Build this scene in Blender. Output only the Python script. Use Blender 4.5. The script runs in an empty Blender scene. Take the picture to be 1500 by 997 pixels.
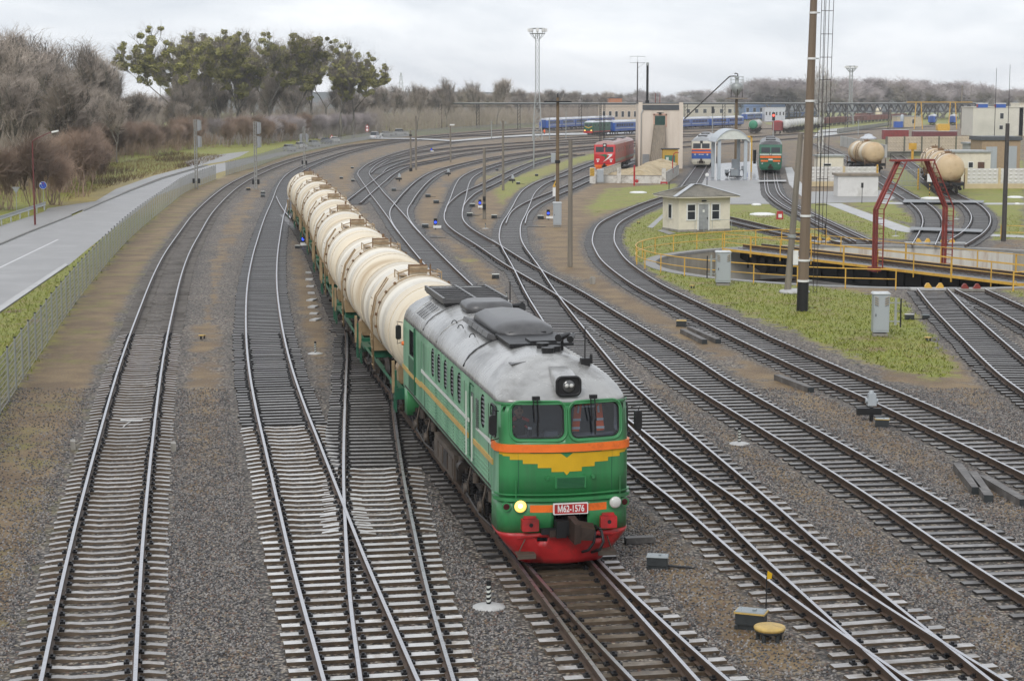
import bpy, bmesh, math, random
import numpy as np
from mathutils import Vector, Matrix
R = math.radians
PI = math.pi
random.seed(7)
sc = bpy.context.scene
# ---------------------------------------------------------------- camera
F, PITCH, CAMH = 2663.35, 0.1302, 9.846          # focal length in photo pixels (1500 wide), tilt, height over the rails
cd = bpy.data.cameras.new('camera'); cam = bpy.data.objects.new('camera', cd); sc.collection.objects.link(cam)
cam.location = (0, 0, CAMH); cam.rotation_euler = (PI/2-PITCH, 0, 0)
cd.sensor_width = 36; cd.sensor_fit = 'HORIZONTAL'; cd.lens = F/1500*36
cd.clip_start = 0.5; cd.clip_end = 20000
sc.camera = cam
# ---------------------------------------------------------------- overcast sky + weak soft sun
SUN_EL, SUN_AZ = R(38), R(200)
w = bpy.data.worlds.new('World'); sc.world = w; w.use_nodes = True
nt = w.node_tree; nt.nodes.clear()
out = nt.nodes.new('ShaderNodeOutputWorld'); bg = nt.nodes.new('ShaderNodeBackground')
sky = nt.nodes.new('ShaderNodeTexSky'); sky.sky_type = 'NISHITA'; sky.sun_disc = False
sky.sun_elevation = SUN_EL; sky.sun_rotation = SUN_AZ
tc = nt.nodes.new('ShaderNodeTexCoord'); mp = nt.nodes.new('ShaderNodeMapping')
mp.inputs['Scale'].default_value = (1.6, 1.6, 6.0)
nz = nt.nodes.new('ShaderNodeTexNoise'); nz.inputs['Scale'].default_value = 2.6; nz.inputs['Detail'].default_value = 7; nz.inputs['Roughness'].default_value = .55
nz.inputs['Distortion'].default_value = .6
cr = nt.nodes.new('ShaderNodeValToRGB')
cr.color_ramp.elements[0].position = .38; cr.color_ramp.elements[0].color = (5.55, 5.9, 6.45, 1)
cr.color_ramp.elements[1].position = .62; cr.color_ramp.elements[1].color = (8.2, 8.35, 8.65, 1)
mx = nt.nodes.new('ShaderNodeMix'); mx.data_type = 'RGBA'; mx.inputs['Factor'].default_value = .93
nt.links.new(tc.outputs['Generated'], mp.inputs['Vector']); nt.links.new(mp.outputs['Vector'], nz.inputs['Vector'])
nt.links.new(nz.outputs['Fac'], cr.inputs['Fac'])
nt.links.new(sky.outputs['Color'], mx.inputs[6]); nt.links.new(cr.outputs['Color'], mx.inputs[7])
nt.links.new(mx.outputs[2], bg.inputs['Color']); bg.inputs['Strength'].default_value = .1
nt.links.new(bg.outputs['Background'], out.inputs['Surface'])
sd = bpy.data.lights.new('sun', 'SUN'); sd.energy = 1.1; sd.angle = R(25); sd.color = (1, .97, .93)
so = bpy.data.objects.new('sun', sd); sc.collection.objects.link(so)
sdir = Vector((math.sin(SUN_AZ)*math.cos(SUN_EL), math.cos(SUN_AZ)*math.cos(SUN_EL), math.sin(SUN_EL)))   # towards the sun
so.rotation_euler = sdir.to_track_quat('Z', 'Y').to_euler(); so.location = (0, -30, 60)
vs = sc.view_settings
vs.view_transform = 'Standard'; vs.look = 'None'; vs.gamma = 1; vs.use_curve_mapping = False; vs.exposure = 0.5
sc.cycles.use_denoising = True
sc.cycles.max_bounces = 6; sc.cycles.diffuse_bounces = 2; sc.cycles.glossy_bounces = 2; sc.cycles.transmission_bounces = 3; sc.cycles.transparent_max_bounces = 6
sc.cycles.volume_bounces = 0
sc.cycles.caustics_reflective = False; sc.cycles.caustics_refractive = False

# ---------------------------------------------------------------- pixel -> place on the ground
CP, SP = math.cos(PITCH), math.sin(PITCH)
GZ = -0.25
def at(px, py, z=GZ):
    a = (px-750)/F; b = (498.5-py)/F
    dz = -SP+b*CP; t = (z-CAMH)/dz
    return Vector((a*t, (CP+b*SP)*t, z))
def ppm(Y):                                        # photo pixels per metre at distance Y
    return F/(Y*CP+ (CAMH)*SP)
def hz(py_top, P):                                 # height of a pixel row seen at the distance of P
    b = (498.5-py_top)/F
    return CAMH + P.y*(-SP+b*CP)/(CP+b*SP)
def xat(px, Y, z=0):
    d = Y*CP-(z-CAMH)*SP
    return (px-750)/F*d

# ---------------------------------------------------------------- materials
MATS = {}
def _n(nt, t, **k):
    n = nt.nodes.new(t)
    for a, v in k.items(): setattr(n, a, v)
    return n
def mixc(nt, fac, a, b, mode='MIX'):
    m = nt.nodes.new('ShaderNodeMix'); m.data_type = 'RGBA'; m.blend_type = mode
    for s, v in ((m.inputs['Factor'], fac), (m.inputs[6], a), (m.inputs[7], b)):
        if isinstance(v, (int, float)): s.default_value = v
        elif isinstance(v, (tuple, list)): s.default_value = (*v[:3], 1)
        else: nt.links.new(v, s)
    return m.outputs[2]
def ramp(nt, v, p0, p1, c0=(0, 0, 0), c1=(1, 1, 1)):
    r = nt.nodes.new('ShaderNodeValToRGB'); e = r.color_ramp.elements
    e[0].position = p0; e[0].color = (*c0, 1); e[1].position = p1; e[1].color = (*c1, 1)
    nt.links.new(v, r.inputs['Fac']); return r.outputs['Color']
def noise(nt, vec, scale, detail=4, rough=.6, dist=0):
    n = nt.nodes.new('ShaderNodeTexNoise'); n.inputs['Scale'].default_value = scale
    n.inputs['Detail'].default_value = detail; n.inputs['Roughness'].default_value = rough; n.inputs['Distortion'].default_value = dist
    nt.links.new(vec, n.inputs['Vector']); return n.outputs['Fac']
def M(name, col, rough=.6, metal=0, var=.25, scale=2.5, dirt=None, damt=.5, dscale=1.2, bump=0, bscale=20, streak=False, emit=None, spec=.5, alpha=None, objvar=0):
    if name in MATS: return MATS[name]
    m = bpy.data.materials.new(name); m.use_nodes = True; MATS[name] = m
    nt = m.node_tree; b = nt.nodes['Principled BSDF']
    t = _n(nt, 'ShaderNodeTexCoord'); v = t.outputs['Object']
    if objvar:                                     # every copy carries its own stains
        oi = _n(nt, 'ShaderNodeObjectInfo'); vm = _n(nt, 'ShaderNodeVectorMath'); vm.operation = 'ADD'; sc_ = _n(nt, 'ShaderNodeMath'); sc_.operation = 'MULTIPLY'; sc_.inputs[1].default_value = 61
        nt.links.new(oi.outputs['Random'], sc_.inputs[0]); nt.links.new(v, vm.inputs[0]); nt.links.new(sc_.outputs[0], vm.inputs[1]); v = vm.outputs[0]
    if streak:
        mpn = _n(nt, 'ShaderNodeMapping'); mpn.inputs['Scale'].default_value = (.18, 2.2, .18) if streak == 'Y' else (1, 1, .12); nt.links.new(v, mpn.inputs['Vector']); sv = mpn.outputs['Vector']
    else: sv = v
    f = noise(nt, sv, scale, 5, .65)
    c = mixc(nt, ramp(nt, f, .3, .7), tuple(x*(1-var) for x in col), tuple(min(1, x*(1+var)) for x in col))
    if dirt:
        f2 = noise(nt, sv, dscale, 6, .7, .4)
        lo = .62-.3*damt
        c = mixc(nt, ramp(nt, f2, lo, lo+.22), c, dirt)
    if objvar:
        c = mixc(nt, 1.0, c, ramp(nt, oi.outputs['Random'], 0, 1, (1-objvar,)*3, (1+objvar,)*3), 'MULTIPLY')
    nt.links.new(c, b.inputs['Base Color'])
    b.inputs['Metallic'].default_value = metal
    rr = nt.nodes.new('ShaderNodeMapRange'); rr.inputs['To Min'].default_value = max(.03, rough-.12); rr.inputs['To Max'].default_value = min(1, rough+.12)
    nt.links.new(f, rr.inputs['Value']); nt.links.new(rr.outputs['Result'], b.inputs['Roughness'])
    b.inputs['Specular IOR Level'].default_value = spec
    if bump:
        bn = _n(nt, 'ShaderNodeBump'); bn.inputs['Strength'].default_value = min(1, bump); bn.inputs['Distance'].default_value = .02
        nt.links.new(noise(nt, v, bscale, 4, .6), bn.inputs['Height']); nt.links.new(bn.outputs['Normal'], b.inputs['Normal'])
    if emit:
        b.inputs['Emission Color'].default_value = (*emit[:3], 1); b.inputs['Emission Strength'].default_value = emit[3]
    if alpha is not None:
        b.inputs['Alpha'].default_value = alpha
    return m
def glass(name, tint=(.9, .95, .95), rough=.04, thru=.6):
    if name in MATS: return MATS[name]
    m = bpy.data.materials.new(name); m.use_nodes = True; MATS[name] = m
    nt = m.node_tree; nt.nodes.clear()
    o = _n(nt, 'ShaderNodeOutputMaterial'); tr = _n(nt, 'ShaderNodeBsdfTransparent'); gl = _n(nt, 'ShaderNodeBsdfGlossy')
    tr.inputs['Color'].default_value = (*[thru*x for x in tint], 1); gl.inputs['Roughness'].default_value = rough
    fr = _n(nt, 'ShaderNodeFresnel'); fr.inputs['IOR'].default_value = 1.6
    ms = _n(nt, 'ShaderNodeMixShader'); nt.links.new(fr.outputs['Fac'], ms.inputs['Fac']); nt.links.new(tr.outputs[0], ms.inputs[1]); nt.links.new(gl.outputs[0], ms.inputs[2])
    nt.links.new(ms.outputs[0], o.inputs['Surface']); return m

# ---------------------------------------------------------------- mesh building
COL = sc.collection
class MB:
    def __init__(s, mats): s.v = []; s.f = []; s.m = []; s.mats = mats if isinstance(mats, list) else [mats]; s.sm = []
    def add(s, verts, faces, m=0, smooth=False, X=None):
        n = len(s.v)
        if X is not None: verts = [X @ Vector(p) for p in verts]
        s.v.extend([tuple(p) for p in verts])
        for f in faces: s.f.append([i+n for i in f]); s.m.append(m); s.sm.append(smooth)
        return s
    def box(s, c, d, m=0, rz=0, rx=0, ry=0, taper=1, X=None):
        x, y, z = d[0]/2, d[1]/2, d[2]/2
        vs_ = [(-x, -y, -z), (x, -y, -z), (x, y, -z), (-x, y, -z), (-x*taper, -y*taper, z), (x*taper, -y*taper, z), (x*taper, y*taper, z), (-x*taper, y*taper, z)]
        A = Matrix.Translation(c) @ Matrix.Rotation(rz, 4, 'Z') @ Matrix.Rotation(ry, 4, 'Y') @ Matrix.Rotation(rx, 4, 'X')
        if X is not None: A = X @ A
        return s.add(vs_, [(3, 2, 1, 0), (4, 5, 6, 7), (0, 1, 5, 4), (1, 2, 6, 5), (2, 3, 7, 6), (3, 0, 4, 7)], m, False, A)
    def bar(s, a, b, w=.1, h=None, m=0, up=(0, 0, 1)):
        a, b = Vector(a), Vector(b); h = h or w; d = b-a; L = d.length
        if L < 1e-6: return s
        z = d.normalized(); u = Vector(up)
        if abs(z.dot(u)) > .98: u = Vector((0, 1, 0))
        x = u.cross(z).normalized(); y = z.cross(x)
        vs_ = [a+x*i*w/2+y*j*h/2 for i, j in ((-1, -1), (1, -1), (1, 1), (-1, 1))]+[b+x*i*w/2+y*j*h/2 for i, j in ((-1, -1), (1, -1), (1, 1), (-1, 1))]
        return s.add(vs_, [(3, 2, 1, 0), (4, 5, 6, 7), (0, 1, 5, 4), (1, 2, 6, 5), (2, 3, 7, 6), (3, 0, 4, 7)], m)
    def cyl(s, a, b, r0, r1=None, n=10, m=0, cap=True, smooth=True):
        a, b = Vector(a), Vector(b); r1 = r0 if r1 is None else r1
        z = (b-a).normalized(); u = Vector((0, 0, 1)) if abs(z.z) < .95 else Vector((0, 1, 0))
        x = u.cross(z).normalized(); y = z.cross(x)
        vs_ = []
        for c, r in ((a, r0), (b, r1)):
            for i in range(n):
                t = 2*PI*i/n; vs_.append(c+x*math.cos(t)*r+y*math.sin(t)*r)
        s.add(vs_, [(i, (i+1) % n, n+(i+1) % n, n+i) for i in range(n)], m, smooth)
        if cap: s.add(vs_[:n], [tuple(range(n))[::-1]], m); s.add(vs_[n:], [tuple(range(n))], m)
        return s
    def tube(s, pts, r=.03, n=6, m=0, closed=False):
        pts = [Vector(p) for p in pts]; k = len(pts); rings = []
        up = None
        for i in range(k):
            d = (pts[(i+1) % k]-pts[i-1]) if closed else (pts[min(i+1, k-1)]-pts[max(i-1, 0)])
            d.normalize(); u = Vector((0, 0, 1)) if abs(d.z) < .9 else Vector((0, 1, 0))
            if up is not None and abs(d.dot(up)) < .95: u = up
            x = u.cross(d).normalized(); y = d.cross(x); up = y
            rings.append([pts[i]+x*math.cos(2*PI*j/n)*r+y*math.sin(2*PI*j/n)*r for j in range(n)])
        return s.loft(rings, m, closed_u=True, caps=not closed, smooth=True, closed_v=closed)
    def loft(s, rings, m=0, closed_u=True, caps=True, smooth=False, closed_v=False, mfn=None):
        n = len(rings[0]); k = len(rings); base = len(s.v)
        for r in rings: s.v.extend([tuple(p) for p in r])
        for i in range(k if closed_v else k-1):
            for j in range(n if closed_u else n-1):
                a = base+i*n+j; b = base+i*n+(j+1) % n; i2 = (i+1) % k
                s.f.append([a, b, base+i2*n+(j+1) % n, base+i2*n+j]); s.m.append(mfn(i, j) if mfn else m); s.sm.append(smooth)
        if caps:
            s.f.append([base+j for j in range(n)][::-1]); s.m.append(m); s.sm.append(False)
            s.f.append([base+(k-1)*n+j for j in range(n)]); s.m.append(m); s.sm.append(False)
        return s
    def lathe(s, prof, n=16, c=(0, 0, 0), axis='Z', m=0, smooth=True):
        rings = []
        for r, h in prof:
            ring = []
            for i in range(n):
                t = 2*PI*i/n; a, b = max(r, 1e-4)*math.cos(t), max(r, 1e-4)*math.sin(t)
                p = (a, b, h) if axis == 'Z' else ((a, h, b) if axis == 'Y' else (h, a, b))
                ring.append((p[0]+c[0], p[1]+c[1], p[2]+c[2]))
            rings.append(ring)
        return s.loft(rings, m, smooth=smooth)
    def prism(s, poly, y0, y1, m=0, plane='XZ'):
        P = lambda a, b, y: (a, y, b) if plane == 'XZ' else ((a, b, y) if plane == 'XY' else (y, a, b))
        n = len(poly)
        vs_ = [P(a, b, y0) for a, b in poly]+[P(a, b, y1) for a, b in poly]
        return s.add(vs_, [tuple(range(n)), tuple(range(2*n-1, n-1, -1))]+[(i, n+i, n+(i+1) % n, (i+1) % n) for i in range(n)], m)
    def mesh(s, name):
        me = bpy.data.meshes.new(name); me.from_pydata(s.v, [], s.f); me.update()
        for x in s.mats: me.materials.append(x)
        me.polygons.foreach_set('material_index', s.m); me.polygons.foreach_set('use_smooth', s.sm)
        bm = bmesh.new(); bm.from_mesh(me); bmesh.ops.recalc_face_normals(bm, faces=bm.faces); bm.to_mesh(me); bm.free()
        return me
    def build(s, name, parent=None, label=None):
        return put(name, s.mesh(name), parent, label)
def put(name, me, parent=None, label=None):
    o = bpy.data.objects.new(name, me); COL.objects.link(o)
    if parent: o.parent = parent
    if label: o['label'] = label
    return o
def thing(name, label, cat, loc=(0, 0, 0), rz=0, group=None):
    o = bpy.data.objects.new(name, None); COL.objects.link(o); o.empty_display_size = .2
    o.location = loc; o.rotation_euler = (0, 0, rz); o['label'] = label; o['category'] = cat
    if group: o['group'] = group
    return o
def tag(o, label=None, cat=None, group=None, kind=None):
    if label: o['label'] = label
    if cat: o['category'] = cat
    if group: o['group'] = group
    if kind: o['kind'] = kind
    return o
KIDS = {}
def dup(root, loc=None, rz=None, label=None, group=None):
    def kids(o): return [c for c in bpy.data.objects if c.parent == o]
    def cp(o, par):
        c = o.copy(); COL.objects.link(c)
        if par: c.parent = par
        if o.name not in KIDS: KIDS[o.name] = kids(o)
        for k in KIDS[o.name]: cp(k, c)
        return c
    r = cp(root, None)
    if loc is not None: r.location = loc
    if rz is not None: r.rotation_euler = (0, 0, rz)
    if label: r['label'] = label
    if group: r['group'] = group
    return r
def rrect(w, h, r, n=4, cx=0, cy=0):
    pts = []
    for k, (sx, sy) in enumerate(((1, 1), (-1, 1), (-1, -1), (1, -1))):
        for i in range(n+1):
            t = k*PI/2+i*PI/2/n
            pts.append((cx+sx*(w/2-r)+math.cos(t)*r, cy+sy*(h/2-r)+math.sin(t)*r))
    return pts
def text_mesh(body, size, mat, name='lettering', align='CENTER', extrude=.004, squeeze=1, bold=0):
    cu = bpy.data.curves.new(name, 'FONT'); cu.body = body; cu.size = size; cu.align_x = align; cu.align_y = 'CENTER'; cu.extrude = extrude; cu.offset = bold
    o = bpy.data.objects.new(name, cu); COL.objects.link(o)
    dg = bpy.context.evaluated_depsgraph_get(); me = bpy.data.meshes.new_from_object(o.evaluated_get(dg))
    bpy.data.objects.remove(o); bpy.data.curves.remove(cu)
    for v in me.vertices: v.co = (v.co.x*squeeze, -v.co.z, v.co.y)       # stands upright, faces -Y
    me.materials.clear(); me.materials.append(mat)
    return me
def boolean(o, cutters):
    for c in cutters:
        md = o.modifiers.new('b', 'BOOLEAN'); md.object = c; md.operation = 'DIFFERENCE'; md.solver = 'EXACT'; md.material_mode = 'TRANSFER'
    dg = bpy.context.evaluated_depsgraph_get(); dg.update()
    me = bpy.data.meshes.new_from_object(o.evaluated_get(dg))
    o.modifiers.clear(); o.data = me
    for c in cutters: bpy.data.objects.remove(c)
# ================================================================ RAILWAY TRACKS (rail tops at z = 0)
def cat_rom(pts, n=14):
    P = [np.array(p, float) for p in pts]; P = [2*P[0]-P[1]]+P+[2*P[-1]-P[-2]]; o = []
    for i in range(1, len(P)-2):
        for k in range(n):
            t = k/n; a, b, c, d = P[i-1:i+3]
            # centripetal-ish uniform spline
            o.append(.5*(2*b+(c-a)*t+(2*a-5*b+4*c-d)*t*t+(3*b-a-3*c+d)*t**3))
    o.append(P[-2]); return np.array(o)
def resample(p, step):
    d = np.r_[0, np.cumsum(np.hypot(*np.diff(p, axis=0).T))]
    n = max(2, int(round(d[-1]/step))+1); s = np.linspace(0, d[-1], n)
    return np.c_[np.interp(s, d, p[:, 0]), np.interp(s, d, p[:, 1])]
def smooth(p, it):
    p = p.copy()
    for _ in range(it): p[1:-1] = p[1:-1]*.5+(p[:-2]+p[2:])*.25
    return p
def normals(p):
    t = np.gradient(p, axis=0); t /= np.linalg.norm(t, axis=1)[:, None]+1e-9
    return t, np.c_[t[:, 1], -t[:, 0]]
def px_path(pts, side='C', ext0=0, ext1=0, sm=60, z=0):
    q = cat_rom(pts); wpts = np.array([at(x, y, z)[:2] for x, y in q])
    p = smooth(resample(wpts, .6), sm)
    t, n = normals(p)
    if side == 'L': p = p+n*.795
    if side == 'R': p = p-n*.795
    if ext0: 
        d = p[0]-p[4]; d /= np.linalg.norm(d); p = np.vstack([p[0]+d*ext0, p])
    if ext1:
        d = p[-1]-p[-5]; d /= np.linalg.norm(d); p = np.vstack([p, p[-1]+d*ext1])
    return resample(p, .6)
# name: (pixels, rail traced, near extension, far extension, smoothing, label, concrete sleepers nearer than this distance)
TR = {}
def T(key, pts, side, label, e0=0, e1=0, sm=60, conc=0): TR[key] = dict(p=px_path(pts, side, e0, e1, sm), label=label, conc=conc)
T('A', [(59.6,997),(103,797),(167,560),(209.2,440),(235.6,380.3),(262.7,340.2),(288,308),(329.8,273),(376.4,249.8),(420,234.4),(480,219),(510.2,213.1),(540.3,209.1),(593,202.5),(660,196),(740,190),(800,187.5)], 'L',
  'single curved track of grey concrete sleepers running nearest to the mesh fence', 9, 60, conc=400)
T('B', [(475,997),(438.4,865),(420.3,797),(411.3,752.5),(396.2,690.3),(386.2,644),(375.2,599),(365.2,544),(361.2,504),(360,459),(362.4,416),(369.2,378),(377.2,350),(387,320),(398.3,294),(408,270),(423,253),(449,240.2),(480.2,229.2),(510.2,220.6),(540.3,213.6),(570,208.6),(611,203.6),(660,199),(710,195.5),(780,191),(850,188)], 'L',
  'track left of the oil train, pale concrete sleepers in front and dark timber sleepers beyond', 8, 40, 40, conc=56.5)
T('D', [(887,997),(762,827),(609,622),(560,557),(508,478),(483,424),(466,382),(450,352),(436,330),(418,311),(409,297),(404.5,287)], 'L',
  'track carrying the green locomotive and the cream tank wagons', 9, 0, 90, conc=39)
T('C', [(528.6,997),(511.5,877),(507.5,797),(503.3,724),(503,680),(504.5,610),(506.5,560),(509,497),(505,470)], 'L',
  'pale-sleepered track beside the green locomotive that crosses its left neighbour at a frog', 8, 0, 40, conc=50)
T('D2', [(931,997),(905,972),(780,834),(700,734),(640,657)], 'L',
  'turnout track parting to the right from under the front of the green locomotive', 9, 0, 20, conc=60)
T('G', [(1338,997),(1200,903),(1060,797),(1024.3,758.5),(916,675),(800,570),(720,492),(640,407),(583,339),(570,320),(550,293),(542,283),(535,272),(530,265),(525,257),(524.2,252.5),(529,247),(540.3,239),(570,226.8),(610,216),(640,210.5),(680,205.5),(760,199.5),(860,195)], 'L',
  'track passing close along the right side of the green locomotive', 8, 30, 25, conc=47)
T('F1', [(1456,997),(1200,794),(1162.7,760),(988,614),(925,560),(896.4,528.5),(824,440),(790,390),(766,356),(762,337),(764,325),(769,315.5),(775.4,301),(780,288.5),(786,279),(797,270),(815,261.5),(834,255),(858,245),(900,230),(950,217)], 'R',
  'straight track that turns off behind the locomotive roof towards the red locomotive', 8, 20, 25, conc=47)
T('F2', [(1500,871),(1380.5,797),(1330,760),(1200,677),(1008,560),(966.6,528.5),(860,460),(812,428),(740,386),(700,359),(668,339),(655,328),(650.5,318),(653,305),(660,289),(666,273),(674,260.5),(690,251),(708,244.5),(740,235.5),(780,227.5),(820,222),(880,216),(940,212)], 'L',
  'dark timber track running diagonally from the right edge to the middle bend', 12, 20, 25)
T('N', [(1500,692),(1284,588),(1220,560),(1100,504.5),(1040,474.4),(950.5,428.5),(920,411),(884,383),(871,363),(867.5,349),(876,328),(900,314),(936,298.5),(976,285),(993,277),(1006,262),(1017,247),(1030,228)], 'L',
  'sharply curved loop track running from the lower right round to the blue railcar', 14, 5, 25)
T('P1', [(1500,574),(1455.7,540),(1375.5,460),(1343.4,421.7)], 'L', 'track with closely spaced grey timber sleepers ending at the yellow stop beside the turntable pit', 30, 0, 5)
T('P2', [(1500,476),(1452.5,449),(1398.8,422.5)], 'L', 'short track ending at the red stop beside the turntable pit', 40, 0, 5)
T('H', [(522,283),(547,264),(560,254.5),(580,244.7),(605,239),(630,234.5),(660,228.5),(710,221),(780,214.5),(850,209.5),(940,205)], 'L',
  'track crossing the double slip behind the cream tank wagons', 18, 20, 25)
T('J', [(586,342),(576,328),(571,316),(572,306),(577.7,298),(590,283),(610,264.5),(630,252.5),(650,245.5),(680,238),(710,232),(740,227),(780,221.5),(820,217.5),(880,212.5),(940,209)], 'L',
  'curved track swinging right out of the turnout beside the tank wagons', 0, 20, 25)
T('K', [(652,310),(656,299),(670,286),(682,279),(708,268),(735,255),(770,240),(790,234),(808,230),(845,225.5)], 'L',
  'thin siding half sunk in the grass left of the red locomotive', 0, 0, 15)
T('Q', [(1263,352.5),(1226,335),(1187,316),(1160,303),(1142,291),(1133.5,282),(1130,270),(1128.5,256),(1128,240),(1127,225)], 'C',
  'track with double rails in concrete in front of the dark green locomotive', 0, 20, 12)
T('M', [(741,326),(748,311),(760,301),(779,291.5),(810,279),(834,269),(862,257),(890,246.5),(925,235)], 'L',
  'track on which the red locomotive stands beside the sand bunker', 0, 30, 15)
T('RR', [(1216,354.5),(1171,344),(1120,332),(1077,321.5),(1040,313),(1005,305)], 'C', 'track half hidden behind the small cream cabin leading to the turntable', 0, 0, 15)
T('S1', [(1336,357),(1348,336),(1352,322),(1347,309),(1332,295),(1300,275),(1275,257),(1255,243),(1225,226),(1195,212)], 'L', 'curved track through the grass leading to the lone tank wagon behind the white wall', 0, 20, 12)
T('S2', [(1380,357),(1406,342),(1418,331),(1423,320),(1421,311),(1409,298),(1385,286),(1360,268),(1340,252),(1318,235),(1300,222)], 'L', 'curved track through the grass under the two cream tank wagons by the gate', 0, 0, 12)
T('U1', [(548,243),(566,233),(585,228),(610,222.5),(660,216.5),(710,212),(780,207.5),(850,203.5),(930,200),(1010,197)], 'C', 'distant track nearest to the white path behind the poles', 0, 20, 20)
T('U2', [(552,253),(560,246),(580,238),(605,231.5),(660,222.5),(710,217),(780,211.5),(850,207),(930,203),(1010,199.5)], 'C', 'distant dark track behind the lamp posts in the middle of the yard', 0, 20, 20)
T('V1', [(700,198.5),(780,195.5),(860,192.5),(940,189.5),(1010,187.8)], 'C', 'far track beside the long blue carriages', 20, 40, 10)
T('V2', [(860,199.5),(940,195.3),(1010,192.5),(1080,190)], 'C', 'far track under the shunting locomotive with yellow chevron', 30, 40, 10)
T('V3', [(1010,207),(1060,203),(1120,199),(1180,195),(1260,190),(1340,186)], 'C', 'far track before the red covered wagon', 20, 40, 10)
T('V4', [(1010,214),(1080,208.5),(1150,203.5),(1230,197.5)], 'C', 'far track between the fuelling canopy and the parked tank wagons', 20, 40, 10)
def tpos(key, px=None, Y=None):
    """point, heading (far direction) on a track nearest to a given distance or picture column"""
    p = TR[key]['p']; t, n = normals(p)
    i = int(np.argmin(np.abs(p[:, 1]-Y))) if Y is not None else int(np.argmin([abs(xat_px(q)-px) for q in p]))
    return p[i], t[i], i
def xat_px(q, z=0):
    d = q[1]*CP-(z-CAMH)*SP; return 750+F*q[0]/d
def inview(p, m=60):
    x = xat_px(p); d = p[1]*CP+CAMH*SP
    if d < 5: return False
    v = 498.5-F*(p[1]*SP+(0-CAMH)*CP)/d
    return -m < x < 1500+m and v < 997+m
m_steel = M('polished_rail_steel', (.50, .50, .52), .3, .9, .15, 4)
m_rust = M('rusty_rail_side', (.075, .048, .032), .6, .1, .35, 3)
m_conc_sl = M('sleeper_concrete', (.36, .35, .34), .45, 0, .18, 5, dirt=(.12, .09, .06), damt=.45, dscale=1.6, bump=.3, objvar=.25)
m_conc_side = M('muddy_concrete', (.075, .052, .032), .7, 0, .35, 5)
m_conc_wht = M('pale_sleeper_concrete', (.54, .535, .525), .4, 0, .12, 5, dirt=(.2, .15, .1), damt=.42, dscale=1.6, objvar=.2)
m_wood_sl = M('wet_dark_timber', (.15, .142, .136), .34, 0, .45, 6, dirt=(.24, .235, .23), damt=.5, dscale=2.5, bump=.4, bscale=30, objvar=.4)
m_wood_side = M('shaded_timber_side', (.022, .019, .017), .6, 0, .3, 5)  # creosoted sleeper sides, coloured near-black to stand for shade below the lighter tops
m_clip = M('black_iron_fastening', (.016, .016, .018), .5, .3, .3, 8)
RAILP = [(-.036, 0), (.036, 0), (.037, -.04), (.012, -.055), (.012, -.15), (.075, -.165), (.075, -.178), (-.075, -.178), (-.075, -.165), (-.012, -.15), (-.012, -.055), (-.037, -.04)]
def rail_mb(p, off, z0):
    t, n = normals(p); c = p+n*off
    d = np.hypot(c[:, 0], c[:, 1]); keep = [0]
    for i in range(1, len(c)):
        if i == len(c)-1 or (i-keep[-1])*.6 >= max(.6, d[i]/90): keep.append(i)
    mb = MB([m_steel, m_rust])
    rings = [[(c[i][0]+n[i][0]*x, c[i][1]+n[i][1]*x, z+z0) for x, z in RAILP] for i in keep]
    mb.loft(rings, 1, mfn=lambda i, j: 0 if j in (0,) else 1)
    return mb
def sleeper_concrete(mat, mid=None):
    mb = MB([mat, m_conc_side, m_clip, mid or mat])
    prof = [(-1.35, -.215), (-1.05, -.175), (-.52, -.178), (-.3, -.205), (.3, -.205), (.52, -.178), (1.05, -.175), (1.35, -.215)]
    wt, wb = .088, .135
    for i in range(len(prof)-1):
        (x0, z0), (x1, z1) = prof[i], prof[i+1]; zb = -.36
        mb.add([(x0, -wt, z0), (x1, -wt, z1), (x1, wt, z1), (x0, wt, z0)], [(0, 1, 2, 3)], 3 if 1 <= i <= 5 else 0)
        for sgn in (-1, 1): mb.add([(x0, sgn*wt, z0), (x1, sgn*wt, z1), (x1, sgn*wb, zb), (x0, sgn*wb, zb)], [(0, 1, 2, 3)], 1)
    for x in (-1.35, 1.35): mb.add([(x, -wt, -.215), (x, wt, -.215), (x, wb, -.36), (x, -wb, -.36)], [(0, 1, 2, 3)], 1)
    for x in (-.795, .795):
        for s in (-1, 1):
            mb.box((x+s*.115, 0, -.155), (.1, .15, .05), 2); mb.box((x+s*.105, 0, -.12), (.05, .05, .05), 2)
    return mb
def sleeper_wood():
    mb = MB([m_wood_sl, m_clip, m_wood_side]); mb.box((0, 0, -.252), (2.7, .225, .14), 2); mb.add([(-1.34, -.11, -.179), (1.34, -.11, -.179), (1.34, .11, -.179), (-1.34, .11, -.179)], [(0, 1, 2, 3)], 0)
    for x in (-.795, .795):
        mb.box((x, 0, -.176), (.34, .16, .016), 1)
        for s in (-1, 1): mb.box((x+s*.11, 0, -.15), (.06, .08, .04), 1)
    return mb
SLM = dict(c=sleeper_concrete(m_conc_sl).mesh('sleeper'), o=None, p=sleeper_concrete(m_conc_wht).mesh('sleeper'), w=sleeper_wood().mesh('sleeper'))
m_oily = M('oily_brown_concrete', (.085, .062, .038), .45, 0, .4, 4, dirt=(.2, .17, .13), damt=.4, dscale=1.5, objvar=.25)
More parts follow.
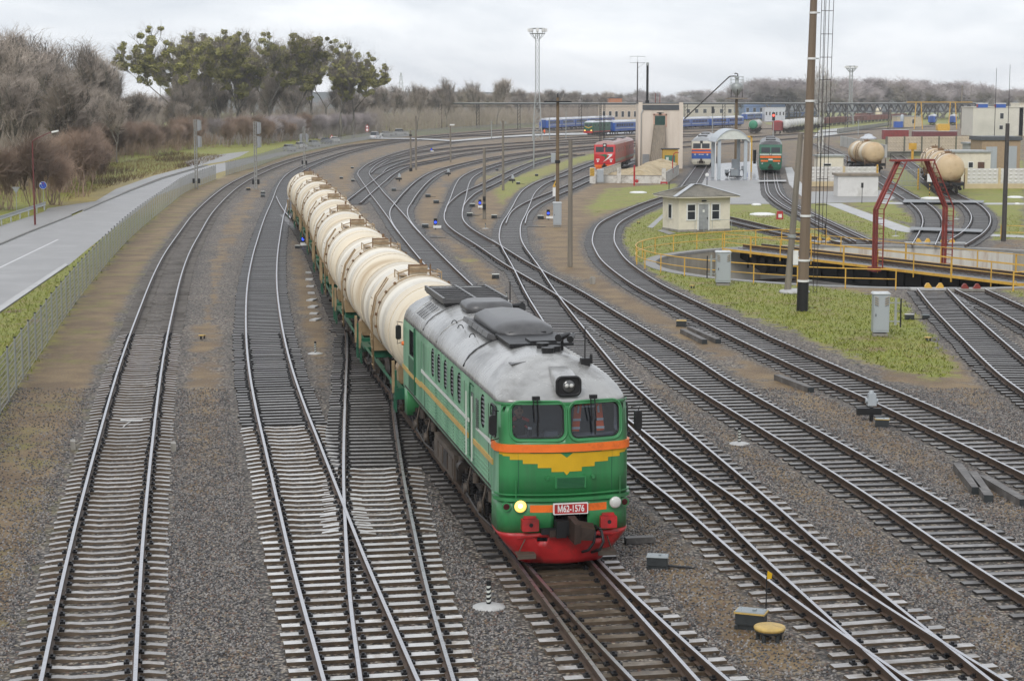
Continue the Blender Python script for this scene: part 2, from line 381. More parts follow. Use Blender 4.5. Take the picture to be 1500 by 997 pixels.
def bearer(k, ext, e):
    """long timber or concrete bearer shared by two parting tracks, with its own fastenings; ext is signed"""
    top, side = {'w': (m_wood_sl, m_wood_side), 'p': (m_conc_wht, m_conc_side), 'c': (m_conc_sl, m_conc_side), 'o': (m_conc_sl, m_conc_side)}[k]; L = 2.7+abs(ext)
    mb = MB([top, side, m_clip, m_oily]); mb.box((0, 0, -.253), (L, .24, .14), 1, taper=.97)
    if k == 'o': segs = ((-L/2+.04, -L/2+.5, 0), (-L/2+.5, L/2-.5, 3), (L/2-.5, L/2-.04, 0))
    else: segs = ((-L/2+.04, L/2-.04, 0),)
    for x0, x1, m in segs: mb.add([(x0, -.108, -.181), (x1, -.108, -.181), (x1, .108, -.181), (x0, .108, -.181)], [(0, 1, 2, 3)], m)
    for c in (-ext/2, ext/2):
        for x in (c-.795, c+.795):
            for s in (-1, 1): mb.box((x+s*.115, 0, -.158), (.1, .15, .045), 2); mb.box((x+s*.105, 0, -.125), (.05, .05, .05), 2)
    return mb.mesh('sleeper')
SLM['o'] = sleeper_concrete(m_conc_sl, m_oily).mesh('sleeper')
def far_sleepers(items, name, par):
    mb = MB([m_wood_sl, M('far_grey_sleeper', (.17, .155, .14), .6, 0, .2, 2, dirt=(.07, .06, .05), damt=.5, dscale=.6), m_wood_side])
    for (x, y, a, z, k, ext) in items:
        sx = 1+abs(ext)/2.7
        A = Matrix.Translation((x, y, z)) @ Matrix.Rotation(a, 4, 'Z')
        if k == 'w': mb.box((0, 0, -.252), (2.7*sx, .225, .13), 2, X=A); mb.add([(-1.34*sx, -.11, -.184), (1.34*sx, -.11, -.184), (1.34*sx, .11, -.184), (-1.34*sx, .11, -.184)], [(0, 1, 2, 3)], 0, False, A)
        else:
            mb.box((0, 0, -.285), (.7, .17, .13), 1, X=A)
            for e in (-1, 1): mb.box((e*.86, 0, -.255), (1.0, .15, .15), 1, X=A)
    o = mb.build(name, par); o['kind'] = 'stuff'; return o
PIT_C, PIT_R = None, None
def fit_circle(P):
    A = np.array([[2*x, 2*y, 1] for x, y in P]); b = np.array([x*x+y*y for x, y in P]); s = np.linalg.lstsq(A, b, rcond=None)[0]
    return np.array(s[:2]), math.sqrt(s[2]+s[0]**2+s[1]**2)
_a, _b = at(1057, 362, -.1), at(1500, 414, -.1); _dv = (_b-_a).normalized(); _nv = Vector((-_dv.y, _dv.x, 0)); BR_W = 2.55
_rim = [at(*q) for q in ((967, 379), (985, 371), (1026, 395), (1148, 411.5), (1240, 417.5), (1326, 423.5), (1440, 424), (1300, 361), (1450, 362))]
_best = min((float(np.std([(p-(_a+_nv*BR_W+_dv*t)).xy.length for p in _rim])), t) for t in np.arange(8, 22, .1))
_c = _a+_nv*BR_W+_dv*_best[1]; PIT_C = np.array(_c[:2]); PIT_R = float(np.mean([(p-_c).xy.length for p in _rim]))
order = list(TR)
for ti, key in enumerate(order):
    d = TR[key]; p = d['p']
    t, n = normals(p)
    th = thing('railway_track', d['label'], 'track', (0, 0, 0), 0)
    z0 = -.0035*(ti % 9)
    for off in (-.795, .795): rail_mb(p, off, z0).build('rail', th)
    if key == 'Q':
        for off in (-.45, .45): rail_mb(p, off, z0-.01).build('guard_rail', th)
    # sleepers
    items = []; step = .56; D = np.r_[0, np.cumsum(np.hypot(*np.diff(p, axis=0).T))]
    rnd = random.Random(ti)
    s = .3
    others = [TR[k]['p'] for k in order[:ti]]; later = [TR[k]['p'] for k in order[ti+1:]]
    while s < D[-1]:
        x, y = np.interp(s, D, p[:, 0]), np.interp(s, D, p[:, 1]); i = min(len(p)-1, int(s/.6))
        s += (.56 if key in 'ABCD' else .62)*(1+rnd.uniform(-.04, .04))
        r = math.hypot(x, y)
        if r > 330: break
        if not inview((x, y), 220): continue
        if np.hypot(x-PIT_C[0], y-PIT_C[1]) < PIT_R+.4: continue
        skip = False
        for q in others:
            dd = np.min((q[:, 0]-x)**2+(q[:, 1]-y)**2)
            if dd < (1.45 if r < d['conc'] else 1.75)**2: skip = True; break
        if skip: continue
        k = 'w'; ext = 0
        if r < d['conc']: k = 'p' if key in 'BC' else ('o' if key in ('D', 'D2') else 'c')
        if True:
            for q in later:
                jj = int(np.argmin((q[:, 0]-x)**2+(q[:, 1]-y)**2)); dv = q[jj]-np.array([x, y]); dd = float(np.hypot(*dv))
                if .15 < dd < (1.45 if k != 'w' else 1.75): ext = float(np.sign(dv@n[i]))*dd
        jx = rnd.gauss(0, .025); x += n[i][0]*jx; y += n[i][1]*jx
        if ext: x += n[i][0]*ext/2; y += n[i][1]*ext/2
        items.append((x, y, math.atan2(n[i][1], n[i][0])+rnd.gauss(0, .014), z0+rnd.uniform(-.008, .004), k, ext))
    items.sort(key=lambda q: math.hypot(q[0], q[1]))
    for (x, y, a, z, k, ext) in items[:100]:
        o = put('sleeper', SLM[k] if not ext else bearer(k, ext, 0), th); o.location = (x, y, z); o.rotation_euler = (0, 0, a)
    if len(items) > 100: far_sleepers(items[100:], 'far_sleepers', th)
# ================================================================ GROUND: one sheet, masks say where grass, soil, track bed and paving lie
def poly_mask(P, poly, soft=.6):
    """1 inside a polygon given in photo pixels on the ground; soft edge in metres"""
    q = np.array([at(x, y)[:2] for x, y in poly]); x, y = P[:, 0], P[:, 1]
    ins = np.zeros(len(P), bool); dmin = np.full(len(P), 1e9)
    for i in range(len(q)):
        a, b = q[i], q[(i+1) % len(q)]
        cond = ((a[1] > y) != (b[1] > y)) & (x < (b[0]-a[0])*(y-a[1])/(b[1]-a[1]+1e-12)+a[0]); ins ^= cond
        d = b-a; tt = np.clip(((x-a[0])*d[0]+(y-a[1])*d[1])/(d@d+1e-9), 0, 1)
        dmin = np.minimum(dmin, np.hypot(x-a[0]-tt*d[0], y-a[1]-tt*d[1]))
    sgn = np.where(ins, dmin, -dmin)
    return np.clip(.5+sgn/(2*soft), 0, 1)
def line_dist(P, line, maxd=12):
    out = np.full(len(P), 1e9)
    for a, b in zip(line[:-1], line[1:]):
        mn = np.minimum(a, b)-maxd; mxx = np.maximum(a, b)+maxd
        sel = np.where((P[:, 0] > mn[0]) & (P[:, 0] < mxx[0]) & (P[:, 1] > mn[1]) & (P[:, 1] < mxx[1]))[0]
        if len(sel) == 0: continue
        d = b-a; L = d@d+1e-9; q = P[sel]; tt = np.clip(((q-a)@d)/L, 0, 1)
        out[sel] = np.minimum(out[sel], np.hypot(q[:, 0]-a[0]-tt*d[0], q[:, 1]-a[1]-tt*d[1]))
    return out
rad = [12.0]
while rad[-1] < 1000: rad.append(rad[-1]+max(.3, rad[-1]*.0045))
while rad[-1] < 9000: rad.append(rad[-1]*1.12)
ang = list(np.arange(-R(24), R(24), .0036)); a0 = ang[-1]
ang += list(np.linspace(a0, 2*PI-R(24), 60))[1:-1]
rad = np.array([0.5, 6]+rad); ang = np.array(ang); nr, na = len(rad), len(ang)
RR_, AA = np.meshgrid(rad, ang, indexing='ij')
GP = np.c_[(RR_*np.sin(AA)).ravel(), (RR_*np.cos(AA)).ravel()]
fine = (np.abs(np.arctan2(GP[:, 0], GP[:, 1])) < R(25)) & (np.hypot(GP[:, 0], GP[:, 1]) < 1100)
FI = np.where(fine)[0]; PF = GP[FI]
bed = np.zeros(len(GP)); dtr = np.full(len(PF), 1e9)
for key in order:
    q = TR[key]['p']; q = np.vstack([q[::4], q[-1:]]); dtr = np.minimum(dtr, line_dist(PF, q, 4))
bed[FI] = np.clip((2.0-dtr)/.7, 0, 1); dtr_full = np.full(len(GP), 1e9); dtr_full[FI] = dtr
grass = np.zeros(len(GP)); soil = np.where(dtr_full > 2.4, .46, .2); dry = np.zeros(len(GP)); pave = np.zeros(len(GP))
far = np.hypot(GP[:, 0], GP[:, 1]) > 1000
grass[far] = .8
FENCE_BASE = [(-60,690),(0,606),(13,588),(37,550),(86,478.5),(132,416),(188.5,351),(250.6,298),(275,280),(328,258.6),(376,244),(420,228.5),(480,215.5),(520,207.5),(560,202.6),(610,199),(660,194.6),(710,190.7),(785,186.3)]
left_of = [( -300,997),(-300,300),(-300,180),(785,178),(785,186.3)]+FENCE_BASE[::-1]
def setmax(arr, poly, soft, val=1): arr[FI] = np.maximum(arr[FI], val*poly_mask(PF, poly, soft))
setmax(grass, left_of, 1.0, .95)
# strip between the fence and the first track: brown soil turning to dry grass
strip = FENCE_BASE[:-4]+[(600,203),(510,211),(420,233),(376,249),(320,277),(262,333),(200,420),(150,540),(95,690),(30,860),(-20,997),(-100,997)]
setmax(soil, strip, 1.2, .9); setmax(dry, strip, 1.5, .9)
# brown soil between tracks
for poly, v in [([(905,740),(960,690),(1060,800),(1240,997),(1060,997),(950,860)],.75), ([(1010,600),(1100,640),(1330,800),(1500,910),(1500,880),(1340,760),(1120,620)],.8), ([(1060,540),(1250,620),(1500,760),(1500,720),(1280,600),(1100,530)],.75), ([(560,300),(650,352),(720,400),(690,320),(640,262),(700,300),(690,240),(600,262)],.75), ([(600,270),(660,275),(650,320),(700,370),(760,440),(690,400),(620,320)],.8),
   ([(680,262),(760,252),(770,280),(735,320),(728,350),(690,330),(684,300)],.85), ([(560,240),(680,226),(720,240),(640,246),(600,280),(570,262)],.75), ([(690,240),(760,228),(720,246),(680,258)],.6),
   ([(775,320),(860,270),(930,262),(960,290),(880,320),(866,350),(890,400),(1010,470),(1100,520),(1000,470),(800,390)],.8), ([(820,420),(880,400),(1030,470),(1180,548),(1500,720),(1500,780),(1250,650),(1000,500)],.72),
   ([(920,570),(985,600),(1200,760),(1500,960),(1500,900),(1330,780),(1010,570),(960,545)],.8), ([(920,790),(1000,760),(1160,860),(1300,997),(1080,997),(980,900)],.8),
   ([(420,330),(470,360),(490,440),(500,600),(470,600),(440,480),(420,400)],.85), ([(265,470),(340,480),(350,600),(330,720),(260,740),(250,560)],.6), ([(330,300),(390,270),(370,330),(350,380),(300,350)],.35),
   ([(480,250),(530,230),(520,262),(510,300),(486,270)],.7), ([(1250,560),(1400,580),(1500,620),(1500,560),(1400,490),(1300,520)],.6), ([(0,997),(60,760),(100,690),(60,690),(0,780)],.8), ([(1120,560),(1300,640),(1500,740),(1500,700),(1200,570)],.5)]:
    setmax(soil, poly, 1.6, v)
# green grass
for poly, v in [([(900,345),(930,320),(980,300),(1090,300),(1140,290),(1180,320),(1280,350),(1300,420),(1200,420),(1330,440),(1400,540),(1380,556),(1280,535),(1150,480),(1040,440),(960,405),(915,375)],.95),
   ([(750,258),(810,240),(860,226),(900,222),(930,228),(858,236),(800,258),(735,300),(716,268)],.75), ([(700,262),(740,246),(800,224),(850,222),(800,236),(740,262),(715,275)],.5), ([(690,255),(720,250),(715,262),(694,270)],.5),
   ([(890,276),(1000,268),(1000,284),(940,300),(880,312),(868,318),(855,305),(870,290)],.72), ([(1180,300),(1225,296),(1330,330),(1340,352),(1280,348),(1200,318)],.9), ([(1232,290),(1300,290),(1340,320),(1345,328),(1310,322),(1260,305)],.95),
   ([(1300,262),(1500,262),(1500,350),(1440,352),(1460,320),(1440,300),(1410,286),(1370,292),(1400,310),(1390,340),(1384,310),(1340,288)],.95), ([(1190,262),(1240,262),(1240,272),(1190,272)],.9),
   ([(1210,268),(1310,262),(1310,240),(1500,235),(1500,262),(1420,268),(1300,280)],.9), ([(1440,424),(1560,424),(1560,455),(1480,440)],.55), ([(1080,212),(1500,196),(1500,232),(1300,240),(1280,225),(1210,205)],.45), ([(1040,300),(1085,300),(1150,330),(1200,350),(1080,330)],.8), ([(1115,180),(1300,173),(1500,168),(1500,178),(1330,184),(1180,195)],.7),
   ([(655,375),(690,372),(700,382),(668,385)],.5)]:
    setmax(grass, poly, 1.3, v)
for poly, v in [([(740,262),(800,240),(850,232),(800,258)],.6), ([(880,300),(1000,270),(960,285)],.5), ([(1180,350),(1290,352),(1100,322)],.4), ([(90,300),(330,230),(400,250),(150,330)],.85), ([(60,302),(180,262),(260,245),(280,258),(160,300)],1.)]:
    setmax(dry, poly, 3, v)
bed[FI] = np.where(grass[FI] > .3, bed[FI]*np.where(dtr < 1.6, .8, .1), bed[FI])
# wear: everything near a rail is stone, not turf
near = np.clip((1.9-dtr)/.8, 0, 1); grass[FI] *= 1-.92*near; soil[FI] *= 1-.8*near
faces = []
for i in range(nr-1):
    for j in range(na):
        j2 = (j+1) % na; faces.append((i*na+j, i*na+j2, (i+1)*na+j2, (i+1)*na+j))
faces = np.array(faces)
cen = GP[faces].mean(axis=1)
keepf = np.hypot(cen[:, 0]-PIT_C[0], cen[:, 1]-PIT_C[1]) > PIT_R+.35
faces = faces[keepf]
hgt = np.full(len(GP), GZ)
rng = np.random.RandomState(3)
me = bpy.data.meshes.new('ground'); me.from_pydata([(x, y, z) for (x, y), z in zip(GP, hgt)], [], faces.tolist())
ca = me.color_attributes.new('mask', 'FLOAT_COLOR', 'POINT')
ca.data.foreach_set('color', np.c_[grass, soil, bed, dry].astype(np.float32).ravel())
def ground_material():
    m = bpy.data.materials.new('yard_ground'); m.use_nodes = True; nt = m.node_tree; b = nt.nodes['Principled BSDF']
    geo = _n(nt, 'ShaderNodeNewGeometry'); pos = geo.outputs['Position']
    at_ = _n(nt, 'ShaderNodeAttribute'); at_.attribute_name = 'mask'; sp = _n(nt, 'ShaderNodeSeparateColor'); nt.links.new(at_.outputs['Color'], sp.inputs['Color'])
    gr, so_, be = sp.outputs[0], sp.outputs[1], sp.outputs[2]; dr = at_.outputs['Alpha']
    def math_(op, a, c, clamp=False):
        n = _n(nt, 'ShaderNodeMath'); n.operation = op; n.use_clamp = clamp
        for s, v in ((n.inputs[0], a), (n.inputs[1], c)):
            if isinstance(v, (int, float)): s.default_value = v
            else: nt.links.new(v, s)
        return n.outputs[0]
    # stones
    def vor(scale, feat='F1'):
        v = _n(nt, 'ShaderNodeTexVoronoi'); v.inputs['Scale'].default_value = scale; v.feature = feat; nt.links.new(pos, v.inputs['Vector']); return v
    v1 = vor(13); v2 = vor(21)
    sepc = _n(nt, 'ShaderNodeSeparateColor'); nt.links.new(v1.outputs['Color'], sepc.inputs['Color'])
    stone = mixc(nt, ramp(nt, sepc.outputs[0], .1, .95), (.02, .018, .016), (.34, .305, .265))
    stone = mixc(nt, ramp(nt, sepc.outputs[1], .86, .9), stone, (.16, .10, .075))
    stone = mixc(nt, ramp(nt, sepc.outputs[2], .9, .92), stone, (.33, .29, .22))
    gap = ramp(nt, v1.outputs['Distance'], .35, .75)
    stone = mixc(nt, mixc(nt, .75, (0, 0, 0), gap), stone, (.012, .011, .011))
    big = noise(nt, pos, .12, 4, .6); med = noise(nt, pos, 1.1, 5, .65)
    stone = mixc(nt, 1., stone, ramp(nt, big, .3, .7, (.75, .74, .73), (1.25, 1.2, 1.14)), 'MULTIPLY')
    # brown dirt / dead moss
    fine = noise(nt, pos, 16, 5, .75)
    dirt = mixc(nt, ramp(nt, fine, .3, .72), (.065, .042, .022), (.25, .165, .085))
    dirt = mixc(nt, ramp(nt, noise(nt, pos, .45, 5, .65), .4, .62), dirt, mixc(nt, ramp(nt, fine, .3, .7), (.13, .085, .042), (.36, .255, .125)))
    edge = math_('ADD', math_('MULTIPLY', med, .9), math_('MULTIPLY', noise(nt, pos, .3, 5, .7), .55))
    sfac = ramp(nt, math_('ADD', math_('MULTIPLY', so_, 1.0), math_('MULTIPLY', math_('SUBTRACT', edge, .70), 1.25)), .36, .56)
    c = mixc(nt, sfac, stone, dirt)
    # track bed: dark wet fines, colour deepened to paint shade between the sleepers
    bedc = mixc(nt, ramp(nt, fine, .3, .7), (.010, .009, .008), (.062, .054, .047))
    bedc = mixc(nt, ramp(nt, sepc.outputs[0], .2, .9), bedc, stone)
    c = mixc(nt, math_('MULTIPLY', be, .8), c, bedc)
    # grass
    gtuft = noise(nt, pos, 5, 6, .85)
    g1 = mixc(nt, ramp(nt, gtuft, .3, .72), (.06, .085, .008), (.34, .36, .03))
    g2 = mixc(nt, ramp(nt, gtuft, .3, .7), (.14, .11, .03), (.42, .33, .11))
    dfac = ramp(nt, math_('ADD', dr, math_('SUBTRACT', noise(nt, pos, .22, 5, .7), .5)), .25, .75)
    g0 = mixc(nt, ramp(nt, noise(nt, pos, .42, 6, .75), .42, .62), g1, mixc(nt, ramp(nt, noise(nt, pos, .6, 5, .7), .3, .7), g1, g2))
    gcol = mixc(nt, dfac, g0, g2)
    gcol = mixc(nt, ramp(nt, noise(nt, pos, .3, 6, .7), .57, .66), gcol, dirt)
    gfac = ramp(nt, math_('ADD', math_('MULTIPLY', gr, 1.0), math_('MULTIPLY', math_('SUBTRACT', edge, .72), 1.5)), .34, .56)
    c = mixc(nt, gfac, c, gcol)
    # turf-coloured tint where dry grass runs through soil
    c = mixc(nt, math_('MULTIPLY', math_('MULTIPLY', dr, math_('SUBTRACT', 1, gfac)), ramp(nt, noise(nt, pos, .5, 4, .6), .5, .66)), c, mixc(nt, ramp(nt, gtuft, .3, .7), (.10, .085, .02), (.28, .25, .06)))
    nt.links.new(c, b.inputs['Base Color'])
    b.inputs['Roughness'].default_value = .62; b.inputs['Specular IOR Level'].default_value = .35
    bh = mixc(nt, gfac, mixc(nt, sfac, v1.outputs['Distance'], fine), gtuft)
    bn = _n(nt, 'ShaderNodeBump'); bn.inputs['Strength'].default_value = .9; bn.inputs['Distance'].default_value = .05; bn.invert = False
    inv = math_('SUBTRACT', 1, v1.outputs['Distance'])
    hh = mixc(nt, gfac, mixc(nt, sfac, inv, fine), gtuft)
    nt.links.new(hh, bn.inputs['Height']); nt.links.new(bn.outputs['Normal'], b.inputs['Normal'])
    return m
me.materials.append(ground_material())
gobj = put('ground', me); gobj['kind'] = 'structure'
# ================================================================ GREEN LOCOMOTIVE
g_front = M('bottle_green_paint', (.035, .21, .07), .34, 0, .2, 1.6, dirt=(.05, .12, .06), damt=.42, dscale=1.3, streak=True)
g_side = M('faded_mint_paint', (.20, .385, .245), .42, 0, .2, 2.2, dirt=(.08, .21, .12), damt=.55, dscale=1.1, streak=True)
g_dark = M('dark_green_paint', (.02, .105, .05), .4, 0, .2, 2)
m_roof = M('wet_grey_roof_paint', (.37, .37, .36), .26, .25, .22, 1.1, dirt=(.15, .145, .135), damt=.42, dscale=.7, streak=True)
m_sooty = M('sooty_roof_steel', (.085, .084, .085), .36, .1, .35, 2)
m_red = M('red_paint', (.42, .02, .022), .4, 0, .25, 2, dirt=(.10, .03, .025), damt=.45, dscale=1.4)
m_orange = M('orange_paint', (.80, .16, .018), .4, 0, .1, 3, dirt=(.4, .09, .02), damt=.25, dscale=2)
m_yellow = M('golden_yellow_paint', (.62, .37, .012), .4, 0, .1, 2)
m_gold = M('dull_gold_stripe', (.50, .33, .10), .5, 0, .15, 2)
m_cream = M('off_white_stripe', (.58, .6, .55), .5, 0, .12, 2)
m_black = M('black_metal', (.014, .014, .015), .45, .2, .3, 4)
m_grime = M('oily_underframe', (.026, .022, .019), .5, .15, .5, 3, dirt=(.075, .05, .032), damt=.45, dscale=2)
m_dusty = M('dusty_brown_steel', (.085, .065, .048), .6, 0, .3, 2, dirt=(.03, .025, .02), damt=.4)
m_int = M('grey_cab_lining', (.16, .17, .19), .6, 0, .15, 2)
m_glass = glass('window_glass', (.8, .86, .95), .04, .8)
m_dglass = M('dark_window_glass', (.03, .035, .04), .08, 0, .2, 1)
m_lens = M('lamp_glass', (.55, .55, .52), .12, 0, .1, 4)
m_litlamp = M('lit_amber_lamp', (1, .7, .25), .3, 0, .05, 3, emit=(1, .55, .10, .9))
m_litcore = M('lit_lamp_core', (1, .9, .6), .3, 0, .02, 3, emit=(1, .8, .4, 3))
m_white = M('white_paint', (.72, .72, .70), .45, 0, .08, 3)
m_spring = M('dark_spring_steel', (.02, .02, .022), .35, .5, .2, 5)
HW = 1.44
def front_y(x, z):
    hw = HW; rc = .36; xa = abs(x); base = 0.0
    if z > 2.6: base = (z-2.6)*.13
    if z < .8: base = (.8-z)*.35
    core = hw-rc
    b = .16*(min(xa, core)/core)**2
    if xa > core: b += rc*(1-math.sqrt(max(0, 1-((xa-core)/rc)**2)))
    return base+b-.08
def outline(z, hw, rc, y0, y1, bulge=.16, nf=12, nc=7, rcr=.25):
    core = hw-rc; P = []
    for i in range(nc+1):                      # rear-left corner
        t = PI/2+i*PI/2/nc; P.append((-(hw-rcr)+math.cos(t)*rcr, y1-rcr+math.sin(t)*rcr))
    for i in range(nc):                        # front-left corner
        t = PI+i*PI/2/nc; P.append((-core+math.cos(t)*rc, y0+bulge+rc+math.sin(t)*rc))
    for i in range(nf+1):
        x = -core+2*core*i/nf; P.append((x, y0+bulge*(x/core)**2))
    for i in range(1, nc+1):
        t = 1.5*PI+i*PI/2/nc; P.append((core+math.cos(t)*rc, y0+bulge+rc+math.sin(t)*rc))
    for i in range(nc+1):
        t = i*PI/2/nc; P.append((hw-rcr+math.cos(t)*rcr, y1-rcr+math.sin(t)*rcr))
    return [(x, y, z) for x, y in P]
LOCO_L = 16.1
fx0, fy0 = 1.15, 38.08
loco = thing('diesel_locomotive', 'green and red diesel locomotive with yellow chevron and grey roof leading the cream tank wagons', 'locomotive', (fx0, fy0, 0), .1875)
def cutter(mb): return mb.build('cutter', loco)
# --- body shell
sl = []
for z in (1.5, 2.0, 2.6, 3.0, 3.3, 3.5):
    y0 = -.08+(max(0, z-2.6))*.13; sl.append(outline(z, HW-(.02 if z > 3.3 else 0), .36, y0, LOCO_L))
mb = MB([g_front, g_side, m_int, m_black])
mb.loft(sl, 0, smooth=True)
body = mb.build('body', loco)
for p in body.data.polygons:
    c = p.center
    if abs(p.normal.x) > .75 and c.y > .28: p.material_index = 1; p.use_smooth = False
cab = MB([m_int]); cab.box((0, 1.05, 2.78), (2.6, 1.6, 1.30), 0)
cuts = [cutter(cab)]
WINS = [(-.59, 3.135), (.655, 3.125)]
for wx, wz in WINS:
    c = MB([g_front]); c.prism([(a+wx, b+wz) for a, b in rrect(1.10, .74, .16, 5)], -.4, .5, 0); cuts.append(cutter(c))
SIDEW = [(.75, 3.08, .62, .62, -1)]
c = MB([m_int]); c.prism([(a+.72, b+3.08) for a, b in rrect(.62, .66, .1, 4)], -1.6, -1.2, 0, 'YZ'); cuts.append(cutter(c))
c = MB([m_int]); c.prism([(a+.72, b+3.08) for a, b in rrect(.62, .66, .1, 4)], 1.2, 1.6, 0, 'YZ'); cuts.append(cutter(c))
PORT = [2.08]+[5.4+i*1.1 for i in range(5)]
for s in (-1, 1):
    for py_ in PORT:
        c = MB([m_black]); c.prism([(a+py_, b+3.05) for a, b in rrect(.5, .74, .2, 4)], s*1.37, s*1.6, 0, 'YZ'); cuts.append(cutter(c))
    c = MB([g_dark]); c.box((s*1.44, 3.62, 2.55), (.12, .62, 1.75)); cuts.append(cutter(c))          # engine-room door recess
    c = MB([m_black]); c.box((s*1.44, 13.9, 3.0), (.5, 1.15, .72)); cuts.append(cutter(c))           # rear cab opening
boolean(body, cuts)
# louvres in the portholes
for s in (-1, 1):
    for py_ in PORT:
        lv = MB([m_sooty]);
        for k in range(7): lv.box((s*1.405, py_, 2.76+k*.097), (.05, .42, .035), 0, ry=s*.6)
        lv.build('louvre', loco)
# windscreens: pane, seal
for wx, wz in WINS:
    g = MB([m_glass]); ol = rrect(1.08, .72, .155, 5)
    n = len(ol); vs_ = [(a+wx, front_y(a+wx, b+wz)+.075, b+wz) for a, b in ol]
    g.add(vs_, [tuple(range(n))], 0); wpane = g.build('windscreen', loco)
    fr = MB([m_black]); fr.tube([(a+wx, front_y(a+wx, b+wz)+.062, b+wz) for a, b in ol], .022, 5, 0, closed=True); fr.build('rubber_seal', wpane)
    rim = MB([g_front]); ol2 = rrect(1.2, .84, .21, 5)
    rim.tube([(a+wx, front_y(a+wx, b+wz)-.004, b+wz) for a, b in ol2], .024, 6, 0, closed=True); rim.build('window_surround', loco)
    wp = MB([m_black]); zt = 3.62
    for dx in (-.05, .04): wp.bar((wx-.08+dx, -.02, zt), (wx-.04+dx, front_y(wx, 3.12)-.05, 3.12), .022)
    wp.box((wx-.02, front_y(wx, 3.0)-.03, 3.0), (.03, .03, .34)); wp.box((wx-.06, .03, 3.64), (.16, .09, .08)); wp.build('wiper', loco)
# cab furniture
dk = MB([m_int, m_black, m_white]); dk.box((0, .55, 2.46), (2.4, .45, .55), 0); dk.box((-.25, .42, 2.78), (.30, .16, .16), 0); dk.box((0, 1.8, 2.9), (2.5, .03, 1.1), 0); dk.box((.0, 1.2, 2.2), (.5, .5, .1), 1)
dk.build('control_desk', loco)
# --- aprons and pilot
def apron(name, y_front, sgn):
    rings = []
    for z in (.74, 1.1, 1.5):
        P = outline(z, HW-.004, .36, -.08, 1.0, rcr=.02)
        rings.append(P)
    a = MB([g_front, g_side]); a.loft(rings, 0, smooth=True, mfn=lambda i, j: 0)
    if sgn < 0: a.v = [(-x, LOCO_L-y-.0, z) for x, y, z in a.v]
    o = a.build(name, loco)
    if sgn > 0:
        pc = MB([m_black]); pc.box((.09, .2, .92), (.74, .9, .52)); cc = cutter(pc); boolean(o, [cc])
    return o
apron('front_apron', 0, 1); apron('rear_apron', 0, -1)
pil = MB([m_red])
rings = []
for z, hw, y0 in ((.03, .92, .06), (.14, 1.0, .03), (.40, 1.22, -.04), (.64, 1.40, -.085), (.74, HW, -.085)):
    P = outline(z, hw, .34, y0, 1.0, rcr=.02, bulge=.13); rings.append(P)
pil.loft(rings, 0, smooth=True); pilot = pil.build('pilot', loco)
c1 = MB([m_black]); c1.box((.09, -.05, .74), (.74, .5, .16)); c2 = MB([m_black]); c2.box((-.52, -.02, .60), (.22, .3, .09)); c3 = MB([m_black]); c3.box((.72, -.02, .60), (.18, .3, .07)); boolean(pilot, [cutter(c1), cutter(c2), cutter(c3)])
for sx in (-1, 1):
    st = MB([m_dusty, m_red])
    st.box((sx*.88, .0, .30), (.40, .34, .03)); st.box((sx*.88, -.15, .26), (.40, .03, .09))
    st.bar((sx*.72, -.03, .64), (sx*1.05, .02, .64), .02, None, 1); st.bar((sx*.9, -.06, .62), (sx*1.02, .05, .3), .02); st.build('step', loco)
rp = MB([m_red]); 
for x0_, x1_ in ((-1.0, -.6), (.8, 1.15)): rp.bar((x0_, -.07, .69), (x1_, -.09, .69), .02)
rp.build('grab_rail', loco)
# --- belt, chevron, ledge, strips
def ring_band(name, z0, z1, prd, mat, ymax, par=loco):
    m_ = MB([mat]); rr_ = []
    for z in (z0, z1):
        y0 = -.08+max(0, z-2.6)*.13
        P = [p for p in outline(z, HW, .36, y0, LOCO_L)]
        P = P[8:8+7+13+7]
        full = [(-HW, ymax, z)]+P+[(HW, ymax, z)]
        rr_.append(full)
    def off(L, d):
        o = []
        for i, p in enumerate(L):
            a = Vector(L[max(0, i-1)]); b = Vector(L[min(len(L)-1, i+1)]); t = (b-a).normalized(); nn = Vector((t.y, -t.x, 0)); o.append(Vector(p)+nn*d)
        return o
    A = [off(rr_[0], -.01), off(rr_[0], prd), off(rr_[1], prd), off(rr_[1], -.01)]
    secs = [[A[k][i] for k in range(4)] for i in range(len(A[0]))]
    m_.loft(secs, 0, smooth=False); return m_.build(name, par)
ring_band('belt_moulding', 2.49, 2.655, .05, m_orange, .75)
ring_band('ledge', 1.43, 1.50, .06, g_front, .6); ring_band('handrail', 1.56, 1.585, .05, g_front, .45)
ring_band('water_gutter', 3.49, 3.53, .015, g_front, .5)
def on_front(poly2, prd, mat, name, nx=None):
    """flat sign-painted shape laid on the bulged front: thin solid that follows it"""
    m_ = MB([mat]); n = len(poly2)
    a = [(x, front_y(x, z)-prd, z) for x, z in poly2]; b = [(x, front_y(x, z)+.02, z) for x, z in poly2]
    m_.add(a+b, [tuple(range(n))]+[(i, (i+1) % n, n+(i+1) % n, n+i) for i in range(n)], 0); return m_
half = [(0, 2.40), (.06, 2.46), (.72, 2.47), (.72, 2.49), (1.40, 2.49), (1.40, 2.41), (1.30, 2.41), (1.24, 2.33), (.98, 2.33), (.92, 2.25), (.66, 2.25), (.60, 2.16), (.36, 2.16), (.30, 2.08), (.07, 2.05), (0, 1.975)]
ch = MB([m_yellow])
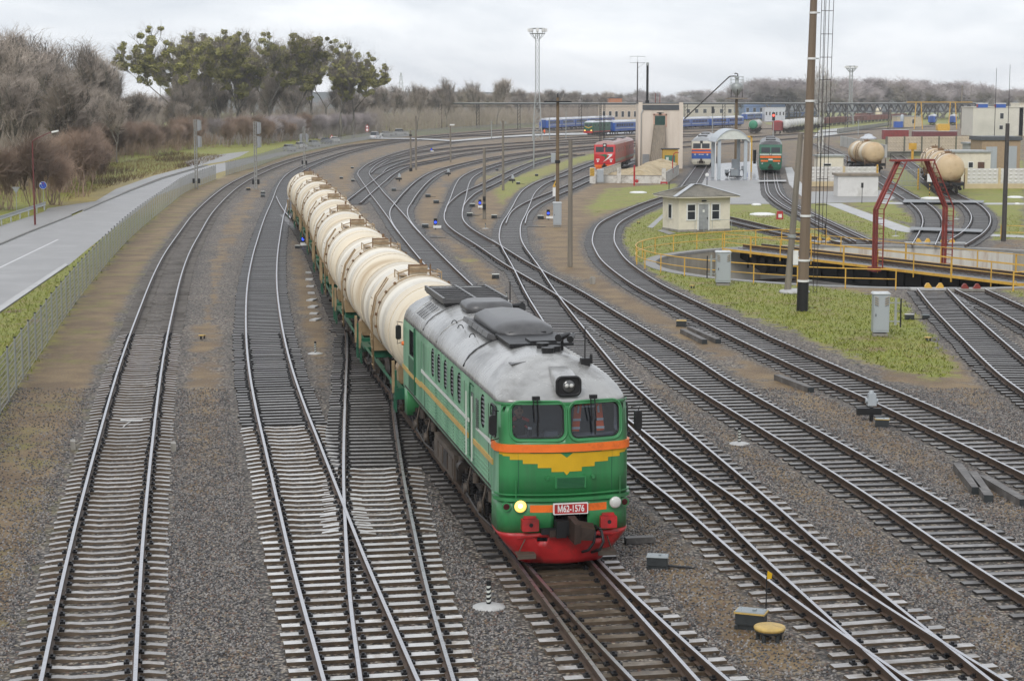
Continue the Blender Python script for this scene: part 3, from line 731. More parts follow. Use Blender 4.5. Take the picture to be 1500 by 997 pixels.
# split into vertical strips so that it bends with the nose
def top_z(x):
    x = abs(x)
    return 2.36+.75*min(x, .13) if x < .13 else (2.462 if x < .78 else 2.488)
def bot_z(x):
    x = abs(x)
    for lim, zz in ((.055, 1.985+x*1.1), (.33, 2.06), (.62, 2.15), (.93, 2.24), (1.2, 2.325), (1.34, 2.40)):
        if x < lim: return zz
    return 2.43
xs = sorted(set([round(x, 3) for x in np.arange(-1.40, 1.401, .035)]+[s*(l+e) for s in (-1, 1) for l in (.055, .33, .62, .93, 1.2, 1.34) for e in (-.001, .001)]))
for xa, xb in zip(xs[:-1], xs[1:]):
    q = [(xa, bot_z(xa)), (xb, bot_z(xb)), (xb, top_z(xb)), (xa, top_z(xa))]
    ch.add([(x, front_y(x, z)-.005, z) for x, z in q], [(0, 1, 2, 3)], 0)
ch.build('yellow_chevron', loco)
for x0_, x1_ in ((-.78, -.30), (.46, .90)):
    m_ = MB([m_orange])
    for k in range(6):
        xa, xb = x0_+(x1_-x0_)*k/6, x0_+(x1_-x0_)*(k+1)/6
        m_.add([(x, front_y(x, 1.3)-.005, z) for x, z in ((xa, 1.185), (xb, 1.185), (xb, 1.345), (xa, 1.345))], [(0, 1, 2, 3)], 0)
    m_.build('orange_band', loco)
pl = MB([m_white, m_red]); pl.prism([(a+.08, b+1.265) for a, b in rrect(.76, .245, .02, 2)], -.135, -.075, 0); pl.prism([(a+.08, b+1.265) for a, b in rrect(.71, .20, .015, 2)], -.140, -.13, 1)
plate = pl.build('number_plate', loco)
lt = put('lettering', text_mesh('М62-1576', .205, m_white, squeeze=.68, bold=.004), plate); lt.location = (.08, -.143, 1.262)
vt = MB([g_front, g_dark]); vt.prism([(a+.08, b+1.83) for a, b in rrect(.68, .25, .02, 2)], -.11, -.07, 0)
for k in range(8): vt.box((.08, -.118, 1.73+k*.028), (.6, .02, .010), 1)
vt.build('nose_grille', loco)
sm = MB([g_dark])
for x in (-.0301, .19): pass
for k in range(26):
    z = 1.52+k*.037
    for x in (-1.02, 1.02): sm.add([(x-.008, front_y(x, z)-.004, z), (x+.008, front_y(x, z)-.004, z), (x+.008, front_y(x, z+.03)-.004, z+.03), (x-.008, front_y(x, z+.03)-.004, z+.03)], [(0, 1, 2, 3)])
sm.build('nose_seam', loco)
kn = MB([g_front])
for x in (-.42, .58): kn.cyl((x, -.04, 1.93), (x, -.10, 1.93), .045, .04, 10)
for x in (-1.08, 1.2): kn.bar((x, front_y(x, 1.6)-.05, 1.5), (x, front_y(x, 1.9)-.05, 1.88), .022)
kn.build('nose_fitting', loco)
# lamps
for x, lit in ((-.99, True), (1.09, False)):
    l_ = MB([g_front, m_litlamp if lit else m_lens]); y = front_y(x, 1.33)
    l_.cyl((x, y+.05, 1.33), (x, y-.07, 1.33), .155, .15, 20, 0)
    hl = l_.build('headlight', loco)
    ln = MB([m_litlamp if lit else m_lens]); ln.lathe([(.132, 0), (.125, -.02), (.09, -.045), (.0, -.055)], 18, (x, y-.07, 1.33), 'Y', 0); lno = ln.build('lens', hl)
    if lit:
        cr_ = MB([m_litcore]); cr_.lathe([(.05, 0), (.035, -.02), (0, -.026)], 12, (x-.01, y-.118, 1.35), 'Y', 0); cr_.build('bulb', hl)
for x in (-1.27, 1.30):
    l_ = MB([g_front]); y = front_y(x, 1.33); l_.cyl((x, y+.08, 1.32), (x*1.01, y-.09, 1.32), .10, .10, 16, 0); q = l_.build('tail_lamp', loco)
    ln = MB([M('dark_red_lens', (.05, .006, .008), .15)]); ln.cyl((x*1.01, y-.088, 1.32), (x*1.011, y-.10, 1.32), .072, .06, 14); ln.build('lens', q)
# headlight box on the nose slope
hb = MB([m_roof, m_black]); rg = []
for yy, ww, hh, zc in ((1.25, .42, .10, 4.08), (.75, .50, .30, 3.97), (.24, .54, .42, 3.86), (.14, .52, .40, 3.86)):
    rg.append([(a+.08, yy, b+zc) for a, b in rrect(ww, hh, min(.12, hh*.3), 4)])
hb.loft(rg, 0, smooth=True); hbo = hb.build('headlight_box', loco)
rm = MB([m_black]); rm.tube([(a+.08, .135, b+3.86) for a, b in rrect(.50, .38, .1, 5)], .035, 6, 0, closed=True)
rm.prism([(a+.08, b+3.86) for a, b in rrect(.48, .36, .09, 4)], .125, .15, 0); rm.build('lamp_rim', hbo)
lz = MB([M('dark_reflector', (.12, .12, .12), .15, .6), m_lens]); lz.lathe([(.15, 0), (.13, -.02), (.1, -.04), (0, -.05)], 18, (.08, .125, 3.86), 'Y', 0); lz.build('lens', hbo)
for dx in (-.05, .05): 
    q = MB([m_lens]); q.lathe([(.05, 0), (.04, -.02), (0, -.03)], 10, (.08+dx, .078, 3.88), 'Y', 0); q.build('bulb', hbo)
# buffer plates, coupler, hoses
for x in (-.79, .92):
    b_ = MB([m_red, m_black]); b_.prism([(a+x, b+.93) for a, b in rrect(.36, .26, .02, 2)], -.13, .06, 0); b_.cyl((x+.01, -.128, .94), (x+.01, -.136, .94), .045, .045, 12, 1); b_.box((x, -.02, 1.09), (.26, .1, .05), 0); b_.build('buffer_plate', loco)
m_coup = M('rusty_coupler_iron', (.045, .03, .023), .5, .3, .35, 4)
cp = MB([m_coup, m_black]); cp.box((.09, .1, .88), (.30, .8, .30), 1)
cp.add([(.0, -.2, 1.12), (.16, -.2, 1.12), (.20, -.62, 1.02), (.05, -.66, 1.05), (.0, -.2, .66), (.16, -.2, .66), (.20, -.6, .62), (.05, -.66, .60)], [(0, 1, 2, 3), (7, 6, 5, 4), (0, 4, 5, 1), (1, 5, 6, 2), (2, 6, 7, 3), (3, 7, 4, 0)], 0)
cp.add([(.2, -.3, 1.04), (.52, -.35, .98), (.5, -.62, .9), (.2, -.6, .96), (.2, -.3, .74), (.48, -.35, .72), (.46, -.6, .66), (.2, -.6, .68)], [(0, 1, 2, 3), (7, 6, 5, 4), (0, 4, 5, 1), (1, 5, 6, 2), (2, 6, 7, 3), (3, 7, 4, 0)], 0)
cp.box((-.16, -.2, .86), (.22, .26, .36), 1); cp.box((-.4, -.15, .80), (.34, .14, .12), 1); cp.box((-.33, -.2, .76), (.14, .12, .14), 0); cp.build('coupler', loco)
hs = MB([m_black])
hs.tube([(.52, -.12, .86), (.56, -.34, .78), (.52, -.42, .58), (.42, -.36, .40), (.30, -.26, .34)], .032, 7)
hs.tube([(.62, -.12, .86), (.70, -.36, .80), (.72, -.46, .60), (.66, -.42, .42), (.50, -.28, .33)], .032, 7)
hs.tube([(.60, -.10, .72), (.66, -.3, .86), (.70, -.34, .84)], .025, 6); hs.build('brake_hose', loco)
# --- roof: slices shrink to a flat crown, nose slopes back
rs = []
for t in (0, .12, .28, .45, .62, .78, .9, .97):
    z = 3.505+.86*t
    hw = 1.415*(1-t**2.1)**(.62) if t > 0 else 1.42
    y0 = .03+1.75*t**1.15
    rs.append(outline(z, hw, min(.36+.5*t, hw*.72), y0, LOCO_L-.05-.5*t**3, bulge=.16*(1-t), rcr=min(.25, hw*.5)))
rf = MB([m_roof]); rf.loft(rs, 0, smooth=True); roof = rf.build('roof', loco)
def roof_z(x):
    xa = min(1.41, abs(x)); t = (1-(xa/1.415)**(1/.62))**(1/2.1); return 3.505+.86*min(t, .97)
def roof_arc(y0, y1, rad_, mat, name, lim=1.40, n=20, par=None):
    m_ = MB([mat])
    for yy in ((y0+y1)/2,):
        m_.tube([(-lim+2*lim*i/n, yy, roof_z(-lim+2*lim*i/n)+.004) for i in range(n+1)], rad_, 5)
    return m_.build(name, par or roof)
roof_arc(4.97, 4.97, .028, m_black, 'roof_joint'); roof_arc(11.9, 11.9, .022, m_sooty, 'roof_joint')
for yy in (9.4, 14.4): roof_arc(yy, yy, .012, m_roof, 'roof_joint')
# roof machinery
ht = MB([m_sooty, m_black]); 
ht.box((.12, 4.1, 4.35), (1.5, 1.9, .07), 1); ht.box((.18, 3.55, 4.41), (.62, .62, .05), 1)
rg = []
for yy, ww, hh in ((4.75, .9, .06), (5.0, 1.34, .26), (5.45, 1.46, .30), (8.2, 1.46, .30), (8.7, 1.3, .12)):
    rg.append([(.12-ww/2, yy, 4.33), (.12-ww/2*.96, yy, 4.33+hh*.6), (.12-ww/2*.6, yy, 4.33+hh), (.12, yy, 4.33+hh*1.12), (.12+ww/2*.6, yy, 4.33+hh), (.12+ww/2*.96, yy, 4.33+hh*.6), (.12+ww/2, yy, 4.33)])
ht.loft(rg, 0, smooth=True); ht.box((.12, 4.88, 4.42), (.9, .12, .05), 1)
ht.build('engine_hatch', roof)
hp = MB([m_sooty, m_black]);
for k in range(5): hp.box((-.66, 5.3+k*.72, 4.30), (.36, .68, .12), 0, ry=.35)
hp.build('hatch_panel', roof)
rg2 = MB([m_black])
for yy in (6.2, 8.0, 9.0): rg2.tube([(-.98+.07*math.cos(a), yy+.02*math.sin(a), 4.16+.09*math.sin(a)) for a in np.linspace(0, PI, 8)], .013, 5)
rg2.build('lifting_ring', roof)
sd_ = MB([m_sooty]); sd_.loft([[(a+.14, b+10.6, z) for a, b in rrect(w_, d_, .25*w_, 5)] for w_, d_, z in ((1.25, 1.5, 4.32), (1.3, 1.55, 4.42), (1.22, 1.45, 4.53), (.9, 1.1, 4.60))], 0, smooth=True); sd_.build('silencer_cover', roof)
ff = MB([m_sooty, m_black, m_roof]); ff.box((.1, 13.9, 4.33), (1.75, 3.5, .08), 1)
for x in (-.78, .1, .98): ff.box((x, 13.9, 4.42), (.07, 3.6, .15), 0)
for k in range(8): ff.box((.1, 12.15+k*.5, 4.41), (1.8, .06, .13), 0)
ff.box((.1, 15.4, 4.42), (1.5, .5, .06), 2); ff.build('fan_frame', roof)
lv = MB([m_sooty, m_roof]);
for s in (-1, 1):
    for k in range(9):
        y = 12.5+k*.2
        lv.bar((s*1.28, y, roof_z(1.28)+.02), (s*.86, y, roof_z(.86)+.02), .09, .03, 0 if k % 2 else 1)
lv.build('roof_shutter', roof)
hn = MB([m_black]); 
for x, y in ((.05, 2.7), (.0, 1.9), (.2, 2.15)): hn.cyl((x, y, 4.24), (x, y, 4.46), .13, .15, 14)
hn.bar((.45, 2.5, 4.3), (.45, 2.5, 4.68), .06); hn.cyl((.3, 2.2, 4.62), (.62, 2.55, 4.66), .09, .05, 10); hn.cyl((.55, 2.1, 4.60), (.7, 2.45, 4.66), .08, .05, 10); hn.build('horn', roof)
an = MB([m_black]); an.cyl((.75, 1.5, 4.1), (.75, 1.5, 4.95), .016, .012, 6); an.box((.75, 1.5, 4.16), (.2, .16, .2)); an.cyl((.95, 1.75, 4.1), (.95, 1.75, 4.3), .04, .03, 6)
an.cyl((.9, 11.2, 4.2), (.9, 11.2, 5.0), .018, .014, 6); an.cyl((.9, 11.0, 4.3), (1.15, 10.7, 4.36), .12, .14, 10); an.build('antenna', roof)
rh = MB([m_sooty]); rh.box((-.72, 1.75, 4.17), (.34, .34, .02), 0, ry=-.18); rh.build('roof_hatch', roof)
# --- side details
for s in (-1, 1):
    rb = MB([g_side])
    for z in (1.62, 1.70, 1.78, 1.86, 1.94, 2.02, 2.30, 2.38, 2.46, 2.60): rb.box((s*(HW+.006), 7.6, z), (.022, 7.2, .028), 0)
    for z in (1.62, 1.72, 1.82, 1.92): rb.box((s*(HW+.006), 2.2, z), (.022, 1.9, .028), 0)
    for y in (.95, 4.25, 4.95, 8.0, 10.6, 11.9, 13.05): rb.box((s*(HW+.002), y, 2.45), (.012, .03, 1.8))
    rb.build('side_ribs', loco)
    sm = MB([m_grime])
    for y in (1.3, 4.6, 6.3, 9.2, 11.4): sm.box((s*(HW+.003), y, 2.45), (.008, .014, 1.8))
    sm.box((s*(HW+.004), 8.3, 1.56), (.01, 14.5, .05)); sm.build('panel_seam', loco)
    gs = MB([m_gold]); gs.box((s*(HW+.012), 2.0, 2.16), (.03, 2.5, .12)); gs.box((s*(HW+.022), 7.95, 2.16), (.03, 8.0, .12)); gs.box((s*(HW+.012), 14.0, 2.10), (.03, 3.9, .12)); gs.build('gold_stripe', loco)
    ws = MB([m_cream]); ws.box((s*(HW+.010), 7.9, 2.53), (.026, 8.0, .085)); ws.add([(s*(HW+.02), .35, 2.50), (s*(HW+.02), .35, 2.64), (s*(HW+.02), 2.9, 2.56), (s*(HW+.02), 2.9, 2.50)], [(0, 1, 2, 3)], 0); ws.build('white_stripe', loco)
    dr_ = MB([g_side, m_dglass]); dr_.box((s*(HW-.055), 3.62, 2.53), (.05, .56, 1.68), 0); dr_.box((s*(HW-.028), 3.62, 3.0), (.012, .3, .45), 1); d_ = dr_.build('side_door', loco)
    hd = MB([m_cream]); hd.bar((s*(HW+.06), 3.22, 1.7), (s*(HW+.06), 3.22, 3.2), .03); hd.bar((s*(HW+.06), 4.0, 1.7), (s*(HW+.06), 4.0, 3.2), .03); hd.build('handrail', loco)
    gl_ = MB([m_sooty]); 
    for k in range(14): gl_.box((s*(HW+.008), 2.75, 2.55+k*.05), (.03, .34, .02))
    gl_.build('vent_louvre', loco)
    rdw = MB([m_dglass, g_dark]); rdw.box((s*1.36, 14.2, 3.0), (.02, .5, .6), 0); rdw.box((s*(HW+.004), 13.9, 2.1), (.03, 1.35, .95), 1); rdw.box((s*(HW+.03), 13.15, 2.6), (.05, .06, 1.9), 1); rdw.build('rear_cab_window', loco)
    for yy in (-.02, 15.85): mr = MB([m_black]); mr.prism([(a+s*1.58, b+3.1) for a, b in rrect(.16, .42, .05, 3)], yy, yy+.09, 0); mr.tube([(s*1.44, yy+.1, 3.38), (s*1.62, yy+.06, 3.42), (s*1.59, yy+.05, 3.3)], .012, 5); mr.tube([(s*1.44, yy+.1, 2.8), (s*1.62, yy+.06, 2.76), (s*1.59, yy+.05, 2.9)], .012, 5); mr.build('mirror', loco)
    fr = MB([m_black]); fr.tube([(s*(HW-.0), .72+a, 3.08+b) for a, b in rrect(.62, .66, .1, 4)], .022, 5, 0, closed=True); fr.build('cab_window_frame', loco)
    ol_ = MB([m_orange]); ol_.cyl((s*1.44, 15.8, 2.78), (s*1.50, 15.8, 2.78), .07, .05, 10); ol_.build('marker_lamp', loco)
# --- running gear
def wheel(par, y, s, r=.525, mat=m_grime):
    w_ = MB([mat, m_steel]); x = s*.76
    w_.lathe([(.09, x+s*.10), (.14, x+s*.09), (r-.10, x+s*.03), (r-.09, x+s*.07), (r-.005, x+s*.07), (r, x-s*.05), (r+.025, x-s*.065), (r+.02, x-s*.09), (.1, x-s*.06)], 28, (0, y, r), 'X', 0)
    return w_.build('wheel', par)
ufr = MB([m_grime]); ufr.box((0, LOCO_L/2, 1.36), (2.5, LOCO_L-1.0, .26)); ufr.box((0, LOCO_L/2, 1.15), (1.6, LOCO_L-1.2, .3)); ufr.build('underframe', loco)
for cy in (3.55, 12.55):
    bg_ = MB([m_grime, m_spring, m_dusty])
    for s in (-1, 1):
        bg_.box((s*1.02, cy, .86), (.16, 5.2, .26), 0); bg_.box((s*1.02, cy, 1.06), (.10, 4.4, .16), 0)
        for dy in (-2.1, 0, 2.1):
            bg_.box((s*1.12, cy+dy, .54), (.24, .42, .40), 0); bg_.cyl((s*1.2, cy+dy, .54), (s*1.30, cy+dy, .54), .15, .13, 14, 2)
            for e in (-.42, .42):
                for k in range(6): bg_.cyl((s*1.14, cy+dy+e, .42+k*.075), (s*1.14, cy+dy+e, .46+k*.075), .13, .13, 12, 1)
                bg_.cyl((s*1.14, cy+dy+e, .36), (s*1.14, cy+dy+e, .96), .07, .07, 8, 0)
            bg_.box((s*1.15, cy+dy+.95, .44), (.09, .5, .12), 0, rx=.5); bg_.cyl((s*1.2, cy+dy+.8, .95), (s*1.2, cy+dy+.8, 1.2), .09, .09, 10, 2)
            bg_.tube([(s*1.2, cy+dy-.6, 1.2), (s*1.28, cy+dy-.55, .8), (s*1.22, cy+dy-.5, .45)], .025, 6, 2)
        bg_.tube([(s*1.24, cy-2.6, .5), (s*1.26, cy, .36), (s*1.24, cy+2.6, .5)], .03, 6, 0)
    bg_.box((0, cy, .8), (1.9, 4.6, .3), 0); bo = bg_.build('bogie', loco)
    for dy in (-2.1, 0, 2.1):
        for s in (-1, 1): wheel(bo, cy+dy, s)
tk = MB([m_dusty, m_grime]); 
for s in (-1, 1):
    tk.prism([(s*1.38, 1.18), (s*1.40, .55), (s*1.15, .34), (s*.6, .34), (s*.6, 1.18)], 6.6, 9.9, 0)
    for k in range(4): tk.box((s*1.402, 7.05+k*.8, .85), (.03, .62, .42), 1 if k % 3 == 1 else 0)
    tk.box((s*1.3, 6.45, .82), (.1, .1, .5), 1); tk.cyl((s*1.2, 6.5, .95), (s*1.2, 6.1, .95), .16, .16, 12, 1)
tk.build('fuel_tank', loco)
# ---------------------------------------------------------------- people and vest behind the windscreen
def skinned(name, verts, edges, radii, mat, root=0, sub=2):
    me_ = bpy.data.meshes.new(name); me_.from_pydata(verts, edges, []); o = bpy.data.objects.new(name, me_); COL.objects.link(o)
    md = o.modifiers.new('s', 'SKIN'); sk = me_.skin_vertices[0].data
    for i, r in enumerate(radii):
        sk[i].radius = (r, r) if not isinstance(r, tuple) else r
        sk[i].use_root = (i == root)
    md.branch_smoothing = .3; o.modifiers.new('d', 'SUBSURF').levels = sub
    dg = bpy.context.evaluated_depsgraph_get(); m2 = bpy.data.meshes.new_from_object(o.evaluated_get(dg)); bpy.data.objects.remove(o)
    m2.materials.clear(); m2.materials.append(mat)
    for p in m2.polygons: p.use_smooth = True
    return m2
m_skin = M('skin', (.48, .27, .19), .5, 0, .06, 10); m_hair = M('greying_hair', (.10, .085, .075), .7, 0, .3, 20)
m_navy = M('dark_work_jacket', (.022, .025, .035), .8, 0, .3, 12); m_redc = M('red_jacket_yoke', (.45, .05, .05), .7, 0, .1, 8); m_hivis = M('high_visibility_orange', (.95, .13, .02), .6, 0, .08, 6); m_refl = M('reflective_grey_tape', (.62, .64, .66), .35, 0, .05, 8)
LM = Matrix.Translation((fx0, fy0, 0)) @ Matrix.Rotation(.1875, 4, 'Z')
def seated_driver(wx, wy, wz):
    verts = [(0, 0, 0), (0, -.01, .18), (0, -.02, .36), (0, -.02, .50), (0, -.035, .58), (-.17, -.02, .48), (-.22, -.08, .26), (-.17, -.28, .12), (-.10, -.36, .11), (.17, -.02, .48), (.23, -.10, .26), (.17, -.30, .14), (.10, -.38, .13), (-.11, -.02, -.02), (-.13, -.36, .0), (.11, -.02, -.02), (.13, -.36, .0)]
    edges = [(0, 1), (1, 2), (2, 3), (3, 4), (3, 5), (5, 6), (6, 7), (7, 8), (3, 9), (9, 10), (10, 11), (11, 12), (0, 13), (13, 14), (0, 15), (15, 16)]
    radii = [(.15, .12), (.15, .11), (.17, .12), (.12, .09), .055, .075, .055, .045, .04, .075, .055, .045, .04, .09, .07, .09, .07]
    o = put('person', skinned('person', verts, edges, radii, m_navy)); o.location = LM @ Vector((wx, wy, wz)); o.rotation_euler = (0, 0, .1875)
    tag(o, 'driver in dark jacket with red shoulders sitting behind the left windscreen', 'person')
    hd = MB([m_skin]); hd.lathe([(.0, .545), (.05, .55), (.058, .60), (.075, .64), (.083, .70), (.084, .75), (.07, .81), (.035, .845), (0, .85)], 16, (0, -.045, 0), 'Z', 0)
    hd.add([(-.016, -.118, .69), (.016, -.118, .69), (0, -.15, .675), (0, -.12, .735)], [(0, 1, 2), (0, 2, 3), (1, 3, 2)], 0)
    for s in (-1, 1): hd.box((s*.086, -.03, .69), (.02, .04, .06), 0)
    h = hd.build('head', o)
    ey = MB([m_black]); 
    for s in (-1, 1): ey.box((s*.032, -.122, .71), (.026, .012, .010)); ey.box((s*.032, -.124, .732), (.034, .01, .008))
    ey.box((0, -.122, .635), (.045, .012, .008)); ey.build('facial_features', h)
    hr = MB([m_hair]); hr.lathe([(.088, .73), (.092, .77), (.078, .825), (.04, .86), (0, .865)], 16, (0, -.032, 0), 'Z', 0); hr.build('hair', h)
    yk = MB([m_redc, m_refl]); 
    for s in (-1, 1):
        yk.bar((s*.06, -.05, .565), (s*.2, -.03, .50), .16, .06, 0); yk.bar((s*.12, -.145, .40), (s*.15, -.14, .36), .09, .03, 0); yk.bar((s*.20, -.155, .345), (s*.25, -.11, .33), .06, .05, 1)
    yk.build('jacket_yoke', o)
    hn_ = MB([m_skin])
    for s in (-1, 1):
        c = Vector((s*.09, -.39, .125)); hn_.box(c, (.075, .08, .03), 0, rz=s*.2)
        for k, L in enumerate((.055, .065, .06, .045)): hn_.tube([c+Vector((-.03+k*.02, -.035, .0)), c+Vector((-.03+k*.02, -.035-L*.6, -.004)), c+Vector((-.03+k*.02, -.035-L, -.022))], .009, 6)
        hn_.tube([c+Vector((-s*.035, .0, 0)), c+Vector((-s*.06, -.03, -.006)), c+Vector((-s*.06, -.055, -.014))], .010, 6)
    hn_.build('hand', o)
seated_driver(-.88, .78, 2.55)
vest = thing('safety_vest', 'orange safety vest hanging behind the right windscreen', 'safety vest', LM @ Vector((.62, .62, 2.75)), .1875)
v_ = MB([m_hivis])
for s in (-1, 1):
    v_.bar((s*.22, 0, .62), (s*.28, .01, .05), .16, .05); v_.bar((s*.10, .02, .72), (s*.22, 0, .60), .12, .05)
v_.box((0, .05, .40), (.4, .03, .6)) if False else None
v_.box((.0, 0.02, .66), (.16, .05, .10)); v_.build('vest_cloth', vest)
t_ = MB([m_refl])
for s in (-1, 1): t_.box((s*.25, -.03, .30), (.17, .02, .05)); t_.bar((s*.21, -.035, .62), (s*.23, -.03, .45), .04, .02); t_.box((s*.27, -.03, .12), (.17, .02, .05))
t_.box((0, -.01, .58), (.3, .02, .035)); t_.build('reflective_tape', vest)
hk = MB([m_black]); hk.cyl((0, .02, .70), (0, .02, .85), .01, .01, 6); hk.build('hook', vest)

# ================================================================ CREAM TANK WAGONS
m_tank = M('cream_tank_paint', (.68, .60, .46), .36, 0, .12, .9, dirt=(.40, .29, .17), damt=.42, dscale=1.0, streak='Y', objvar=.07)
m_tank2 = M('pale_cream_tank_paint', (.76, .71, .60), .34, 0, .1, .9, dirt=(.50, .40, .26), damt=.38, dscale=1.2, streak='Y', objvar=.07)
m_ochre = M('ochre_brown_paint', (.33, .235, .13), .5, 0, .25, 2, dirt=(.15, .095, .055), damt=.35)
m_rusty = M('rust_brown_fitting', (.17, .095, .045), .6, 0, .35, 4)
m_gframe = M('green_wagon_frame', (.012, .105, .055), .42, 0, .25, 2, dirt=(.03, .04, .03), damt=.45)
def tank_wagon(barrel=m_tank, frame=m_gframe, trim=m_ochre, endm=None, pale=m_tank2, name='tank_wagon'):
    w_ = thing(name, '', 'wagon')
    ZC, RB, HL = 2.70, 1.5, 4.85
    b = MB([barrel, pale, endm or barrel])
    prof = [(0, -HL-.55), (.5, -HL-.53), (.95, -HL-.44), (1.28, -HL-.24), (1.44, -HL), (1.49, -HL+.18), (RB, -HL+.3)]
    for y in (-3.3, -1.6, 1.6, 3.3): prof += [(RB, y-.03), (RB+.014, y), (RB, y+.03)]
    prof += [(RB, HL-.3), (1.49, HL-.18), (1.44, HL), (1.28, HL+.24), (.95, HL+.44), (.5, HL+.53), (0, HL+.55)]
    prof = [(r, y) for r, y in prof]
    rings = []
    for r, y in prof: rings.append([(max(r, .001)*math.cos(2*PI*i/48), y, ZC+max(r, .001)*math.sin(2*PI*i/48)) for i in range(48)])
    b.loft(rings, 0, smooth=True, mfn=lambda i, j: 2 if (prof[i][1] < -HL-.2 and endm) else (1 if (-3.3 <= prof[i][1] < -1.7 or 1.6 <= prof[i][1] < 3.2) else 0)); br = b.build('barrel', w_)
    # strap rings with brackets
    for y in (-4.35, 4.35, -.95):
        rg_ = MB([trim, m_rusty, barrel]); rg_.tube([(1.512*math.cos(a), y, ZC+1.512*math.sin(a)) for a in np.linspace(-.5, PI+.5, 30)], .016, 5, 0 if y == -.95 else 2)
        if y != -.95: rg_.build('strap', br)
    for a in list(np.linspace(-.1, .95, 5))+list(np.linspace(PI-.95, PI+.1, 5)):
        rg_.box((1.55*math.cos(a), -.95, ZC+1.55*math.sin(a)), (.09, .12, .05), 1, ry=-a+PI/2)
    rg_.build('strap', br)
    # dome hatch, platform and rails
    h_ = MB([barrel, trim, m_rusty]); h_.cyl((0, .0, ZC+1.42), (0, 0, ZC+1.66), .32, .32, 20, 0); h_.cyl((0, 0, ZC+1.66), (0, 0, ZC+1.72), .35, .33, 20, 1); h_.bar((-.3, 0, ZC+1.75), (.3, 0, ZC+1.75), .05, .05, 2); h_.cyl((.1, .0, ZC+1.8), (.1, 0, ZC+1.95), .05, .05, 8, 2)
    h_.cyl((-.05, .62, ZC+1.45), (-.05, .62, ZC+1.72), .12, .12, 10, 1); h_.build('hatch', w_)
    pf = MB([trim, m_rusty])
    for s in (-1, 1):
        pf.box((s*.55, 0, ZC+1.45), (.26, .9, .03), 0); pf.bar((s*.72, -.5, ZC+1.3), (s*.72, -.5, ZC+1.58), .035, .035, 0); pf.bar((s*.72, .5, ZC+1.3), (s*.72, .5, ZC+1.58), .035, .04, 0)
        pf.bar((s*.72, -.5, ZC+1.57), (s*.72, .5, ZC+1.57), .025, .025, 0); pf.bar((s*.36, -.42, ZC+1.42), (s*.36, -.42, ZC+1.82), .045, .05, 1)
        pf.bar((s*.36, -.42, ZC+1.64), (s*.72, -.5, ZC+1.54), .03, .04, 0)
    pf.box((0, -.42, ZC+1.6), (.72, .035, .09), 0); pf.build('hatch_platform', w_)
    ld = MB([trim])
    for y in (-.2, .2):
        ld.tube([(-1.52, y, 1.0), (-1.58, y, ZC), (-1.42, y, ZC+.75), (-1.02, y, ZC+1.35)], .025, 5)
    for k in range(9): ld.bar((-1.56, -.2, 1.15+k*.28), (-1.56, .2, 1.15+k*.28), .025)
    ld.build('ladder', w_)
    # frame
    f_ = MB([frame, m_black]); f_.box((0, 0, .98), (.42, 11.0, .30), 0)
    for s in (-1, 1):
        f_.box((0, s*5.45, 1.02), (2.9, .22, .34), 0); f_.box((0, s*3.9, 1.0), (2.3, .36, .30), 0)
        f_.box((s*1.30, s*0, 1.14), (.10, 2.2, .10), 0)
        for e in (-1, 1): f_.box((e*1.3, s*4.7, 1.16), (.26, 1.5, .08), 0); f_.bar((e*1.42, s*5.5, .45), (e*1.42, s*5.5, 1.75), .06, .06, 0); f_.bar((e*1.42, s*5.1, .45), (e*1.42, s*5.1, 1.2), .05, .05, 0); f_.bar((e*1.42, s*5.5, .5), (e*1.42, s*5.1, .5), .05, .05, 0)
    for e in (-1, 1): f_.bar((e*1.38, -5.4, 1.2), (e*1.38, 5.4, 1.2), .07, .05, 0)
    f_.build('frame', w_)
    sdl = MB([trim])
    for s in (-1, 1):
        for e in (-1, 1):
            sdl.add([(e*.35, s*3.55, 1.12), (e*1.16, s*3.55, 1.12), (e*1.2, s*3.55, 1.6), (e*1.1, s*3.55, 1.85), (e*.35, s*3.55, 1.3), (e*.35, s*4.25, 1.12), (e*1.16, s*4.25, 1.12), (e*1.2, s*4.25, 1.6), (e*1.1, s*4.25, 1.85), (e*.35, s*4.25, 1.3)], [(0, 1, 2, 3, 4), (9, 8, 7, 6, 5), (0, 5, 6, 1), (1, 6, 7, 2), (2, 7, 8, 3), (3, 8, 9, 4)], 0)
            sdl.bar((e*1.46, s*5.2, 1.0), (e*1.46, s*5.2, 2.0), .09, .05, 0)
    sdl.build('saddle', w_)
    for s in (-1, 1):
        bo = MB([m_grime, m_spring, frame]); cy = s*3.9
        for e in (-1, 1):
            bo.add([(e*1.02, cy-1.15, .62), (e*1.02, cy-.5, .78), (e*1.02, cy+.5, .78), (e*1.02, cy+1.15, .62), (e*1.02, cy+1.15, .42), (e*1.02, cy+.4, .3), (e*1.02, cy-.4, .3), (e*1.02, cy-1.15, .42),
                    (e*1.16, cy-1.15, .62), (e*1.16, cy-.5, .78), (e*1.16, cy+.5, .78), (e*1.16, cy+1.15, .62), (e*1.16, cy+1.15, .42), (e*1.16, cy+.4, .3), (e*1.16, cy-.4, .3), (e*1.16, cy-1.15, .42)],
                   [tuple(range(8)), tuple(range(15, 7, -1))]+[(i, 8+i, 8+(i+1) % 8, (i+1) % 8) for i in range(8)], 0)
            for k in (-.18, .18):
                for q in range(4): bo.cyl((e*1.12, cy+k, .38+q*.07), (e*1.12, cy+k, .42+q*.07), .1, .1, 8, 1)
            for dy in (-.925, .925): bo.cyl((e*1.1, cy+dy, .475), (e*1.24, cy+dy, .475), .13, .11, 10, 0)
        bo.box((0, cy, .6), (2.1, .4, .3), 0); q = bo.build('bogie', w_)
        for dy in (-.925, .925):
            for e in (-1, 1): wheel(q, cy+dy, e, .475)
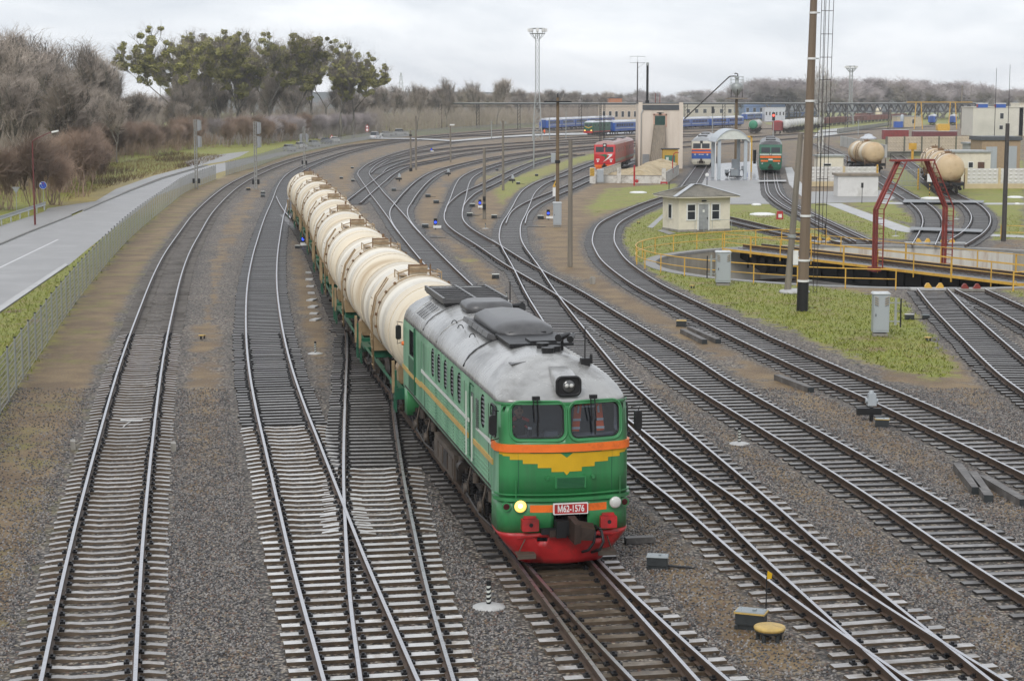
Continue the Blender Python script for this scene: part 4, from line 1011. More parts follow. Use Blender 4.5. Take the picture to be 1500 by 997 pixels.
    cpl = MB([m_coup]); 
    for s in (-1, 1): cpl.box((0, s*5.75, 1.02), (.26, .6, .28)); cpl.tube([(.3, s*5.6, .9), (.34, s*5.9, .6), (.2, s*6.0, .75)], .03, 6)
    cpl.build('coupler', w_)
    return w_
TP = TR['D']['p']; TB = TR['B']['p']
j = int(np.argmin(np.hypot(*(TB-TP[-1]).T))); train_path = np.vstack([TP, TB[j+2:]]); train_path = smooth(resample(train_path, .5), 30)
i0 = int(np.argmin(np.hypot(train_path[:, 0]-fx0, train_path[:, 1]-fy0))); S0 = i0*.5
TD = np.r_[0, np.cumsum(np.hypot(*np.diff(train_path, axis=0).T))]; S0 = TD[i0]
def on_path(path, D, s):
    return Vector((float(np.interp(s, D, path[:, 0])), float(np.interp(s, D, path[:, 1])), 0))
def pose(path, D, s, half=3.9):
    a, b = on_path(path, D, s-half), on_path(path, D, s+half); d = b-a
    return (a+b)/2, math.atan2(-d.x, d.y)
wl = ['first cream oil tank wagon, coupled right behind the green locomotive', 'second cream oil tank wagon behind the green locomotive', 'third cream oil tank wagon behind the green locomotive', 'fourth cream oil tank wagon behind the green locomotive', 'fifth cream oil tank wagon counted from the green locomotive', 'sixth cream oil tank wagon counted from the green locomotive', 'last but one cream oil tank wagon of the long train', 'last cream oil tank wagon at the tail of the long train']
TW = tank_wagon()
for k in range(8):
    loc, a = pose(train_path, TD, S0+LOCO_L+.62+6.01+12.02*k)
    o = TW if k == 0 else dup(TW)
    o.location = loc; o.rotation_euler = (0, 0, a); o['label'] = wl[k]; o['group'] = 'cream tank wagons of the oil train'
# ================================================================ ROAD, PAVEMENT, FENCE, LEFT SIDE
m_asph = M('wet_asphalt', (.27, .265, .26), .48, 0, .16, .5, dirt=(.34, .335, .33), damt=.4, dscale=.25, bump=.25, bscale=60)
m_pav = M('concrete_paving', (.27, .265, .255), .45, 0, .12, .6, dirt=(.19, .18, .165), damt=.35, dscale=.5, bump=.2, bscale=40)
m_kerb = M('kerb_stone', (.24, .235, .22), .6, 0, .2, 2)
m_path = M('pale_concrete', (.42, .42, .41), .5, 0, .12, .8, dirt=(.26, .25, .23), damt=.35, dscale=.6)
m_galv = M('galvanised_steel', (.36, .38, .37), .4, .35, .12, 3)
m_conc = M('weathered_concrete', (.27, .255, .225), .65, 0, .2, 1.5, dirt=(.12, .11, .09), damt=.45, dscale=.8, streak=True, bump=.2)
m_pole = M('old_concrete_pole', (.20, .175, .14), .7, 0, .22, 1.5, dirt=(.09, .08, .065), damt=.4, dscale=1, streak=True)
SHEETS = []
def sheet(name, px, z, mat, kind='structure', sub=None):
    SHEETS.append(px)
    pts = [at(x, y) for x, y in px]; me_ = bpy.data.meshes.new(name)
    me_.from_pydata([(p.x, p.y, z) for p in pts], [], [tuple(range(len(pts)))]); me_.materials.append(mat)
    bm = bmesh.new(); bm.from_mesh(me_); bmesh.ops.recalc_face_normals(bm, faces=bm.faces)
    for f in bm.faces:
        if f.normal.z < 0: f.normal_flip()
    bmesh.ops.triangulate(bm, faces=bm.faces); bm.to_mesh(me_); bm.free()
    o = put(name, me_); o['kind'] = kind; return o
sheet('road', [(-420, 780), (-300, 470), (-60, 375), (0, 359), (40, 342), (104, 317), (150, 297.5), (192, 280), (240, 262), (304, 243), (365, 232), (430, 219), (500, 205), (540, 199), (560, 198), (600, 196), (600, 199.5), (556, 202.5), (500, 210), (430, 224), (370, 238.5), (320, 253), (272, 271), (230, 287), (180, 325), (132, 362), (100, 389), (0, 458), (-120, 545), (-250, 680)], GZ+.008, m_asph)
sheet('pavement', [(-60, 374), (0, 357.5), (40, 340.5), (104, 315.5), (150, 296.5), (190, 279), (236, 261.5), (300, 242.5), (285, 242.5), (225, 258.5), (170, 278), (140, 296), (70, 306.5), (66, 311), (0, 333), (-60, 350)], GZ+.10, m_pav)
sheet('verge_kerb', [(0, 458), (100, 389), (96, 386.5), (0, 449), (-120, 535), (-120, 545)], GZ+.06, m_path)
sheet('path', [(268, 238), (300, 229), (350, 223), (366, 221.5), (352, 229), (330, 236), (300, 241), (280, 243)], GZ+.006, m_pav)
lm = MB([M('road_marking_white', (.62, .62, .62), .5, 0, .15, 3)])
a, b = at(0, 392), at(85, 351); d = (b-a).normalized(); nn = Vector((d.y, -d.x, 0))*.07
a = a-d*9; lm.add([a-nn+Vector((0, 0, .013)), b-nn+Vector((0, 0, .013)), b+nn+Vector((0, 0, .013)), a+nn+Vector((0, 0, .013))], [(0, 1, 2, 3)]); lm.build('lane_marking')['kind'] = 'structure'
kb = MB([m_kerb])
for q in ([(-60, 374.5), (0, 358.6), (40, 341.6), (104, 316.6)], [(122, 309.5), (150, 297), (192, 279.5), (240, 261.7), (304, 242.8)]):
    P = [at(*v) for v in q]
    for u, v in zip(P[:-1], P[1:]): kb.bar(u+Vector((0, 0, .06)), v+Vector((0, 0, .06)), .18, .14)
kb.build('kerb')['kind'] = 'structure'
sheet('foot_crossing', [(540, 203.3), (600, 203.4), (640, 205), (664, 206.8), (700, 203.5), (760, 199), (800, 196.5), (930, 194.5), (930, 197), (800, 199.5), (740, 202.2), (700, 205.8), (664, 208.6), (640, 207.0), (600, 204.9), (540, 204.6)], -.02, m_path)
# ---- mesh fence: posts, stepped panels of real wires near, slats far
def fence(px, label, step=2.55, h=1.8, wires=True, name='mesh_fence'):
    P = cat_rom(px, 10); W = resample(np.array([at(x, y)[:2] for x, y in P]), .5); W = smooth(W, 6)
    D = np.r_[0, np.cumsum(np.hypot(*np.diff(W, axis=0).T))]
    n = int(D[-1]/step)
    th = thing(name, label, 'fence', (0, 0, 0)); th['group'] = 'fence along the railway'
    pos = [(float(np.interp(i*step, D, W[:, 0])), float(np.interp(i*step, D, W[:, 1]))) for i in range(n+1)]
    near = sorted(range(len(pos)), key=lambda i: math.hypot(*pos[i]))
    pm = MB([m_galv, m_black]); pm.cyl((0, 0, 0), (0, 0, h+.05), .035, .035, 6, 0); pm.cyl((0, 0, h+.05), (0, 0, h+.1), .045, .045, 6, 1); pmesh = pm.mesh('post')
    far_ = MB([m_galv])
    for r, i in enumerate(near):
        x, y = pos[i]
        if r < 100: o = put('post', pmesh, th); o.location = (x, y, GZ)
        else: far_.cyl((x, y, GZ), (x, y, GZ+h), .035, .035, 4, 0)
    if far_.v: far_.build('far_posts', th)['kind'] = 'stuff'
    pan = MB([M('fence_wire', (.29, .285, .265), .5, .2, .15, 1)])
    for i in range(n):
        (x0, y0), (x1, y1) = pos[i], pos[i+1]; r = math.hypot(x0, y0)
        a = Vector((x0, y0, GZ)); b = Vector((x1, y1, GZ)); L = (b-a).length
        k = 10 if r < 160 else 5
        wt = .008+r*.00004
        for j in range(k): z = .06+(h-.1)*j/(k-1); pan.bar(a+Vector((0, 0, z)), b+Vector((0, 0, z)), wt*2, wt*2.2)
        m = int(L/(.06 if r < 110 else (.15 if r < 200 else .26)))
        for j in range(1, m): q = a.lerp(b, j/m); w2 = .011 if r < 110 else (.032 if r < 200 else .085); pan.add([q+(b-a).normalized()*-w2+Vector((0, 0, .05)), q+(b-a).normalized()*w2+Vector((0, 0, .05)), q+(b-a).normalized()*w2+Vector((0, 0, h)), q-(b-a).normalized()*w2+Vector((0, 0, h))], [(0, 1, 2, 3)])
    pan.build('mesh_panel', th); return th
fence([(-110, 760), (-50, 672), (0, 606), (13, 588), (37, 550), (58, 520), (86, 478.5), (132, 416), (188.5, 351), (250.6, 298), (275, 280), (318, 262)], 'grey wire mesh fence between the road and the nearest curved track')
fence([(331, 257.2), (376, 244), (420, 228.5), (480, 215.5), (520, 207.7), (543, 204.2)], 'grey mesh fence continuing beyond the gap as far as the parked white car')
fence([(561, 202.6), (610, 199), (660, 194.7), (710, 190.8), (785, 186.3)], 'far grey fence from the white car to the end of the blue carriages')
# ---- guardrail
th = thing('guardrail', 'grey steel guardrail beside the pavement left of the red lamp post', 'guardrail')
a, b = at(-60, 352), at(67, 308.5); n = 9
bm_ = MB([m_galv]); prof = [(-.03, .48), (.03, .54), (-.02, .62), (.03, .70), (-.03, .76)]
d = (b-a).normalized(); pn = Vector((d.y, -d.x, 0))
bm_.loft([[p+pn*u+Vector((0, 0, z)) for u, z in prof] for p in (a, b)], 0, closed_u=False, caps=False); bm_.bar(a+Vector((0, 0, .8)), b+Vector((0, 0, .8)), .07, .06); bm_.build('rail', th)
for i in range(n+1): q = MB([m_galv]); p = a.lerp(b, i/n); q.box(p+Vector((0, 0, .38))-pn*.1, (.1, .12, .78)); q.build('post', th)
# ---- street lamp
m_dkred = M('dark_red_post_paint', (.13, .022, .022), .45, 0, .2, 2)
p = at(51.5, 331); th = thing('street_lamp', 'dark red street lamp with bent arm on the pavement by the guardrail', 'street lamp', p)
h = hz(209, p)-GZ; tip = Vector((xat(80, p.y, 7)-p.x, 0, hz(193, p)-GZ))
q = MB([m_dkred]); q.cyl((0, 0, 0), (0, 0, 1.6), .085, .08, 10); q.cyl((0, 0, 1.6), (0, 0, h), .06, .05, 10); q.build('pole', th)
q = MB([m_dkred]); q.tube([(0, 0, h), (.06, 0, h+.14), (.3, 0, h+.3), tip*.8+Vector((0, 0, (h)*.2))*1.0 if False else (tip.x*.75, 0, tip.z-.1), tuple(tip)], .035, 6); q.build('arm', th)
q = MB([m_white, m_lens]); q.box(tip+Vector((.05, 0, .02)), (.55, .22, .12), 0, ry=-.2); q.box(tip+Vector((.07, 0, -.05)), (.42, .18, .03), 1, ry=-.2); q.build('lantern', th)
# ---- road signs
m_blue = M('traffic_sign_blue', (.02, .08, .42), .35, 0, .08, 4); m_sgrey = M('sign_back_grey', (.26, .27, .28), .45, .2, .1, 3)
p = at(64, 306); th = thing('road_sign', 'round blue sign with red and white arrows behind the guardrail', 'road sign', p)
zc = hz(271.5, p)-GZ; q = MB([m_galv]); q.cyl((0, .03, 0), (0, .03, zc+.3), .03, .03, 6); q.build('post', th)
q = MB([m_blue, m_white, m_red]); q.cyl((0, 0, zc), (0, .02, zc), .36, .36, 24, 0); q.tube([(.345*math.cos(t), -.003, zc+.345*math.sin(t)) for t in np.linspace(0, 2*PI, 25)[:-1]], .014, 4, 1, closed=True)
q.bar((-.02, -.006, zc-.2), (-.2, -.006, zc+.12), .06, .008, 1); q.bar((.18, -.006, zc-.08), (.02, -.006, zc+.2), .06, .008, 2); q.add([(-.28, -.008, zc+.08), (-.1, -.008, zc+.12), (-.22, -.008, zc+.24)], [(0, 1, 2)], 1); q.add([(.1, -.008, zc+.14), (-.06, -.008, zc+.16), (.06, -.008, zc+.28)], [(0, 1, 2)], 2); q.build('sign_disc', th)
p = at(24.5, 311); th = thing('road_sign', 'grey triangular sign back on a thin post left of the red lamp post', 'road sign', p)
zc = hz(277, p)-GZ; q = MB([m_galv]); q.cyl((0, .03, 0), (0, .03, zc), .03, .03, 6); q.build('post', th)
q = MB([m_sgrey]); q.prism([(-.38, zc+.2), (.38, zc+.2), (0, zc-.42)], -.01, .01); q.build('sign_plate', th)
def tri_sign(px, py, ptop, label, two=False):
    p = at(px, py); th = thing('warning_sign', label, 'road sign', p); zt = hz(ptop, p)-GZ
    q = MB([m_galv]); q.cyl((0, .03, 0), (0, .03, zt-.2), .05, .05, 6); q.build('post', th)
    q = MB([m_red, m_white]); zz = [zt-.9]+([zt-2.0] if two else [])
    q.prism([(-.6, zt-1.0), (.6, zt-1.0), (0, zt)], -.02, .0, 0); q.prism([(-.38, zt-.9), (.38, zt-.9), (0, zt-.26)], -.03, -.015, 1)
    if two: q.cyl((0, 0, zt-1.55), (0, -.03, zt-1.55), .5, .5, 18, 0); q.cyl((0, -.02, zt-1.55), (0, -.045, zt-1.55), .34, .34, 18, 1)
    q.build('sign_plate', th)
tri_sign(538, 204, 182, 'red-bordered warning triangle over a round sign beyond the fence', True); tri_sign(486, 209, 197, 'small warning triangle behind the fence beside parked cars')
# ---- signal masts seen from behind
def mast_signal(px, pb, ptop, label, heads):
    p = at(px, pb); th = thing('signal_mast', label, 'railway signal', p); H_ = hz(ptop, p)-GZ
    q = MB([m_conc]); 
    for s in (-1, 1): q.bar((s*.16, 0, 0), (s*.10, 0, H_), .10, .2)
    k = int(H_/.6)
    for i in range(k): z = .3+i*.6; q.box((0, 0, z), (.26, .16, .08))
    q.build('mast', th)
    for (z0, z1, s) in heads:
        q = MB([m_sgrey, m_galv]); q.box((s*.42, -.02, (z0+z1)/2*H_), (.34, .16, (z1-z0)*H_), 0); q.bar((0, 0, z0*H_), (s*.42, 0, z0*H_), .06, .06, 1); q.bar((0, 0, z1*H_), (s*.42, 0, z1*H_), .06, .06, 1)
        q.box((s*.66, .05, (z0+z1)/2*H_), (.05, .3, (z1-z0)*H_*.9), 1); q.build('signal_head', th)
    q = MB([m_galv]); 
    for s in (-.12, .12): q.bar((s, -.3, .2), (s, -.22, H_), .03)
    for i in range(int(H_/.35)): q.bar((-.12, -.28, .3+i*.35), (.12, -.28, .3+i*.35), .025)
    q.build('ladder', th)
    for s in (-1, 1): q = MB([m_black]); q.box((s*.3, 0, .95), (.26, .3, .55)); q.build('relay_box', th)
mast_signal(288, 277, 175, 'lattice signal mast nearest to the mesh fence, with two grey heads', [(.84, .99, 1), (.60, .76, 1)])
mast_signal(375, 278.5, 178, 'lattice signal mast standing right of the fence track with black boxes at its foot', [(.82, .99, 1), (.62, .78, 1)])
mast_signal(446, 247, 185, 'lattice signal mast rising behind the tail of the tank train', [(.62, .82, 1), (.62, .82, -1)])
# ---- cars beyond the fence
def car(px, py, rz, col, label, van=False):
    p = at(px, py); th = thing('parked_car', label, 'car', p, rz, 'cars parked beyond the fence')
    paint = M('car_paint_'+label.split()[0], col, .22, .1, .04, 2)
    q = MB([paint]); L, W_ = (4.9, 1.9) if van else (4.3, 1.72)
    prof = [(-L/2, .35), (-L/2, .8), (-L/2+.15, .95), (-L*.22, 1.02), (L*.30, 1.02), (L/2-.2, .98), (L/2, .75), (L/2, .35)]
    q.loft([[(s*W_/2*(.97 if i in (0, 3) else 1), y, z) for y, z in prof] for i, s in enumerate((-1, -.94, .94, 1))], 0); q.build('body', th)
    rt = 1.95 if van else 1.46
    c2 = MB([m_dglass]); cp_ = [(-L*.24, 1.0), (-L*.10, rt-.06), (L*.30, rt-.06), (L*.42, 1.0)]; c2.loft([[(s*W_/2*.9*(.9 if 0 < i < 3 else 1), y, z) for i, (y, z) in enumerate(cp_)] for s in (-1, 1)], 0); c2.build('window', th)
    r_ = MB([paint]); r_.box((0, L*.10, rt-.02), (W_*.80, L*.42, .08)); r_.build('roof', th)
    for sx in (-1, 1):
        for sy in (-1, 1): w_ = MB([m_black, m_galv]); w_.cyl((sx*W_*.38, sy*L*.30, .31), (sx*W_*.5, sy*L*.30, .31), .31, .31, 14, 0); w_.cyl((sx*W_*.5, sy*L*.30, .31), (sx*W_*.505, sy*L*.30, .31), .18, .18, 10, 1); w_.build('wheel', th)
    for sx in (-1, 1): t_ = MB([m_red]); t_.box((sx*W_*.4, L/2+.005, .75), (.22, .03, .16)); t_.build('tail_lamp', th)
WH, SI, DB, GR = (.7, .7, .7), (.42, .44, .46), (.03, .05, .12), (.12, .13, .14)
car(550, 203.4, 2.9, WH, 'white car with red tail lamps in the fence gap by the foot crossing', True)
car(567, 199.5, 1.6, WH, 'white estate car behind the far fence, nearer to the gap'); car(587, 198, 1.6, WH, 'white van behind the far fence, right of the estate car', True)
car(424, 222, .4, SI, 'silver car behind the mesh fence, nearest to the camera'); car(441, 218, .4, WH, 'white car top showing beside the third signal mast'); car(460, 215, .4, SI, 'silver car showing just right of the third signal mast'); car(478, 211, .4, DB, 'dark blue car behind the fence near the warning triangle'); car(490, 209, .4, WH, 'white car right below the small warning triangle')
# ---- person in orange by the floodlight mast
def walker(px, py, label, col):
    p = at(px, py); v = [(0, 0, .92), (0, 0, 1.2), (0, 0, 1.42), (0, 0, 1.56), (-.1, 0, .88), (-.11, .06, .48), (-.11, .0, .06), (-.11, -.14, .04), (.1, 0, .88), (.12, -.1, .48), (.12, .02, .06), (.12, -.12, .04), (-.2, 0, 1.4), (-.25, .02, 1.12), (-.24, -.08, .86), (.2, 0, 1.4), (.26, .0, 1.12), (.25, -.1, .86)]
    e = [(0, 1), (1, 2), (2, 3), (0, 4), (4, 5), (5, 6), (6, 7), (0, 8), (8, 9), (9, 10), (10, 11), (2, 12), (12, 13), (13, 14), (2, 15), (15, 16), (16, 17)]
    r = [.15, .15, .15, .06, .1, .075, .055, .05, .1, .075, .055, .05, .08, .06, .05, .08, .06, .05]
    o = put('person', skinned('person', v, e, r, col, sub=1)); o.location = p; tag(o, label, 'person')
    h = MB([m_skin, m_hair]); h.lathe([(0, 1.54), (.07, 1.58), (.09, 1.66), (.085, 1.74), (.05, 1.8), (0, 1.81)], 10, m=0); h.build('head', o)
    q = MB([m_navy]); 
    for s in (-1, 1): q.cyl((s*.11, 0, .84), (s*.115, 0, .1), .11, .085, 8)
    q.build('trousers', o)
walker(797.5, 197.5, 'person in orange work clothes standing beside the floodlight mast', m_hivis)
# ================================================================ TURNTABLE, CABIN, POLES AND CABINETS
m_pit = M('stained_pit_concrete', (.34, .31, .25), .65, 0, .2, .8, dirt=(.14, .115, .08), damt=.5, dscale=.6, streak=True)
m_pitw = M('whitewashed_pit_wall', (.56, .54, .48), .6, 0, .12, .8, dirt=(.33, .22, .14), damt=.35, dscale=.8, streak=True)
m_yel = M('yellow_railing_paint', (.62, .37, .06), .45, 0, .15, 3, dirt=(.42, .2, .03), damt=.3)
m_oxide = M('red_oxide_paint', (.23, .036, .026), .55, 0, .2, 2, dirt=(.12, .03, .025), damt=.4)
m_brick = None
cx, cy = PIT_C; Rp = PIT_R
th = thing('turntable_pit', 'round concrete turntable pit with stained walls in the grass', 'turntable pit', (cx, cy, GZ))
N_ = 96; dep = 2.3
def ringpts(r, z): return [(r*math.cos(2*PI*i/N_), r*math.sin(2*PI*i/N_), z) for i in range(N_)]
q = MB([m_pit, m_pitw]); q.loft([ringpts(Rp, .02), ringpts(Rp, -dep)], 0, caps=False, mfn=lambda i, j: 1 if .12 < (j/N_) < .36 else 0); q.build('pit_wall', th)
q = MB([m_kerb]); q.loft([ringpts(Rp-.03, -.12), ringpts(Rp-.03, .035), ringpts(Rp+.75, .035), ringpts(Rp+.75, -.12)], 0, caps=False); q.build('coping', th)
q = MB([M('pit_floor', (.09, .08, .07), .6, 0, .4, .8)]); q.add(ringpts(Rp+.2, -dep), [tuple(range(N_))]); q.build('pit_floor', th)
q = MB([m_rust]); q.loft([ringpts(Rp-1.2, -dep+.02), ringpts(Rp-1.2, -dep+.18), ringpts(Rp-1.1, -dep+.18), ringpts(Rp-1.1, -dep+.02)], 0, caps=False); q.build('ring_rail', th)
# bridge
A, B = at(1057, 362, -.1), at(1500, 414, -.1); bd = (B-A).normalized(); ba = math.atan2(-bd.x, bd.y)     # local +Y runs along the bridge
th = thing('turntable_bridge', 'turntable bridge with yellow railings and red portal across the pit', 'turntable', (cx, cy, 0), ba)
L2 = Rp-.25
# sideways shift so that the near edge matches
nrm = Vector((math.cos(ba), math.sin(ba), 0)); offn = (A-Vector((cx, cy, -.1))).dot(nrm)
sgn = 1; wd = BR_W
q = MB([m_wood_sl, m_grime]); q.box((0, 0, -.26), (2*wd, 2*L2, .1), 0)
for i in range(int(2*L2/.55)): q.box((0, -L2+.3+i*.55, -.20), (2.7, .22, .06), 0)
q.build('deck', th)
for s in (-1, 1):
    rl = MB([m_steel, m_rust]); rl.loft([[(s*.795+x, y, z+.03) for x, z in RAILP] for y in (-L2, L2)], 1, mfn=lambda i, j: 0 if j == 0 else 1); rl.build('rail', th)
    g_ = MB([m_black]); 
    pr_ = [(-L2, -.32), (-L2, -.9), (-L2+2.5, -1.7), (L2-2.5, -1.7), (L2, -.9), (L2, -.32)]
    g_.prism([(y, z) for y, z in pr_], s*1.0-.04, s*1.0+.04, 0, 'YZ')
    for k in range(int(2*L2/1.6)): g_.box((s*1.08, -L2+1+k*1.6, -.95), (.14, .05, 1.15))
    g_.box((s*1.1, 0, -1.68), (.34, 2*L2-5, .04)); g_.build('girder', th)
    rr_ = MB([m_yel]); ed = s*wd
    rr_.box((ed, 0, -.24), (.07, 2*L2, .16))
    n = int(2*L2/3.0)
    for z in (.28, .85): rr_.bar((ed, -L2, z), (ed, L2, z), .045)
    rr_.build('railing', th)
    for k in range(n+1):
        pp = MB([m_yel]); y = -L2+2*L2*k/n; pp.bar((ed, y, -.55), (ed, y, .87), .08 if k % 3 == 1 else .05); pp.build('railing_post', th)
# red portal in the middle
def to_bridge(v): 
    d = v-Vector((cx, cy, 0)); return d.dot(Vector((-math.sin(ba), math.cos(ba), 0)))
y0_ = .5*(to_bridge(at(1290, 389, -.1))+to_bridge(at(1382, 383, -.1)))
Pm = Vector((cx, cy, 0))+Vector((-math.sin(ba), math.cos(ba), 0))*y0_
Ht = hz(236, Pm)
q = MB([m_oxide]); kz = hz(300, Pm)-.2
for s in (-1, 1):
    for e in (-.22, .22):
        q.bar((s*(wd+.25), y0_+e*.6, -.5), (s*(wd+.25), y0_+e*.6, kz), .12, .12); q.bar((s*(wd+.25), y0_+e*.6, kz), (s*1.15, y0_+e*.6, Ht), .12, .12)
    q.bar((s*(wd+.25), y0_+.75, -.2), (s*(wd+.25), y0_+.75, kz), .06); q.bar((s*(wd+.25), y0_+.75, kz), (s*1.1, y0_+.75, Ht), .06)
    for k in range(22):
        z = .1+k*.3
        if z < kz: q.bar((s*(wd+.25), y0_+.2, z), (s*(wd+.25), y0_+.75, z), .035)
        elif z < Ht: f = (z-kz)/(Ht-kz); x = (wd+.25)*(1-f)+1.15*f; q.bar((s*x, y0_+.2, z), (s*x, y0_+.75, z), .035)
    q.box((s*(wd+.25), y0_, -.3), (.5, .7, .25))
q.box((0, y0_, Ht+.05), (2.9, .9, .12)); q.build('portal', th)
q = MB([m_black, m_yel]); q.box((0, y0_, Ht+.9), (.34, .34, .4), 1); q.cyl((0, y0_, Ht+.1), (0, y0_, Ht+.9), .08, .08, 8, 1); q.tube([(-1.4, y0_-.4, Ht+.1), (-1.4, y0_-.4, Ht+.5), (1.4, y0_-.4, Ht+.5), (1.4, y0_-.4, Ht+.1)], .02, 4, 0); q.build('collector', th)
q = MB([m_grime, m_oxide]); 
for k in range(4): q.box((0, -L2+2+k*.9, -.9), (2.6, .5, .5), 0)
q.cyl((-1.3, -L2+3, -1.4), (1.3, -L2+3, -1.4), .4, .4, 14, 0); q.build('drive_gear', th)
# perimeter railing
def arc_angles(p0, p1, via, r):
    an = lambda P: math.atan2(P.y-cy, P.x-cx)
    a0_, a1_, av = an(at(*p0)), an(at(*p1)), an(at(*via))
    while a1_ < a0_: a1_ += 2*PI
    while av < a0_: av += 2*PI
    if av > a1_: a1_ -= 2*PI
    return a0_, a1_
a0_, a1_ = arc_angles((1312, 425), (1190, 352), (960, 378), Rp)
th = thing('railing', 'yellow guard railing curving round the left side of the turntable pit', 'railing')
r = Rp+1.25; n = 17
pts = lambda z: [(cx+r*math.cos(a0_+(a1_-a0_)*i/60), cy+r*math.sin(a0_+(a1_-a0_)*i/60), GZ+z) for i in range(61)]
q = MB([m_yel]); q.tube(pts(1.1), .035, 6); q.tube(pts(.58), .028, 6); q.build('rail', th)
for i in range(n+1):
    t = a0_+(a1_-a0_)*i/n; q = MB([m_yel]); q.bar((cx+r*math.cos(t), cy+r*math.sin(t), GZ-.05), (cx+r*math.cos(t), cy+r*math.sin(t), GZ+1.12), .06); q.build('post', th)
th = thing('railing', 'short yellow railing loop at the right edge above the red stop', 'railing')
p = at(1484, 426); q = MB([m_yel]); q.bar(p, p+Vector((0, 0, 1.05)), .07); q.build('post', th)
q = MB([m_yel]); q.tube([p+Vector((0, 0, 1.0)), p+Vector((.5, -.1, 1.05)), p+Vector((4, -.6, 1.05))], .035, 6); q.tube([p+Vector((.1, 0, .55)), p+Vector((.2, 0, .4)), p+Vector((4, -.6, .4))], .03, 6); q.build('rail', th)
th = thing('railing', 'yellow railing on the grass at the right edge behind the pit', 'railing')
p = at(1466, 350); q = MB([m_yel]); 
for z in (.5, 1.0): q.bar(p+Vector((0, 0, z)), p+Vector((6, -1, z)), .04)
q.build('rail', th)
for k in range(3): q = MB([m_yel]); q.bar(p+Vector((k*2.5, -k*.4, 0)), p+Vector((k*2.5, -k*.4, 1.05)), .06); q.build('post', th)
# wheel stops
def stop(px, py, mat, label):
    p = at(px, py); th = thing('wheel_stop', label, 'wheel stop', (p.x, p.y, GZ+.05))
    q = MB([m_path if mat is m_yel else m_conc]); q.box((0, 0, .04), (2.6, .6, .12)); q.build('base', th)
    for s in (-1, 1):
        q = MB([mat]); q.prism([(s*.10, .1), (s*.5, .1), (s*.5, .2), (s*.4, .36), (s*.28, .36), (s*.2, .24)], -.1, .12); q.build('block', th)
stop(1368, 425.5, m_yel, 'yellow wheel stop at the pit edge between the rails'); stop(1422, 426.5, m_oxide, 'red wheel stop at the pit edge near the right side')
stop(1352, 357.5, m_yel, 'small yellow wheel stop on the far pit edge, left of the red ladder'); stop(1388, 358, m_yel, 'small yellow wheel stop on the far pit edge, right of the red ladder'); stop(1207, 355.5, m_yel, 'yellow wheel stop on the far pit edge right of the tall pole')
# ---- cabin
m_plas = M('cream_plaster', (.68, .63, .52), .6, 0, .08, 1, dirt=(.50, .45, .36), damt=.3, dscale=.7)
m_asb = M('corrugated_grey_roofing', (.20, .185, .15), .6, 0, .2, 1.5, dirt=(.10, .09, .07), damt=.4)
m_ridge = M('pale_ridge_sheet', (.45, .47, .48), .45, .2, .1, 2)
m_door = M('grey_door_paint', (.28, .29, .30), .5, 0, .15, 3)
p0, p1, p2 = at(994, 340), at(1068.8, 338.2), at(976, 336)
wv = p1-p0; Wc = wv.length; ca = math.atan2(wv.y, wv.x); Dc = 3.2; Hc = 2.62
th = thing('cabin', 'small cream plastered cabin with grey corrugated roof beside the turntable', 'cabin', p0, ca)
q = MB([m_plas, m_conc]); q.box((Wc/2, Dc/2, Hc/2+.12), (Wc, Dc, Hc), 0); q.box((Wc/2, Dc/2, .06), (Wc+.12, Dc+.12, .24), 1); q.build('wall', th)
ov = .62; q = MB([m_asb, m_ridge]); e0, e1, f0, f1 = -ov, Wc+ov, -ov, Dc+ov; hr = .85; zt = Hc+.16
rg_ = [(e0, f0, zt), (e1, f0, zt), (e1, f1, zt), (e0, f1, zt), (Wc/2-.3, Dc/2, zt+hr), (Wc/2+.3, Dc/2, zt+hr)]
# corrugated slopes made of many strips
def slope(a, b, c, d, n=34):
    a, b, c, d = map(Vector, (a, b, c, d))
    for k in range(n):
        u0, u1 = k/n, (k+.5)/n; u2 = (k+1)/n
        for s, e_, dz0, dz1 in ((u0, u1, 0, .035), (u1, u2, .035, 0)):
            q.add([a.lerp(b, s)+Vector((0, 0, dz0)), a.lerp(b, e_)+Vector((0, 0, dz1)), d.lerp(c, e_)+Vector((0, 0, dz1)), d.lerp(c, s)+Vector((0, 0, dz0))], [(0, 1, 2, 3)], 0)
slope(rg_[0], rg_[1], rg_[5], rg_[4]); slope(rg_[1], rg_[2], rg_[5], rg_[5], 24); slope(rg_[2], rg_[3], rg_[4], rg_[5]); slope(rg_[3], rg_[0], rg_[4], rg_[4], 24)
for a, b in ((0, 4), (1, 5), (2, 5), (3, 4), (4, 5)): q.bar(Vector(rg_[a])+Vector((0, 0, .04)), Vector(rg_[b])+Vector((0, 0, .05)), .34, .03, 1)
q.build('roof', th)
q = MB([m_plas]); q.box((Wc/2, Dc/2, zt-.06), (Wc+2*ov-.1, Dc+2*ov-.1, .1)); q.build('eaves', th)
def win(x, z, w_, h_, par, y=-.0, mul=True):
    f_ = MB([m_white]); t = .06
    for (cx_, cz_, a_, b_) in ((x, z+h_/2, w_+t*2, t*1.6), (x, z-h_/2, w_+t*2, t*1.6), (x-w_/2, z, t*1.6, h_), (x+w_/2, z, t*1.6, h_)): f_.box((cx_, y-.03, cz_), (a_, .07, b_))
    f_.box((x, y-.025, z+h_*.05), (w_, .04, .05))
    o = f_.build('window', par); g_ = MB([m_dglass]); g_.box((x, y-.008, z), (w_-.02, .02, h_-.02)); g_.build('pane', o)
px2x = lambda px: (px-994)/(1068.8-994)*Wc
win(px2x(1012), 1.55, px2x(1018.5)-px2x(1006), 1.25, th); win(px2x(1047.5), 1.55, px2x(1054)-px2x(1042), 1.25, th)
